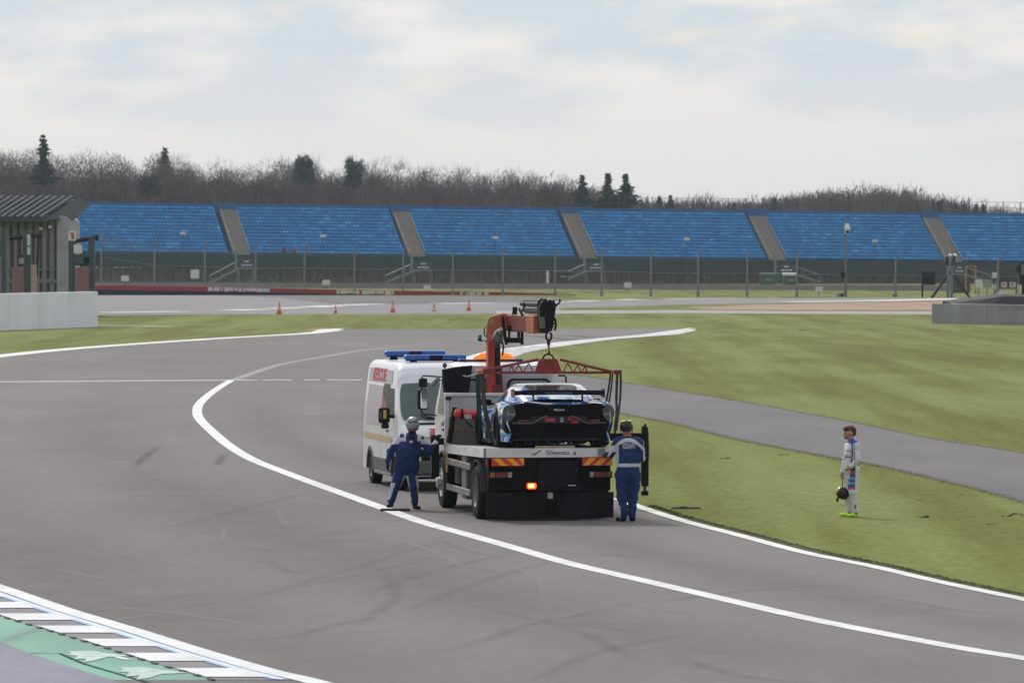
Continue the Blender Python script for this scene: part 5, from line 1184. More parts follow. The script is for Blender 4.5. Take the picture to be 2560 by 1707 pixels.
k = MB(); g0 = PL(1199.5, 846, 4.9); k.cyl((g0.x, 4.9, g0.z - .01), (g0.x, 4.9, g0.z + .05), .036, n=12); k.sphere((g0.x, 4.9, g0.z + .05), (.036, .036, .03)); gb = k.build('green_beacon', mat('green_lens', (.0, .19, .10), .3), crane)
k = MB(); k.cyl((g0.x, 4.9, g0.z - .05), (g0.x, 4.9, g0.z - .01), .04, n=12); k.tube([(g0.x, 4.9, g0.z - .05), PL(1207, 852, 4.9), PL(1214, 851, 4.9), PL(1217, 858, 4.9)], .009, n=5); k.tube([PL(1216, 818, 4.9), PL(1211, 820, 4.9), PL(1211, 838, 4.9), PL(1216, 842, 4.9)], .012, n=5); k.build('beacon_stalk', M_blk, gb)
# hook gear
hx = lambda px, py: PL(px, py, 2.12)
k = MB()
for s in (-1, 1): k.tube([hx(1372 + s * 4, 831), hx(1372 + s * 7, 838), hx(1372 + s * 6, 846), hx(1372 + s * 1.5, 851)], .022, n=7)
k.cyl(hx(1371.5, 848), hx(1371.5, 862), .03, n=8); k.sphere(hx(1371.5, 856), (.035, .035, .05)); shk = k.build('hook_swivel', mat('purple_black_steel', (.035, .02, .045), .5), boom)
k = MB(); k.cyl(hx(1371.5, 861), hx(1371.5, 876), .026, .02, n=8); k.build('hook_shank', mat('hook_orange', (.42, .17, .10), .5), shk)
k = MB(); k.tube([hx(1371.5, 874), hx(1373.5, 880), hx(1372.5, 887), hx(1370.5, 886), hx(1369.5, 882)], .016, n=7); k.build('hook', M_blk, shk)
# stabiliser on the right: beam and hanging leg; folded one on the left
k = MB(); p = PL(1612, 1065, 4.95); q = PL(1612, 1232, 4.95); ax = p.x; k.box((1.0, 4.86, 1.32), (ax, 5.02, 1.46), bev=.01); stb = k.build('stabiliser_beam', M_ch, truck)
k = MB(); k.box((ax - .07, 4.86, .42), (ax + .065, 5.02, 1.50), bev=.02)
for dx, h in ((-.05, .10), (0, .14), (.03, .08)): k.cyl((ax + dx, 4.9, 1.48), (ax + dx, 4.9, 1.50 + h), .025, n=7)
k.build('stabiliser_leg', M_blk, stb)
k = MB(); k.cyl((ax, 4.94, .30), (ax, 4.94, .44), .035, n=10); k.build('ram_rod', M_hyd, stb)
k = MB(); k.box((ax - .07, 4.88, .235), (ax + .065, 5.0, .33), bev=.02); k.build('stabiliser_foot', M_blk, stb)
k = MB(); k.box((ax + .067, 4.9, .95), (ax + .08, 4.98, 1.25)); k.build('warning_label', mat('faded_orange_label', (.22, .12, .06), .7), stb)
k = MB(); k.box((-1.50, 4.92, .62), (-1.34, 5.08, 1.44), bev=.02); k.box((-1.36, 4.95, 1.25), (-1.1, 5.05, 1.38)); k.build('stabiliser_leg', M_blk, truck)
k = MB(); k.box((-1.51, 4.905, .70), (-1.495, 4.92, 1.30)); k.build('edge_strip', M_galv, truck)
# ================================================================ lifting beam on the hook, with its slings
bx = hx(1371.5, 928); beam = empty('lifting_beam', tuple(T0 + TR * bx.x + TU * 2.12 + Vector((0, 0, bx.z))), TA, 'dark red triangular lifting beam hanging from the crane hook above the car', 'lifting beam')
def BP(px, py, f=0): v = PL(px, py, 2.12 + f); return Vector((v.x - bx.x, f, v.z - bx.z))
k = MB(); top = [(1193, 926), (1206, 925), (1235, 917), (1290, 903.5), (1346, 898)]
k.tube([BP(1206, 926), BP(1346, 898.5)], .028, n=6); k.tube([BP(1400, 898.5), BP(1528, 929)], .028, n=6); k.tube([BP(1206, 931.5), BP(1528, 931)], .026, n=6); beamo = k.build('beam_chords', M_redd, beam)
k = MB()
for s, lst in ((0, [(1271, 931), (1279, 914), (1286, 931), (1296, 911), (1307, 931), (1322, 908), (1334, 931)]), (1, [(1407, 931), (1419, 908), (1433, 931), (1444, 913), (1453, 931), (1462, 916), (1469, 931)])):
    for a, b in zip(lst[:-1], lst[1:]): k.cyl(BP(*a), BP(*b), .012, n=6)
k.build('beam_lattice', M_redd, beam)
k = MB(); k.prism([(BP(a, b).x, BP(a, b).z) for a, b in ((1335, 932), (1349, 897), (1392, 897), (1405, 932))], -.05, .05, 'y'); k.build('centre_plate', mat('plate_red', (.22, .02, .02), .55, var=.25, scale=6), beam)
k = MB(); k.tube([BP(1356, 898), BP(1361, 888), BP(1371, 884), BP(1380, 888), BP(1385, 898)], .017, n=7); k.build('lifting_ring', M_blk, beam)
for px0, px1, mm in ((1192, 1206, M_or), (1532, 1551, M_redd)): p, q = BP(px0, 935), BP(px1, 924); k = MB(); k.box((p.x, -.16, p.z), (q.x, .16, q.z), bev=.012); k.build('end_block', mm, beam)
M_slg = mat('green_sling', (.012, .065, .045), .8, var=.3, scale=8); M_slk = mat('grey_sling', (.045, .04, .045), .8, var=.3, scale=8)
def sling(pts, m, w=.045, t=.012):
    k = MB(); P3 = [BP(a, b, f) for a, b, f in pts]; P3 = catmull(P3, 5); secs = []
    for i, p in enumerate(P3):
        d = (P3[min(i + 1, len(P3) - 1)] - P3[max(i - 1, 0)]).normalized(); s = Vector((1, 0, 0)); s = (s - d * s.dot(d)).normalized(); n_ = d.cross(s)
        secs.append([p - s * w - n_ * t, p + s * w - n_ * t, p + s * w + n_ * t, p - s * w + n_ * t])
    k.loft(secs); return k.build('sling', m, beam)
sling([(1192, 934, .15), (1193, 960, .5), (1195, 1000, .9), (1196, 1040, 1.3), (1199, 1075, 1.6)], M_slg, .03); sling([(1197, 934, .12), (1198, 960, .5), (1200, 1010, .9), (1203, 1060, 1.4), (1206, 1080, 1.6)], M_slg, .022)
sling([(1204, 934, -.15), (1205, 960, -.2), (1209, 1000, -.4), (1214, 1040, -.6), (1222, 1075, -.75), (1231, 1108, -.85)], M_slk, .03); sling([(1209, 934, -.12), (1210, 965, -.2), (1213, 1005, -.4), (1218, 1035, -.55), (1228, 1070, -.7)], M_slk, .018)
sling([(1526, 935, .15), (1523, 960, .4), (1519, 985, .7), (1514, 1012, 1.0)], M_slk, .016); sling([(1531, 935, .15), (1529, 960, .4), (1525, 990, .7), (1521, 1012, 1.0)], M_slk, .014)
sling([(1543, 935, -.15), (1542, 960, -.2), (1541, 1000, -.3), (1542, 1030, -.5), (1538, 1060, -.7), (1537, 1085, -.85)], M_slk, .024); sling([(1551, 934, -.15), (1552, 960, -.2), (1550, 1000, -.3), (1545, 1040, -.5), (1541, 1075, -.7)], M_slk, .02)
k = MB(); k.tube([BP(1157, 939, .3), BP(1170, 941, .3), BP(1193, 934, .1)], .014, n=6); k.build('tether', mat('pale_rope', (.35, .38, .32), .8), beam)
# ================================================================ racing car on the deck (origin: rear axle on the deck, +y forward)
CY = R(7.8); cf = 1.38; cx = .285
Mcar = Matrix.Translation(T0 + TR * cx + TU * cf + Vector((0, 0, dz(cf)))) @ Matrix.Rotation(CY, 4, 'Z') @ Matrix.Rotation(-.0186, 4, 'X') @ Matrix.Diagonal((1.075, 1, 1, 1))
car = empty('racing_car', (0, 0, 0), 0, 'low blue and white racing car with black tail and wing on the truck deck', 'racing car'); car.matrix_world = Mcar
def livery():
    m = bpy.data.materials.new('blue_white_livery'); m.use_nodes = True; nt = m.node_tree; b = nt.nodes['Principled BSDF']; N = nt.nodes.new; L = nt.links.new
    b.inputs['Roughness'].default_value = .16; b.inputs['Coat Weight'].default_value = .8; b.inputs['Coat Roughness'].default_value = .05
    tc = N('ShaderNodeTexCoord'); mp = N('ShaderNodeMapping'); mp.inputs['Scale'].default_value = (.8, .5, 1.5); mp.inputs['Rotation'].default_value = (R(25), R(20), R(35)); mp.inputs['Location'].default_value = (.35, .2, .1); L(tc.outputs['Object'], mp.inputs[0])
    w = N('ShaderNodeTexWave'); w.inputs['Scale'].default_value = .75; w.inputs['Distortion'].default_value = 5.5; w.inputs['Detail'].default_value = 1.0; w.inputs['Detail Scale'].default_value = 1.3; L(mp.outputs[0], w.inputs['Vector'])
    w = N('ShaderNodeTexNoise'); w.inputs['Scale'].default_value = 1.15; w.inputs['Detail'].default_value = 1.2; w.inputs['Distortion'].default_value = 1.6; L(mp.outputs[0], w.inputs['Vector'])
    cr = N('ShaderNodeValToRGB'); e = cr.color_ramp; e.interpolation = 'CONSTANT'; L(w.outputs['Fac'], cr.inputs[0])
    cols = [(0, (.012, .09, .42)), (.38, (.02, .22, .60)), (.43, (.72, .74, .78)), (.51, (.30, .52, .75)), (.535, (.012, .07, .40)), (.60, (.02, .26, .62)), (.63, (.74, .75, .78)), (.72, (.50, .36, .12))]
    e.elements[0].position = 0; e.elements[0].color = (*cols[0][1], 1); e.elements[1].position = cols[1][0]; e.elements[1].color = (*cols[1][1], 1)
    for p, c in cols[2:]: k_ = e.elements.new(p); k_.color = (*c, 1)
    sp = N('ShaderNodeSeparateXYZ'); L(tc.outputs['Object'], sp.inputs[0])
    # the roof and upper flanks are mostly white
    mr = N('ShaderNodeMapRange'); mr.inputs[1].default_value = .93; mr.inputs[2].default_value = .97; L(sp.outputs['Z'], mr.inputs[0])
    n = N('ShaderNodeTexNoise'); n.inputs['Scale'].default_value = 1.7; L(tc.outputs['Object'], n.inputs['Vector']); gt = N('ShaderNodeMath'); gt.operation = 'LESS_THAN'; gt.inputs[1].default_value = .57; L(n.outputs['Fac'], gt.inputs[0])
    ml = N('ShaderNodeMath'); ml.operation = 'MULTIPLY'; L(mr.outputs[0], ml.inputs[0]); L(gt.outputs[0], ml.inputs[1])
    mx = N('ShaderNodeMix'); mx.data_type = 'RGBA'; mx.inputs['B'].default_value = (.74, .76, .76, 1); L(ml.outputs[0], mx.inputs['Factor']); L(cr.outputs[0], mx.inputs['A']); L(mx.outputs['Result'], b.inputs['Base Color']); return m
M_liv = livery(); M_cb = mat('car_black', (.003, .003, .005), .5, var=.2, spec=.10); M_cf = mat('carbon_black', (.015, .015, .018), .3, coat=.4)
WB = 2.67; RT = .345
def ipl(y, tab): return float(np.interp(y, [t[0] for t in tab], [t[1] for t in tab]))
def smooth_tab(tab):
    ys = np.linspace(tab[0][0], tab[-1][0], 160); v = np.interp(ys, [t[0] for t in tab], [t[1] for t in tab]); kk = np.hanning(15); kk /= kk.sum(); v2 = np.convolve(np.pad(v, 7, 'edge'), kk, 'valid'); return list(zip(ys, v2))
W_ = smooth_tab([(-.98, .90), (-.85, .965), (-.4, .995), (0, 1.0), (.5, .985), (.95, .90), (1.7, .90), (2.2, .955), (2.67, .975), (3.1, .95), (3.4, .85), (3.62, .62)])
SH = smooth_tab([(-.98, .80), (-.6, .86), (0, .87), (.5, .82), (1.0, .72), (1.7, .66), (2.3, .70), (2.67, .71), (3.1, .60), (3.62, .38)])       # shoulder height
CZ = smooth_tab([(-.98, .79), (-.5, .84), (0, .88), (.5, .90), (1.0, .82), (1.7, .78), (2.2, .72), (2.67, .66), (3.1, .55), (3.62, .36)])       # centre height
def car_sec(y):
    w, sh, cz = ipl(y, W_), ipl(y, SH), ipl(y, CZ); lo = .11
    for yw in (0, WB):
        if abs(y - yw) < .395: lo = max(lo, RT + math.sqrt(.395 ** 2 - (y - yw) ** 2) * .98)
    lo = min(lo, sh - .06); mid = lo + (sh - lo) * .5
    half = [(w * .90, lo - .01), (w * .965, lo), (w * .985 if lo > .3 else w * .93, lo + (mid - lo) * .5), (w, mid), (w * .995, mid + (sh - mid) * .45), (w * .965, sh - .045), (w * .90, sh - .005), (w * .78, sh + .008), (w * .60, (sh * .45 + cz * .55)), (w * .3, cz), (0, cz + .005)]
    return [(x, y, z) for x, z in half] + [(-x, y, z) for x, z in half[-2::-1]]
k = MB(); k.loft([car_sec(y) for y in np.linspace(-.98, 3.62, 93)], closed=False, caps=False); body = k.build('body', M_liv, car, sharp=50)
md = body.modifiers.new('thick', 'SOLIDIFY'); md.thickness = .02; md.offset = -1
k = MB(); k.box((-.72, -.85, .10), (.72, 3.4, .62), bev=.03); k.box((-.9, .42, .09), (.9, 2.25, .30), bev=.03); k.build('underbody', M_cb, car)
# greenhouse
def gh(y0, hw0, z0): return
GH = [(2.05, .72, .73, .05), (1.75, .74, .90, .10), (1.40, .745, 1.07, .13), (1.10, .745, 1.155, .14), (.80, .745, 1.195, .14), (.50, .745, 1.19, .13), (.15, .735, 1.14, .12), (-.25, .69, 1.04, .10), (-.65, .60, .90, .05)]
def gsec(y, hb, zt_, c):
    zb = ipl(y, CZ) - .06; ht = hb * .78
    half = [(hb + .06, zb), (hb, zb + (zt_ - zb) * .35), (hb * .91, zb + (zt_ - zb) * .72), (ht + .02, zt_ - .035), (ht - .06, zt_ - .008), (ht * .5, zt_), (0, zt_ + .004)]
    return [(x, y, z) for x, z in half] + [(-x, y, z) for x, z in half[-2::-1]]
k = MB(); k.loft([gsec(*g) for g in GH], closed=False, caps=False); k.build('roof', M_liv, car, sharp=60)
def ginterp(y):
    ys = [g[0] for g in GH][::-1]; f = [float(np.interp(y, ys, [g[i] for g in GH][::-1])) for i in (1, 2, 3)]; return gsec(y, *f)
# rear glass: dark lens shape facing back
k = MB(); secs = []
for y in np.linspace(.32, -.42, 9):
    s = ginterp(y); t = (y + .42) / .84; fr = .92 * math.sin(math.pi * min(1, .5 + (1 - t) * .5)) if False else (.78 + .25 * (1 - t)); row = []
    zt_ = s[6][2]; hw = s[3][0] * fr
    for i in range(9): u = -1 + 2 * i / 8; x = hw * u; zz_ = float(np.interp(abs(x), [s[6][0], s[5][0], s[4][0], s[3][0], s[2][0]], [s[6][2], s[5][2], s[4][2], s[3][2], s[2][2]])); row.append((x, y, zz_ + .012 - .02 * (abs(u) > .99)))
    secs.append(row)
k.loft(secs, closed=False, caps=False); k.build('rear_window', mat('tinted_glass', (.012, .015, .018), .2, spec=.4), car)
k = MB(); secs = []
for y in np.linspace(2.0, 1.22, 7):
    s = ginterp(y); hw = s[3][0]; row = []
    for i in range(9): u = -1 + 2 * i / 8; x = hw * u; row.append((x, y, float(np.interp(abs(x), [0, s[5][0], s[4][0], s[3][0]], [s[6][2], s[5][2], s[4][2], s[3][2]])) + .01))
    secs.append(row)
k.loft(secs, closed=False, caps=False); k.build('windscreen', M_glass, car)
for sx in (-1, 1):
    k = MB(); secs = []
    for y in np.linspace(1.75, .45, 8):
        s = ginterp(y); a, b = Vector(s[1]), Vector(s[3]); f = .96 if y < 1.5 else .75
        secs.append([(sx * (a.x + .012), y, a.z), (sx * (a.lerp(b, .5).x + .022), y, a.lerp(b, .5).z), (sx * (a.lerp(b, f).x + .012), y, a.lerp(b, f).z)])
    k.loft(secs, closed=False, caps=False); k.build('side_window', M_glass, car)
    k = MB(); M = Matrix.Translation((sx * .98, 1.45, .83)) @ Matrix.Rotation(R(-6) * sx, 4, 'Y'); k.box((-.10, -.05, -.06), (.10, .06, .06), bev=.035, M=M); k.cyl((sx * .68, 1.5, .78), (sx * .92, 1.46, .80), .02, n=6); k.build('door_mirror', M_cb, car)
    for yw in (0, WB): wheel('wheel', car, sx * (.845 if yw == 0 else .85), yw, RT, RT, .30 if yw == 0 else .27, sx, mat('race_rim', (.05, .05, .055), .35, metal=.6), spokes=10)
    # dark scoop in the flank and sill
    k = MB(); s_ = [(sx * .915, .42, .50), (sx * .93, .55, .66), (sx * .915, .98, .60), (sx * .905, 1.15, .46), (sx * .91, .8, .40)]; k.add([(x + sx * .03, y, z) for x, y, z in s_] , [(0, 1, 2, 3, 4)]); k.build('side_intake', M_cb, car)
    k = MB(); k.box((sx * .93 - .03, .42, .07), (sx * .93 + .03, 2.25, .13), bev=.01); k.build('side_skirt', M_cf, car)
# tail: black fascia
k = MB(); tail_pts = [(-.965, .79), (-.93, .84), (-.70, .868), (-.45, .835), (-.2, .812), (0, .808)]
def fascia(y, ex, zl):
    out = []
    up = [(.90, .74), (.80, .815), (.62, .83), (.40, .805), (.18, .792), (0, .79)]
    lo_ = [(0, .12), (.5, .12), (.80, .16), (.92, .30), (.955, .45), (.955, .60), (.93, .70)]
    half = lo_ + up
    pts = [(x * ex, y, zl + (z - zl) * 1.0) for x, z in half]
    return pts + [(-x, y, z) for x, y, z in pts[::-1][1:-1]]
k.loft([fascia(-.80, 1.02, 0), fascia(-.93, .985, 0), fascia(-.985, .92, 0)]); fas = k.build('tail_fascia', M_cb, car, sharp=30)
k = MB(); lip = [(-.90, .80), (-.74, .862), (-.55, .865), (-.36, .835), (-.16, .815), (0, .812), (.16, .815), (.36, .835), (.55, .865), (.74, .862), (.90, .80)]
k.loft([[(x, -.90, z + .012), (x, -1.02, z + .022 - .02 * abs(x)), (x, -1.02, z - .004 - .02 * abs(x)), (x, -.90, z - .012)] for x, z in lip]); k.build('tail_lip', M_liv, car)
k = MB()
for sx in (-1, 1): k.tube([(sx * .82, -1.0, .46), (sx * .52, -1.01, .455), (sx * .44, -1.015, .47), (sx * .28, -1.02, .565), (sx * .20, -1.02, .585)], .018, n=6)
k.build('tail_blade', mat('blade_grey', (.07, .075, .075), .4), fas)
for sx in (-1, 1):
    k = MB(); k.box((sx * .62 - .10, -1.005, .485), (sx * .62 + .10, -.985, .52), bev=.008); k.build('rear_light', mat('rear_light_red', (.20, .01, .015), .3), fas)
    k = MB(); k.lathe([(.075, -.985), (.075, -1.01), (.058, -1.012), (.055, -.94), (0, -.94)], (sx * .215, 0, .70), n=20, axis='y'); k.build('exhaust_pipe', mat('exhaust_dark', (.02, .02, .022), .4, metal=.5), fas)
    k = MB(); secs = []
    for z, xi_, xo_ in ((.80, .84, .90), (.76, .80, .95), (.70, .765, .98), (.62, .765, .985), (.56, .80, .965), (.50, .85, .945), (.47, .88, .92)):
        secs.append([(sx * (xi_ + (xo_ - xi_) * f), -1.004 + max(0, xi_ + (xo_ - xi_) * f - .86) * .75, z) for f in (0, .25, .5, .75, 1)])
    k.loft(secs, closed=False, caps=False); corner = k.build('bumper_corner', mat('grey_silver_vinyl', (.085, .083, .092), .35, metal=.3, var=.35, scale=7), fas)
    k = MB(); k.tube([(sx * .78, -1.022, .60), (sx * .80, -1.022, .645), (sx * .82, -1.02, .60), (sx * .85, -1.005, .64), (sx * .87, -.99, .61), (sx * .90, -.975, .66)], .006, n=5); k.build('corner_script', mat('script_white', (.6, .6, .62), .5), corner)
k = MB(); k.box((-.50, -1.0, .455), (.50, -.988, .585), bev=.004); pl = k.build('plate_panel', mat('plate_dark', (.03, .032, .036), .5), fas)
M_pk = mat('sticker_pinkred', (.42, .03, .06), .5)
k = MB(); k.box((-.25, -1.006, .485), (-.07, -1.0, .555)); k.build('sticker', M_pk, pl)
k = MB(); k.box((.02, -1.006, .475), (.075, -1.0, .56)); k.build('sticker', mat('sticker_grey', (.26, .27, .28), .5), pl)
text_mesh('sticker_lettering', 'GT4', .085, M_pk, pl, frame((.235, -1.005, .535), (1, 0, 0), (0, 0, 1)), bold=.004)
k = MB(); k.add([(.21, -1.003, .455), (.34, -1.003, .455), (.33, -1.003, .50), (.23, -1.003, .50)], [(0, 1, 2, 3)]); k.build('sticker', M_pk, pl)
text_mesh('maker_name', 'McLaren', .05, mat('script_white', (.6, .6, .62), .5), fas, frame((0, -.995, .705), (1, 0, 0), (0, 0, 1)), sx=1.1, bold=.0015, shear=.15)
k = MB()
for x in np.linspace(-.6, .6, 7): k.box((x - .008, -1.0, .06), (x + .008, -.6, .20))
k.box((-.82, -1.02, .14), (.82, -.7, .165)); k.build('diffuser', M_cf, car)
# engine cover vents on the rear deck
k = MB()
for i in range(5): k.box((-.16 + .065 * i, -.86, ipl(-.7, CZ) + .005), (-.12 + .065 * i, -.62, ipl(-.7, CZ) + .02))
k.build('engine_vents', M_hyd, car)
# wing
k = MB(); secs = []
for x in np.linspace(-.785, .785, 13):
    z0 = 1.0 + .012 * (1 - (x / .785) ** 2); secs.append([(x, -.66, z0 + .045), (x, -.78, z0 + .045), (x, -1.00, z0 + .04), (x, -1.02, z0 + .065), (x, -1.02, z0 - .025), (x, -.98, z0 - .02), (x, -.75, z0 + .015)])
k.loft(secs, smooth=False); wing = k.build('rear_wing', mat('wing_dark', (.010, .007, .030), .4), car)
for sx in (-1, 1):
    k = MB(); k.prism([(-.62, 1.08), (-1.03, 1.10), (-1.05, .93), (-.66, .95)], sx * .792 - .008, sx * .792 + .008, 'x'); k.build('end_plate', M_cb if sx > 0 else mat('end_plate_red', (.20, .04, .05), .4), wing)
    k = MB(); k.prism([(-.74, 1.02), (-.86, 1.02), (-.95, .82), (-.80, .82)], sx * .43 - .01, sx * .43 + .01, 'x'); k.build('wing_support', M_cb, wing)
text_mesh('wing_lettering', 'technologies', .068, mat('wing_letter_grey', (.11, .15, .20), .5), wing, frame((.0, -1.0225, 1.022), (1, 0, 0), (0, 0, 1)), sx=1.25, bold=.001, spacing=1.1)
k = MB(); k.cyl((-.05, .62, 1.17), (-.05, .60, 1.36), .004, n=5); k.cyl((.0, .62, 1.17), (.0, .60, 1.34), .004, n=5); k.build('aerial', M_blk, car)
# timber laid on the deck behind the car
k = MB(); a = PL(1338, 1112, .22); b = PL(1436, 1112, .22); k.box((a.x, .16, dz(.2) - .008), (b.x, .26, dz(.2) + .035), bev=.006)
o = k.build('timber_block', mat('pale_timber', (.36, .31, .22), .8, var=.2, scale=8)); o.matrix_world = Matrix.Translation(T0) @ Matrix.Rotation(TA, 4, 'Z'); tag(o, 'pale timber batten lying on the truck deck behind the car', 'timber')
# ================================================================ rescue van (origin: ground under the rear end, +y to its front)
VA = R(190); V0 = Vector((-2.23, 117.96, 0)); van = empty('rescue_van', tuple(V0), VA, 'white high-roof rescue van facing the camera with two blue light bars', 'van')
M_vw = mat('van_white', (.66, .67, .71), .28, var=.03, scale=1, coat=.4); M_vg = mat('van_grey_plastic', (.075, .075, .08), .65, var=.1)
ZT = smooth_tab([(0, 2.60), (.12, 2.66), (3.75, 2.66), (4.0, 2.58), (4.15, 2.42), (4.30, 2.20), (4.98, 1.42), (5.05, 1.38), (5.30, 1.20), (5.42, .98), (5.46, .80)])
ZT = [(0, 2.60), (.06, 2.645), (.14, 2.66), (3.6, 2.66), (3.80, 2.63), (3.98, 2.55), (4.12, 2.42), (4.24, 2.25), (4.95, 1.45), (5.02, 1.40), (5.22, 1.27), (5.34, 1.12), (5.40, .95), (5.43, .78)]
def vw(z, y): # half width
    f = max(0, (z - 1.25) / 1.4); w = 1.025 - .14 * f ** 1.3
    if y > 4.7: w -= .16 * ((y - 4.7) / .73) ** 2
    return w
def van_sec(y):
    top = ipl(y, ZT); lo = .32
    for yw in (1.0, 4.45):
        if abs(y - yw) < .42: lo = max(lo, .34 + math.sqrt(.42 ** 2 - (y - yw) ** 2) * .98)
    lo = min(lo, top - .2); rr_ = min(.17, (top - lo) * .3)
    zs = [lo, lo + (top - rr_ - lo) * .2, lo + (top - rr_ - lo) * .45, lo + (top - rr_ - lo) * .7, top - rr_]
    half = [(vw(z, y), z) for z in zs]; wt = half[-1][0]
    for a in (25, 50, 72, 90): half.append((wt - rr_ * (1 - math.cos(R(a))), top - rr_ + rr_ * math.sin(R(a))))
    half += [((wt - rr_) * .5, top + .012), (0, top + .018)]
    return [(x, y, z) for x, z in half] + [(-x, y, z) for x, z in half[-2::-1]]
k = MB(); ys = sorted(set([z_[0] for z_ in ZT] + list(np.linspace(.56, 1.44, 17)) + list(np.linspace(4.0, 4.9, 19)) + list(np.linspace(1.6, 3.6, 8)) + [5.1, 5.28]))
k.loft([van_sec(y) for y in ys]); vb = k.build('body', M_vw, van, sharp=40)
for sx in (-1, 1):
    for yw in (1.0, 4.45):
        wheel('wheel', van, sx * .90, yw, .345, .345, .22, sx, mat('steel_rim', (.12, .12, .125), .5, metal=.5))
        k = MB(); secs = []
        for i in range(13):
            t = math.pi * i / 12; c, s = math.cos(t), math.sin(t); secs.append([(sx * .95, yw + c * .40, .34 + s * .40), (sx * 1.045, yw + c * .40, .34 + s * .40), (sx * 1.045, yw + c * .49, .32 + s * .50), (sx * .95, yw + c * .49, .32 + s * .50)])
        k.loft(secs); k.build('wheel_arch_trim', M_vg, van)
    k = MB(); k.box((sx * 1.01 - .03, 1.50, .33), (sx * 1.01 + .03, 3.95, .62), bev=.015); k.build('sill_trim', M_vg, van)
    k = MB(); k.box((sx * .98 - .04, 1.5, .26), (sx * .98 + .04, 3.9, .33), bev=.01); k.build('side_step', mat('step_grey', (.22, .22, .22), .5), van)
k = MB(); k.box((-.8, .5, .25), (.8, 5.0, .5)); k.build('floor_pan', M_ch, van)
def side_panel(y0, y1, z0, z1, sx, off=.008, n=4, slant=0, ny=6, tfun=None):
    k = MB(); secs = []
    for i in range(n + 1):
        z = z0 + (z1 - z0) * i / n; e1 = y1 - slant * i / n; secs.append([(sx * (vw(z, min(e, 4.7)) + off), e, z) for e in np.linspace(y0, e1, ny)])
    k.loft(secs, closed=False, caps=False); return k
for sx in (1, -1):
    side_panel(3.42, 4.33, 1.50, 2.12, sx, slant=.36).build('door_window', mat('van_glass', (.010, .013, .013), .35, spec=.12), van)
    side_panel(2.55, 3.30, 1.42, 2.20, sx).build('side_window', mat('van_dark_panel', (.022, .022, .025), .35, spec=.15), van)
    side_panel(.35, 2.45, 1.30, 2.14, sx, .007).build('side_graphic', mat('graphic_pale', (.42, .37, .41), .4, var=.12, scale=1.2), van)
    k = MB(); k.add([(sx * (vw(1.44, 3) + .014), 2.50, 1.44), (sx * (vw(1.44, 3) + .014), 3.28, 1.44), (sx * (vw(1.7, 3) + .014), 3.28, 1.62), (sx * (vw(2.0, 3) + .014), 2.62, 2.0), (sx * (vw(2.0, 3) + .014), 2.5, 2.0)], [(0, 1, 2, 3, 4)]); k.build('red_graphic', mat('graphic_red', (.28, .02, .04), .4), van)
    side_panel(.20, 4.10, .98, 1.10, sx, .009, n=1, ny=20).build('yellow_stripe', mat('stripe_gold', (.50, .33, .16), .4), van)
    side_panel(.25, 3.55, 2.21, 2.49, sx, .006, n=1, ny=16).build('upper_graphic', mat('graphic_grey', (.40, .42, .46), .4, var=.05), van)
    side_panel(3.36, 3.385, .62, 2.3, sx, .003, n=4, ny=2).build('door_seam', M_vg, van)
    side_panel(2.48, 2.505, .62, 2.3, sx, .003, n=4, ny=2).build('door_seam', M_vg, van)
    k = MB(); k.box((sx * (1.04), 3.45, 1.20), (sx * 1.06, 3.62, 1.24)); k.build('door_handle', M_blk, van)
M_let = mat('rescue_red', (.50, .015, .035), .5)
text_mesh('side_lettering', 'RESCUE', .37, M_let, van, frame((vw(2.38, 3) + .010, 1.75, 2.355), (0, 1, 0), (-.12, 0, 1)), sx=1.45, bold=.012)
# windscreen on the slope
def vtop(x, y): s = van_sec(y); xs2 = [p[0] for p in s[5:11]][::-1]; zs2 = [p[2] for p in s[5:11]][::-1]; return float(np.interp(abs(x), xs2, zs2))
k = MB(); secs = []
for i in range(9):
    t = i / 8; y = 4.27 + .66 * t; hw = (van_sec(y)[6][0] - .005) * (1 - .05 * (abs(t - .5) * 2) ** 4); row = []
    for j in range(13): u = -1 + 2 * j / 12; x = hw * u; row.append((x, y + .012, vtop(x, y) + .022))
    secs.append(row)
k.loft(secs, closed=False, caps=False); ws = k.build('windscreen', mat('windscreen_glass', (.055, .075, .08), .10, spec=.6, var=.25, scale=1.5), van)
k = MB(); k.box((.52, 4.30, vtop(.6, 4.36) + .005), (.70, 4.36, vtop(.6, 4.36) + .03)); k.build('windscreen_sticker', mat('sticker_teal', (.12, .32, .28), .5), ws)
k = MB(); k.box((-.6, 4.93, 1.50), (.45, 4.97, 1.53)); k.tube([(.1, 4.98, 1.47), (.55, 4.90, 1.60)], .012, n=5); k.build('wiper', M_blk, van)
k = MB(); k.box((-.88, 4.95, 1.37), (.88, 5.06, 1.435), bev=.02); k.build('scuttle', mat('scuttle_dark', (.03, .025, .045), .5), van)
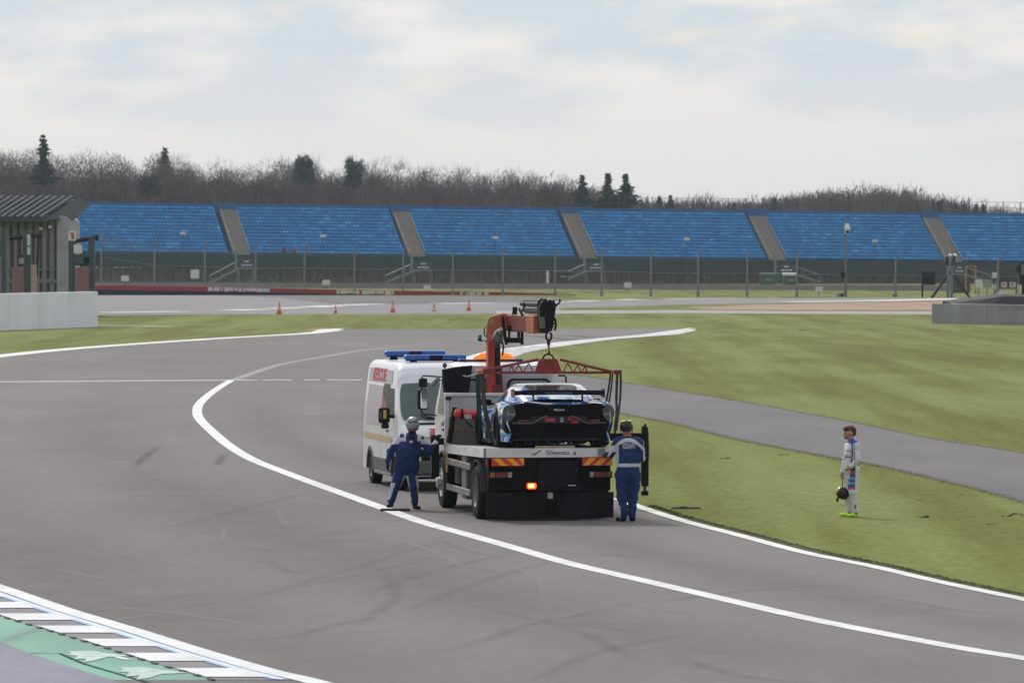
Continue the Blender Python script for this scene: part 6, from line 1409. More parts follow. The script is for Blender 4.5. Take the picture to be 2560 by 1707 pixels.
# nose
k = MB(); k.box((-.82, 5.28, .34), (.82, 5.50, .66), bev=.06); k.box((-.95, 5.1, .32), (.95, 5.35, .70), bev=.06); k.build('bumper', M_vg, van)
k = MB(); k.box((-.62, 5.40, .66), (.62, 5.465, .90), bev=.03); k.box((-.5, 5.36, .93), (.5, 5.43, .98), bev=.01); k.build('grille', M_blk, van)
for sx in (-1, 1):
    k = MB(); secs = []
    k.prism([(4.95, 1.14), (5.26, 1.12), (5.36, .94), (5.10, .98)], sx * .80, sx * (.935), 'x'); k.build('headlight', mat('headlight_glass', (.45, .5, .55), .08, spec=.8), van)
    k = MB(); M = Matrix.Translation((sx * 1.22, 4.28, 1.57)); k.box((-.12, -.08, -.17), (.12, .07, .17), bev=.05, M=M); k.box((-.10, -.05, -.28), (.06, .05, -.17), bev=.03, M=M); k.cyl((sx * .98, 4.22, 1.55), (sx * 1.15, 4.28, 1.55), .04, n=8); mr_ = k.build('door_mirror', M_blk, van)
    k = MB(); k.box((sx * 1.22 - .035, 4.351, 1.50), (sx * 1.22 + .03, 4.362, 1.68), bev=.004); k.build('mirror_indicator', mat('mirror_yellow', (.50, .36, .03), .4), mr_)
    k = MB(); k.tube([(sx * 1.30, 4.36, 1.51), (sx * 1.305, 4.362, 1.65)], .008, n=5); k.build('mirror_trim', M_galv, mr_)
# reversed lettering on the bonnet
bm0 = frame((-.02, 5.335, 1.145), (1, 0, 0), (0, -.62, 1)); 
text_mesh('bonnet_lettering', 'RESCUE', .185, M_let, van, Matrix.Translation((-.02, 5.305, 1.245)) @ frame((0, 0, 0), (1, 0, 0), (0, -.45, 1)), sx=1.35, bold=.008)
k = MB(); k.box((-.55, 5.395, 1.10), (.55, 5.42, 1.15)); k.build('bonnet_stripe', mat('stripe_gold', (0, 0, 0)), van)
for (y, zc) in ((.66, 2.80), (3.42, 2.765)):
    k = MB(); k.box((-.66, y - .11, zc - .055), (.66, y + .11, zc + .055), bev=.03); lb = k.build('light_bar', mat('lens_blue', (.008, .10, .38), .25, var=.25, scale=5, stretch=(3, 1, 1)), van)
    k = MB(); k.box((-.16, y - .114, zc - .05), (.14, y + .114, zc + .05), bev=.02); k.build('bar_centre', mat('bar_centre_dark', (.02, .01, .06), .3), lb)
    k = MB(); k.box((-.62, y - .09, zc - .075), (.62, y + .09, zc - .055)); 
    for x in (-.5, .42): k.prism([(x - .02, zc - .07), (x + .10, zc - .07), (x + .14, zc - .14), (x - .06, zc - .14)], y - .05, y + .05, 'y')
    k.build('bar_foot', M_blk, lb)
# ================================================================ people: one continuous skin grown from tapered limbs (distance field -> surface net)
class Body:
    def __init__(s, res=.009): s.p = []; s.res = res
    def cap(s, a, b, ra, rb=None, tag='suit', k=.03, flat=None, ff=1.0):
        s.p.append((np.array(a, float), np.array(b, float), ra, ra if rb is None else rb, tag, k, None if flat is None else np.array(flat, float) / np.linalg.norm(flat), ff)); return s
    def ball(s, c, r, tag='suit', k=.02, flat=None, ff=1.0): return s.cap(c, np.array(c) + (0, 0, 1e-4), r, r, tag, k, flat, ff)
    @staticmethod
    def dist(P, pr):
        a, b, ra, rb, tag, k, fl, ff = pr; ab = b - a; t = np.clip(((P - a) @ ab) / max(ab @ ab, 1e-9), 0, 1); q = P - a - t[..., None] * ab
        if fl is not None: q = q + (q @ fl)[..., None] * fl * (ff - 1)
        return np.sqrt((q * q).sum(-1)) - (ra + (rb - ra) * t)
    def mesh(s, name, mats, rule, parent, noise=.0055, seed=0):
        r = s.res; lo = np.min([np.minimum(p[0], p[1]) - max(p[2], p[3]) for p in s.p], 0) - 3 * r; hi = np.max([np.maximum(p[0], p[1]) + max(p[2], p[3]) for p in s.p], 0) + 3 * r
        n = np.ceil((hi - lo) / r).astype(int) + 1; D = np.full(n, .08, np.float32)
        for pr in s.p:
            m = max(pr[2], pr[3]) + .05; l = np.maximum(np.floor((np.minimum(pr[0], pr[1]) - m - lo) / r).astype(int), 0); h = np.minimum(np.ceil((np.maximum(pr[0], pr[1]) + m - lo) / r).astype(int) + 1, n)
            ax = [lo[i] + r * np.arange(l[i], h[i]) for i in range(3)]; P = np.stack(np.meshgrid(*ax, indexing='ij'), -1); d = s.dist(P, pr).astype(np.float32)
            if noise and pr[4] in ('suit', 'sleeve', 'leg'):
                X, Y, Z = P[..., 0], P[..., 1], P[..., 2]
                d = d + noise * (np.sin(31 * Z + 9 * X + seed) * np.sin(23 * X - 17 * Y + 2 * seed) + .8 * np.sin(57 * Z + 21 * np.sin(13 * X + seed) + 15 * Y))
            v = D[l[0]:h[0], l[1]:h[1], l[2]:h[2]]; k = pr[5]; hh = np.clip(.5 + .5 * (d - v) / k, 0, 1); v[...] = d * (1 - hh) + v * hh - k * hh * (1 - hh)
        S_ = D < 0; idx = -np.ones(np.array(n) - 1, np.int64)
        acc = np.zeros((*(np.array(n) - 1), 3), np.float32); cnt = np.zeros(np.array(n) - 1, np.float32)
        sl = lambda o, ax_n: tuple(slice(o[i], n[i] - 1 + o[i]) for i in range(3))
        for ax in range(3):
            e = np.eye(3, dtype=int)[ax]; oth = [i for i in range(3) if i != ax]
            for u in (0, 1):
                for w in (0, 1):
                    o0 = [0, 0, 0]; o0[oth[0]] = u; o0[oth[1]] = w; o1 = list(np.array(o0) + e); A_, B_ = D[sl(o0, n)], D[sl(o1, n)]; c = (A_ < 0) != (B_ < 0)
                    t = np.where(c, A_ / np.where(c, A_ - B_, 1), 0); pos = np.zeros((*c.shape, 3), np.float32)
                    for i in range(3): pos[..., i] = o0[i]
                    pos[..., ax] += t; acc += pos * c[..., None]; cnt += c
        act = np.argwhere(cnt > 0); idx[tuple(act.T)] = np.arange(len(act)); V = lo + r * (act + acc[tuple(act.T)] / cnt[tuple(act.T)][:, None]); F = []
        for ax in range(3):
            e = np.eye(3, dtype=int)[ax]; u, w = [i for i in range(3) if i != ax]
            a0 = S_[tuple(slice(0, n[i] - (i == ax)) for i in range(3))]; a1 = S_[tuple(slice(int(i == ax), n[i]) for i in range(3))]; c = a0 != a1; pts = np.argwhere(c)
            pts = pts[(pts[:, u] > 0) & (pts[:, w] > 0) & (pts[:, u] < n[u] - 1) & (pts[:, w] < n[w] - 1) & (pts[:, ax] < n[ax] - 1)]
            q = []
            for du, dw in ((1, 1), (0, 1), (0, 0), (1, 0)): pp = pts.copy(); pp[:, u] -= du; pp[:, w] -= dw; q.append(idx[tuple(pp.T)])
            q = np.stack(q, 1); q = q[(q >= 0).all(1)]; F.append(q)
        F = np.concatenate(F); C = V[F].mean(1)
        tags = np.argmin(np.stack([s.dist(C, pr) for pr in s.p]), 0); names = [p[4] for p in s.p]
        mi = [rule(c, names[t]) for c, t in zip(C.tolist(), tags.tolist())]
        me = bpy.data.meshes.new(name); me.from_pydata(V.tolist(), [], F.tolist())
        for m in mats: me.materials.append(m)
        me.polygons.foreach_set('material_index', mi); me.polygons.foreach_set('use_smooth', [True] * len(F)); bm = bmesh.new(); bm.from_mesh(me)
        bmesh.ops.recalc_face_normals(bm, faces=bm.faces); bmesh.ops.smooth_vert(bm, verts=bm.verts, factor=.5, use_axis_x=True, use_axis_y=True, use_axis_z=True); bm.to_mesh(me); bm.free()
        o = bpy.data.objects.new(name, me); COL.objects.link(o); o.parent = parent; return o
def V3(*a): return np.array(a, float)
def nrm(v): return v / np.linalg.norm(v)
def hand(b, wr, d, pn, side, curl=.35, r=.0105, tag='glove', size=1.0, grip=0):
    """d = pointing direction of the palm, pn = palm normal (the side the fingers curl to), side = direction of the thumb"""
    d, pn = nrm(d), nrm(pn - d * (pn @ nrm(d))); sd = nrm(side - d * (side @ d) - pn * (side @ pn)); s = size
    b.cap(wr, wr + d * .03 * s, .026 * s, .030 * s, tag, .015, pn, 1.3); b.cap(wr + d * .035 * s, wr + d * .085 * s, .036 * s, .040 * s, tag, .012, pn, 1.9)
    for i, (o, L_) in enumerate(((.030, .072), (.010, .082), (-.011, .076), (-.031, .060))):
        p = wr + d * (.095 - .004 * abs(i - 1)) * s + sd * o * s; dd = d; c = curl * (1 + .15 * i)
        for j, f in enumerate((.45, .32, .23)):
            ang = c * (1.0 + .5 * j) + grip; dd = nrm(dd * math.cos(ang) + pn * math.sin(ang)); q = p + dd * L_ * f * s; b.cap(p, q, r * s * (1 - .08 * j), r * s * (.95 - .1 * j), tag, .004); p = q
    p = wr + d * .035 * s + sd * .032 * s; q = p + nrm(sd * .8 + d * .6 + pn * .25) * .042 * s; b.cap(p, q, r * 1.35 * s, r * 1.15 * s, tag, .010); b.cap(q, q + nrm(d * .8 + sd * .25 + pn * .5) * .034 * s, r * 1.1 * s, r * s * .9, tag, .005)
M_sb = mat('overall_blue', (.005, .027, .120), .9, var=.25, scale=7, bump=.5); M_sw = mat('overall_white', (.50, .51, .55), .75, var=.10, scale=8, bump=.3); M_bk = mat('boot_black', (.010, .009, .012), .6); M_skin = mat('skin', (.42, .22, .16), .55, var=.08, scale=20)
M_skr = mat('skin_ruddy', (.34, .12, .10), .55, var=.08, scale=20); M_gl = mat('glove_black', (.012, .010, .016), .75); M_dkp = mat('collar_dark', (.02, .015, .045), .8)
# ---------------------------------------------------------------- marshal facing the camera, left of the truck
g = G(1023, 1273); m1 = empty('person', tuple(g), 0, 'person in blue overalls with white shoulders and silver helmet, arm out to the truck', 'person', 'people on the track')
b = Body(.0085); F_ = V3(0, 1, 0)
b.cap((-.11, 0, .84), (.03, 0, .84), .175, .170, 'suit', .05, F_, 1.15); b.cap((-.05, -.02, .95), (-.01, -.03, 1.12), .222, .245, 'suit', .06, F_, 1.15); b.cap((-.01, -.02, 1.15), (.03, 0, 1.28), .235, .21, 'suit', .06, F_, 1.25)
b.cap((-.13, 0, 1.385), (.20, 0, 1.375), .085, .085, 'shoulder', .06); b.cap((.05, 0, 1.40), (.06, 0, 1.52), .075, .066, 'collar', .03); b.cap((.06, -.01, 1.52), (.065, -.02, 1.62), .070, .085, 'head', .02)
b.cap((.066, -.10, 1.575), (.066, -.115, 1.56), .016, .013, 'head', .01); b.cap((.04, -.09, 1.525), (.09, -.09, 1.525), .018, .018, 'head', .02)
b.cap((-.17, 0, 1.37), (-.36, -.02, 1.12), .082, .068, 'sleeve', .04); b.cap((-.36, -.02, 1.12), (-.415, -.10, .93), .066, .050, 'sleeve', .03)
hand(b, V3(-.418, -.11, .92), V3(-.02, -.15, -1), V3(.9, .25, 0), V3(0, -1, 0), .32, .0125, 'glove', 1.12)
b.cap((.245, 0, 1.36), (.40, -.02, 1.13), .082, .070, 'sleeve', .04); b.cap((.40, -.02, 1.13), (.515, -.05, 1.30), .068, .050, 'sleeve', .03)
hand(b, V3(.525, -.05, 1.315), V3(.35, .0, 1), V3(.6, .6, -.1), V3(-.6, -.5, .2), .55, .0125, 'glove', 1.12)
b.cap((-.135, 0, .78), (-.27, -.03, .46), .125, .092, 'leg', .05); b.cap((-.27, -.03, .46), (-.345, .01, .17), .088, .070, 'leg', .03); b.cap((.03, 0, .78), (.09, -.03, .46), .125, .092, 'leg', .05); b.cap((.09, -.03, .46), (.105, .01, .16), .088, .070, 'leg', .03)
b.cap((-.345, .01, .22), (-.355, .01, .10), .056, .050, 'boot', .02); b.cap((-.355, .02, .085), (-.40, -.15, .075), .046, .040, 'boot', .02, (0, 0, 1), 1.1)
b.cap((.11, .01, .20), (.115, .01, .07), .056, .050, 'boot', .02); b.cap((.115, .02, .045), (.19, -.14, .040), .046, .040, 'boot', .02, (0, 0, 1), 1.1)
def rule1(c, t):
    x, y, z = c
    if t == 'boot': return 2
    if t == 'glove': return 4
    if t == 'head': return 3 if 1.53 < z < 1.56 else 5
    if t == 'collar': return 5
    if t in ('suit', 'shoulder') and y < 0 and abs(x - .05) < .055 and z > 1.32: return 5
    if t == 'shoulder' or (t == 'sleeve' and z > 1.27): return 0 if (abs(x + .14) < .035 and z > 1.40) or (abs(x - .26) < .03 and 1.37 < z < 1.42) else 1
    if t == 'suit' and z > 1.33 and abs(x - .05) > .11: return 1
    if t == 'sleeve' and abs(.9 * (z - 1.12) + 0) < .12 and x < -.2 and x > -.36 + (1.12 - z) * .2 and y > -.02 and z < 1.2: return 1
    if t == 'leg':
        cx_ = (-.135 - .21 * (.78 - z) / .6) if x < -.03 else (.03 + .075 * (.78 - z) / .6)
        if z < .52 and x < -.03 and x - cx_ < -.035 and z > .19: return 1
        if z < .66 and x > -.03 and (x - cx_ < -.062 or x - cx_ > .078) and z > .16: return 1
        if x < -.03 and z < .66 and x - cx_ > .078: return 1
    return 0
b.mesh('body', [M_sb, M_sw, M_bk, M_skr, M_gl, M_dkp], rule1, m1, seed=1)
def helmet(parent, c, rx, ry, rz, mats, face=-1, visor=True, mark=True, tilt=0):
    k = MB(); M = Matrix.Rotation(R(tilt), 3, 'X'); vs = []; fs = []; mi = []; n, m = 24, 16
    for j in range(m + 1):
        ph = math.pi * .76 * j / m
        for i in range(n):
            th = 2 * math.pi * i / n; vs.append(M @ Vector((rx * math.sin(ph) * math.cos(th), ry * math.sin(ph) * math.sin(th) * (1.08 if math.sin(th) * face < 0 else 1), rz * math.cos(ph))) + Vector(c))
    for j in range(m):
        for i in range(n):
            th = 2 * math.pi * (i + .5) / n; front = math.sin(th) * face > .62
            if front and j > 7: continue
            k.add([vs[j * n + i], vs[(j + 1) * n + i], vs[(j + 1) * n + (i + 1) % n], vs[j * n + (i + 1) % n]], [(0, 1, 2, 3)], 0, True)
    h = k.build('helmet', mats[0], parent, sharp=60); md = h.modifiers.new('thick', 'SOLIDIFY'); md.thickness = .012; md.offset = 1
    if visor:
        k = MB(); secs = []
        for j in range(6):
            ph = R(72 + 50 * j / 5); secs.append([M @ Vector(((rx + .016) * math.sin(ph) * math.cos(t), (ry + .018) * math.sin(ph) * math.sin(t), (rz) * math.cos(ph))) + Vector(c) for t in [face * R(90) + R(-58 + 116 * q / 10) for q in range(11)]])
        k.loft(secs, closed=False, caps=False); k.build('visor', mats[1], h)
    if mark:
        k = MB(); secs = []
        for j in range(9): ph = R(-12 + 70 * j / 8); secs.append([M @ Vector((x_, face * (ry + .016) * math.sin(ph), (rz + .014) * math.cos(ph))) + Vector(c) for x_ in (-.012, .012)])
        k.loft(secs, closed=False, caps=False); k.build('helmet_stripe', mats[2], h)
    return h
helmet(m1, (.068, -.012, 1.648), .118, .130, .148, [mat('helmet_silver_black', (.20, .20, .22), .25, metal=.4, var=.5, scale=9, coat=.6), mat('smoke_visor', (.26, .28, .32), .2, var=.2), mat('stripe_silver', (.55, .56, .58), .3)])
k = MB(); k.box((.10, -.235, 1.23), (.155, -.205, 1.36), bev=.01); k.cyl((.14, -.22, 1.36), (.14, -.215, 1.43), .006, n=5); k.tube([(.02, -.13, 1.42), (.0, -.2, 1.38), (.10, -.23, 1.33)], .005, n=5); k.build('radio', M_blk, m1)
k = MB(); k.box((.01, -.235, 1.30), (.075, -.215, 1.35), bev=.004); k.build('badge', mat('badge_silver', (.45, .47, .5), .5), m1)
# board under his boots
g2 = G(990, 1277); k = MB(); k.box((-.30, -.20, 0), (.27, .16, .045), bev=.008); o = k.build('ground_board', mat('dark_plank', (.028, .020, .024), .8)); o.location = tuple(g2 + Vector((0, .02, .0))); tag(o, 'dark flat board on the tarmac under the boots of the person in silver helmet', 'board')
# ---------------------------------------------------------------- marshal with his back to the camera, right of the truck
g = G(1570.4, 1303.5); m2 = empty('person', tuple(g), 0, 'person seen from behind in blue overalls lettered CIRCUIT SAFETY at the truck corner', 'person', 'people on the track')
b = Body(.0085)
b.cap((-.10, 0, .88), (.08, 0, .88), .150, .150, 'suit', .05, F_, 1.15); b.cap((-.03, 0, 1.0), (.03, 0, 1.0), .175, .175, 'suit', .05, F_, 1.2); b.cap((-.04, .02, 1.18), (.05, .02, 1.18), .185, .185, 'suit', .06, F_, 1.25); b.cap((-.07, .03, 1.38), (.09, .03, 1.38), .175, .175, 'suit', .06, F_, 1.4)
b.cap((-.15, .02, 1.49), (.16, .02, 1.475), .085, .085, 'shoulder', .06); b.cap((.0, .03, 1.53), (-.02, .04, 1.62), .068, .060, 'collar', .03); b.cap((-.025, .05, 1.64), (-.03, .06, 1.76), .078, .092, 'head', .02)
b.cap((-.03, .15, 1.71), (-.03, .17, 1.695), .016, .013, 'head', .01)
for sx in (-1, 1): b.ball((-.03 + sx * .095, .06, 1.70), .022, 'head', .01, (1, 0, 0), 1.8)
b.cap((-.205, .02, 1.48), (-.325, .05, 1.25), .080, .066, 'sleeve', .04); b.cap((-.325, .05, 1.25), (-.40, .24, 1.24), .064, .050, 'sleeve', .03)
hand(b, V3(-.405, .26, 1.24), V3(-.3, 1, .05), V3(0, 0, -1), V3(1, 0, 0), .45, .0115, 'skinhand', 1.0)
b.cap((.215, .02, 1.465), (.255, .04, 1.18), .078, .064, 'sleeve', .04); b.cap((.255, .04, 1.18), (.15, .26, 1.12), .062, .048, 'sleeve', .03)
hand(b, V3(.135, .28, 1.115), V3(-.7, .5, 0), V3(0, -.2, -1), V3(0, .6, .8), .4, .0115, 'skinhand', 1.0)
b.cap((-.115, 0, .84), (-.115, .0, .46), .128, .096, 'leg', .04); b.cap((-.115, 0, .46), (-.085, -.02, .13), .092, .078, 'leg', .03); b.cap((.105, 0, .84), (.085, .05, .46), .128, .096, 'leg', .04); b.cap((.085, .05, .46), (.07, .03, .14), .092, .076, 'leg', .03)
b.cap((.175, .02, .80), (.165, .03, .60), .045, .050, 'leg', .03); b.cap((-.155, -.02, .26), (-.125, -.02, .10), .05, .05, 'leg', .03)
b.cap((-.085, -.02, .14), (-.085, -.02, .06), .055, .052, 'boot', .02); b.cap((-.085, -.03, .045), (-.19, .12, .042), .044, .040, 'boot', .02); b.cap((.075, .03, .14), (.075, .03, .06), .055, .052, 'boot', .02); b.cap((.075, .02, .045), (.10, .20, .042), .044, .040, 'boot', .02)
def rule2(c, t):
    x, y, z = c
    if t == 'boot': return 2
    if t == 'skinhand': return 3
    if t == 'head': return 3
    if t == 'collar': return 5 if z < 1.585 else 3
    back = y < .06
    arc = 1.545 - .55 * x * x * 4
    if t in ('suit', 'shoulder', 'sleeve'):
        if back and arc - .062 < z < arc + .01: return 1
        if t == 'sleeve' and x < 0 and 1.29 < z < 1.41: return 1
        if t in ('suit',) and 1.02 < z < 1.085: return 1
        if t == 'sleeve' and x > .285 - (1.5 - z) * .02 and z > 1.1: return 1
        if t == 'suit' and z > 1.05 and x < -.178: return 1
        if t == 'shoulder': return 0
    if t == 'leg' and z < .38 and x < -.145 - .03 * (z > .3): return 1
    return 0
b.mesh('body', [M_sb, M_sw, M_bk, M_skr, M_gl, M_dkp], rule2, m2, seed=2)
hm = helmet(m2, (-.03, .05, 1.765), .115, .125, .115, [mat('helmet_black', (.016, .016, .018), .25, coat=.6, var=.3), None, None], face=1, visor=False, mark=False)
k = MB(); k.sphere((-.085, .0, 1.862), (.05, .05, .018)); k.build('helmet_mark', mat('helmet_yellow', (.75, .62, .02), .4), hm); k = MB(); k.sphere((.035, -.01, 1.868), (.045, .05, .016)); k.build('helmet_mark', mat('helmet_pale', (.55, .62, .40), .4), hm)
k = MB(); k.add([(-.055, -.085, 1.81), (-.04, -.09, 1.745), (.005, -.090, 1.745)], [(0, 1, 2)]); k.build('helmet_mark', mat('helmet_flash', (.62, .64, .64), .4), hm)
k = MB()
for sx in (-1, 1): k.tube([(-.03 + sx * .118, .03, 1.74), (-.03 + sx * .112, .05, 1.66), (-.03 + sx * .07, .12, 1.60)], .006, n=5)
k.build('chin_strap', M_blk, hm)
def back_y(obj, x, z):
    dg = bpy.context.evaluated_depsgraph_get(); r_, loc, *_ = obj.ray_cast(Vector((x, -1, z)), Vector((0, 1, 0))); return loc.y if r_ else -.15
bd2 = [o for o in m2.children if o.name.startswith('body')][0]
for body_, z in (('CIRCUIT', 1.435), ('SAFETY', 1.378)): text_mesh('back_lettering', body_, .066, mat('lettering_silver', (.50, .53, .60), .6), m2, frame((.013, min(back_y(bd2, x, z) for x in (-.09, 0, .1)) - .004, z), (1, 0, 0), (0, .05, 1)), sx=1.05, bold=.0022)
# ---------------------------------------------------------------- driver on the grass, in profile
g = G(2130, 1291); m3 = empty('person', tuple(g), R(14), 'person in white racing overalls and yellow-green shoes standing on the grass, head bowed', 'person', 'people on the track')
b = Body(.0075); H_ = V3(1, 0, 0)   # faces -x, near side is -y
b.cap((.0, -.06, .90), (.0, .06, .90), .128, .128, 'suit', .05); b.cap((-.015, -.05, 1.02), (-.015, .05, 1.02), .118, .118, 'suit', .05); b.cap((-.01, -.06, 1.18), (-.01, .06, 1.18), .135, .135, 'suit', .06); b.cap((.0, -.10, 1.30), (.0, .10, 1.30), .122, .122, 'suit', .06)
b.cap((.015, -.15, 1.375), (.015, .15, 1.375), .07, .07, 'suit', .05); b.cap((.005, 0, 1.40), (-.025, 0, 1.455), .060, .056, 'collar', .03); b.cap((-.03, 0, 1.45), (-.045, 0, 1.52), .052, .055, 'head', .02)
b.cap((-.045, 0, 1.60), (-.075, 0, 1.575), .090, .082, 'head', .03, (0, 1, 0), 1.2); b.cap((-.10, 0, 1.51), (-.125, 0, 1.495), .042, .032, 'head', .03); b.cap((-.155, 0, 1.575), (-.175, 0, 1.545), .010, .014, 'nose', .012)
b.cap((-.145, -.02, 1.512), (-.145, .02, 1.512), .012, .012, 'lips', .008); b.cap((-.14, -.03, 1.60), (-.14, .03, 1.60), .014, .014, 'head', .02); b.ball((-.035, -.078, 1.565), .024, 'head', .006, (0, 1, 0), 2); b.ball((-.035, .078, 1.565), .024, 'head', .006, (0, 1, 0), 2)
b.cap((.02, -.17, 1.355), (.035, -.235, 1.09), .064, .052, 'sleeve', .04); b.cap((.035, -.235, 1.09), (-.07, -.20, .965), .050, .040, 'sleeve', .03); hand(b, V3(-.08, -.20, .955), V3(-.75, .25, -.55), V3(.2, 1, -.2), V3(-.3, 0, 1), .35, .0088, 'skinhand', .95)
b.cap((.0, .17, 1.355), (-.07, .20, 1.09), .062, .052, 'sleeve', .04); b.cap((-.07, .20, 1.09), (-.15, .14, .85), .050, .040, 'sleeve', .03); hand(b, V3(-.153, .13, .835), V3(-.05, -.15, -1), V3(0, -.9, .2), V3(-1, 0, 0), .45, .0088, 'skinhand', .95)
b.cap((.01, -.075, .84), (.0, -.085, .47), .108, .078, 'leg', .04); b.cap((.0, -.085, .47), (.045, -.08, .12), .076, .062, 'leg', .03); b.cap((-.01, .075, .84), (-.045, .08, .47), .108, .078, 'leg', .04); b.cap((-.045, .08, .47), (-.03, .09, .12), .076, .060, 'leg', .03)
b.cap((.045, -.08, .12), (.045, -.08, .07), .045, .042, 'sock', .02); b.cap((.065, -.08, .038), (-.11, -.10, .034), .036, .030, 'boot', .02, (0, 0, 1), 1.0); b.cap((-.03, .09, .12), (-.03, .09, .07), .045, .042, 'sock', .02); b.cap((-.01, .09, .038), (-.185, .08, .032), .036, .030, 'boot', .02)
def rule3(c, t):
    x, y, z = c
    if t in ('head', 'nose', 'skinhand'):
        if t == 'head' and abs(abs(y) - .03) < .011 and 1.572 < z < 1.586 and x < -.13: return 7
        if t == 'head' and z < 1.52 and x < -.10: return 9
        return 3
    if t == 'lips': return 8
    if t == 'collar': return 4
    if t == 'boot': return 2
    if t == 'sock': return 7
    if t == 'sleeve' and y < 0 and .005 < (x + .035 - (1.2 - z) * .02) < .0 + .012: return 4
    if t == 'suit' and y < 0:
        if x < -.06 and (abs(z - 1.245) < .010 or abs(z - 1.135) < .009): return 5
        if x > .06 and abs(z - .985) < .02: return 7
        if abs(x + .06) < .012 and z > 1.0: return 4
    if t == 'suit' and z > 1.39 and x < .05: return 4
    if t in ('leg', 'suit') and y < -.0 and -.085 < x < .01 and .52 < z < .97:
        if z > .87: return 7
        if z > .80: return 5
        f = (z - .52) / .28 * 6; return (6, 4)[int(f) % 2] if int(f) > 0 else 5
    if t == 'leg' and y < -.05 and abs(x - .02) < .016 and .16 < z < .23: return 5
    return 0
M_rw = mat('race_suit_white', (.60, .62, .66), .7, var=.08, scale=8, bump=.25); M_dt = mat('suit_navy', (.025, .02, .12), .7)
b.mesh('body', [M_rw, M_sw, mat('neon_shoe', (.50, .85, .02), .5), M_skin, mat('suit_blue', (.03, .06, .36), .7), mat('suit_pink', (.45, .06, .14), .7), mat('suit_teal', (.10, .35, .42), .7), M_dt, mat('lips', (.30, .10, .09), .5), mat('stubble_skin', (.22, .12, .095), .6)], rule3, m3, noise=.003, seed=3)
b = Body(.0065)
b.cap((-.03, 0, 1.645), (-.09, 0, 1.650), .086, .070, 'hair', .03, (0, 1, 0), 1.12); b.cap((.015, 0, 1.62), (.02, 0, 1.58), .070, .062, 'hair', .03, (0, 1, 0), 1.05); b.cap((-.12, -.03, 1.665), (-.125, .03, 1.665), .042, .042, 'hair', .03)
rh = random.Random(4)
for i in range(26):
    t = rh.uniform(-.14, .05); yy = rh.uniform(-.055, .055); b.ball((t, yy, 1.70 - abs(yy) * .5 - abs(t + .05) * .18), rh.uniform(.014, .024), 'hair', .012)
b.mesh('hair', [mat('dark_hair', (.070, .032, .022), .7, var=.4, scale=30, bump=.6)], lambda c, t: 0, m3, noise=0)
# helmet held in the far hand
hc = G(2130, 1291) + Matrix.Rotation(R(14), 3, 'Z') @ Vector((-.155, .08, .44)); hh = empty('racing_helmet', tuple(hc), R(14), 'black and yellow racing helmet hanging from the hand of the person in white', 'helmet')
k = MB(); M = Matrix.Rotation(R(-28), 3, 'Y'); n, m = 22, 14; vs = []
for j in range(m + 1):
    ph = math.pi * .82 * j / m
    for i in range(n): th = 2 * math.pi * i / n; vs.append(M @ Vector((.155 * math.sin(ph) * math.cos(th) * -1, .125 * math.sin(ph) * math.sin(th), .17 * math.cos(ph))))
# crown turned to the left, opening to the right and down
Mh = Matrix.Rotation(R(-62), 3, 'Y')
k.loft([[Mh @ Vector((.12 * math.sin(ph) * math.cos(t), .115 * math.sin(ph) * math.sin(t), .135 * math.cos(ph))) for t in [2 * math.pi * i / 24 for i in range(24)]] for ph in [math.pi * (.02 + .76 * j / 14) for j in range(15)]], caps=False)
sh = k.build('shell', [mat('helmet_shell_black', (.015, .01, .022), .25, coat=.6, var=.3)], hh); md = sh.modifiers.new('t', 'SOLIDIFY'); md.thickness = .015
k = MB(); k.loft([[Mh @ Vector((.136 * math.sin(ph) * math.cos(t), .131 * math.sin(ph) * math.sin(t), .151 * math.cos(ph))) for t in [R(150 + 190 * i / 12) for i in range(13)]] for ph in [R(14 + 22 * j / 5) for j in range(6)]], closed=False, caps=False); k.build('yellow_band', mat('helmet_gold', (.62, .36, .02), .35, var=.3, scale=12), sh)
k = MB(); k.loft([[Mh @ Vector((.134 * math.sin(ph) * math.cos(t), .129 * math.sin(ph) * math.sin(t), .1535 * math.cos(ph))) for t in [R(180 + 170 * i / 12) for i in range(13)]] for ph in [R(2 + 12 * j / 3) for j in range(4)]], closed=False, caps=False); k.build('pale_crown', mat('helmet_cream', (.55, .55, .42), .35), sh)
k = MB(); k.tube([(-.10, -.02, -.06), (-.13, -.03, -.11), (-.12, -.03, -.16)], [.010, .018, .012], n=6); k.tube([(-.09, 0, -.06), (-.10, -.02, -.12), (-.095, -.02, -.15)], .008, n=6); k.build('strap', M_blk, hh)
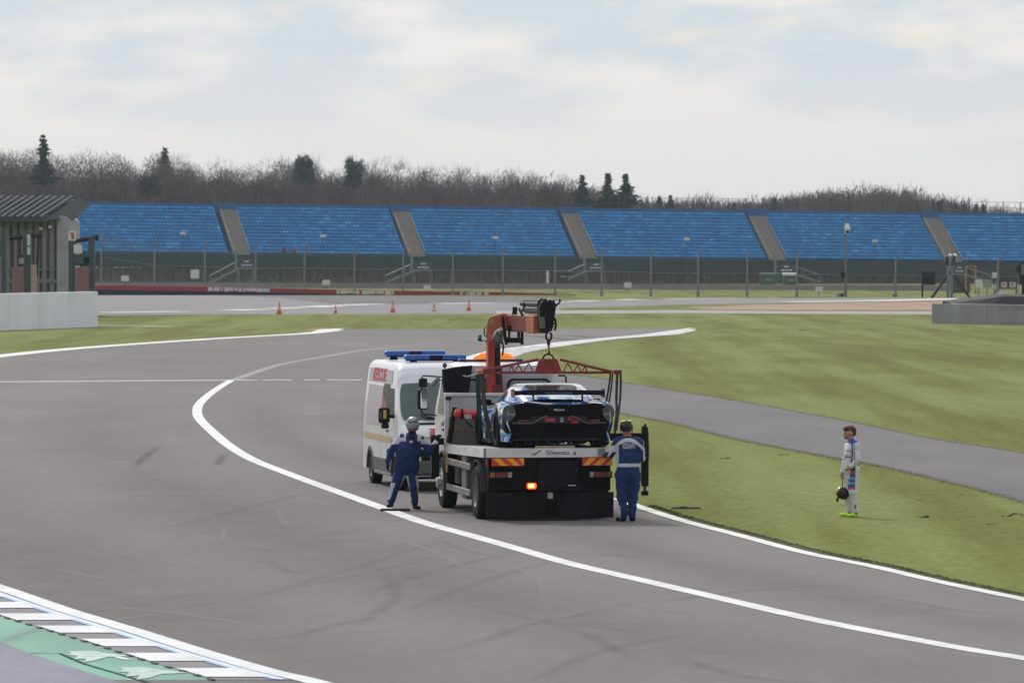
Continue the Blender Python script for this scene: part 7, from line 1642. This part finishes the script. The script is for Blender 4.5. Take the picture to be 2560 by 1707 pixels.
k = MB(); k.tube([(.0, .02, .12), (.0, .03, .20), (.0, .05, .27)], .008, n=6); k.build('hand_strap', M_blk, hh)
# ---------------------------------------------------------------- two spectators at the front of the stand
for i, (px, col, lab) in enumerate(((710, (.10, .012, .015), 'tiny seated spectator in a dark red top, left of two in the front row'), (737, (.22, .03, .03), 'tiny seated spectator in a brighter red top, right of two in the front row'))):
    s_ = s_at(px); q = Matrix.Rotation(SA, 4, 'Z') @ Vector((s_, .15, 0)); e = empty('person', (q.x, 840 + q.y, zf(s_) + .05), SA, lab, 'person', 'spectators in the stand')
    b = Body(.03); b.cap((0, .28, .45), (0, .22, .90), .19, .20, 'suit', .05); b.cap((0, .18, 1.0), (0, .15, 1.22), .07, .12, 'head', .03); b.cap((-.13, .2, .48), (-.15, -.22, .50), .10, .08, 'leg', .04); b.cap((.13, .2, .48), (.15, -.22, .50), .10, .08, 'leg', .04)
    for sx in (-1, 1): b.cap((sx * .15, -.22, .48), (sx * .15, -.2, .05), .075, .06, 'leg', .03); b.cap((sx * .2, .2, .92), (sx * .24, .0, .66), .07, .06, 'suit', .03); b.cap((sx * .24, 0, .66), (sx * .08, -.2, .62), .06, .05, 'suit', .03)
    b.mesh('body', [mat('top_red_%d' % i if False else ('dull_red_top' if i == 0 else 'red_top'), col, .8), M_skin, M_blk], lambda c, t: {'suit': 0, 'head': 1}.get(t, 2), e, noise=0)
    k = MB(); k.sphere((0, .17, 1.25), (.13, .14, .12)); k.build('hair', mat('dark_hair', (0, 0, 0)), e)
# ================================================================ the air: one even, thin haze over the whole place
hz = bpy.data.materials.new('haze_air'); hz.use_nodes = True; nt = hz.node_tree; nt.nodes.clear()
o_ = nt.nodes.new('ShaderNodeOutputMaterial'); v_ = nt.nodes.new('ShaderNodeVolumePrincipled'); v_.inputs['Color'].default_value = (.76, .85, 1.0, 1); v_.inputs['Density'].default_value = HAZE; v_.inputs['Anisotropy'].default_value = .1
nt.links.new(v_.outputs[0], o_.inputs['Volume'])
k = MB(); k.box((-950, -80, -1), (950, 2700, 34)); tag(k.build('haze', hz), kind='stuff')
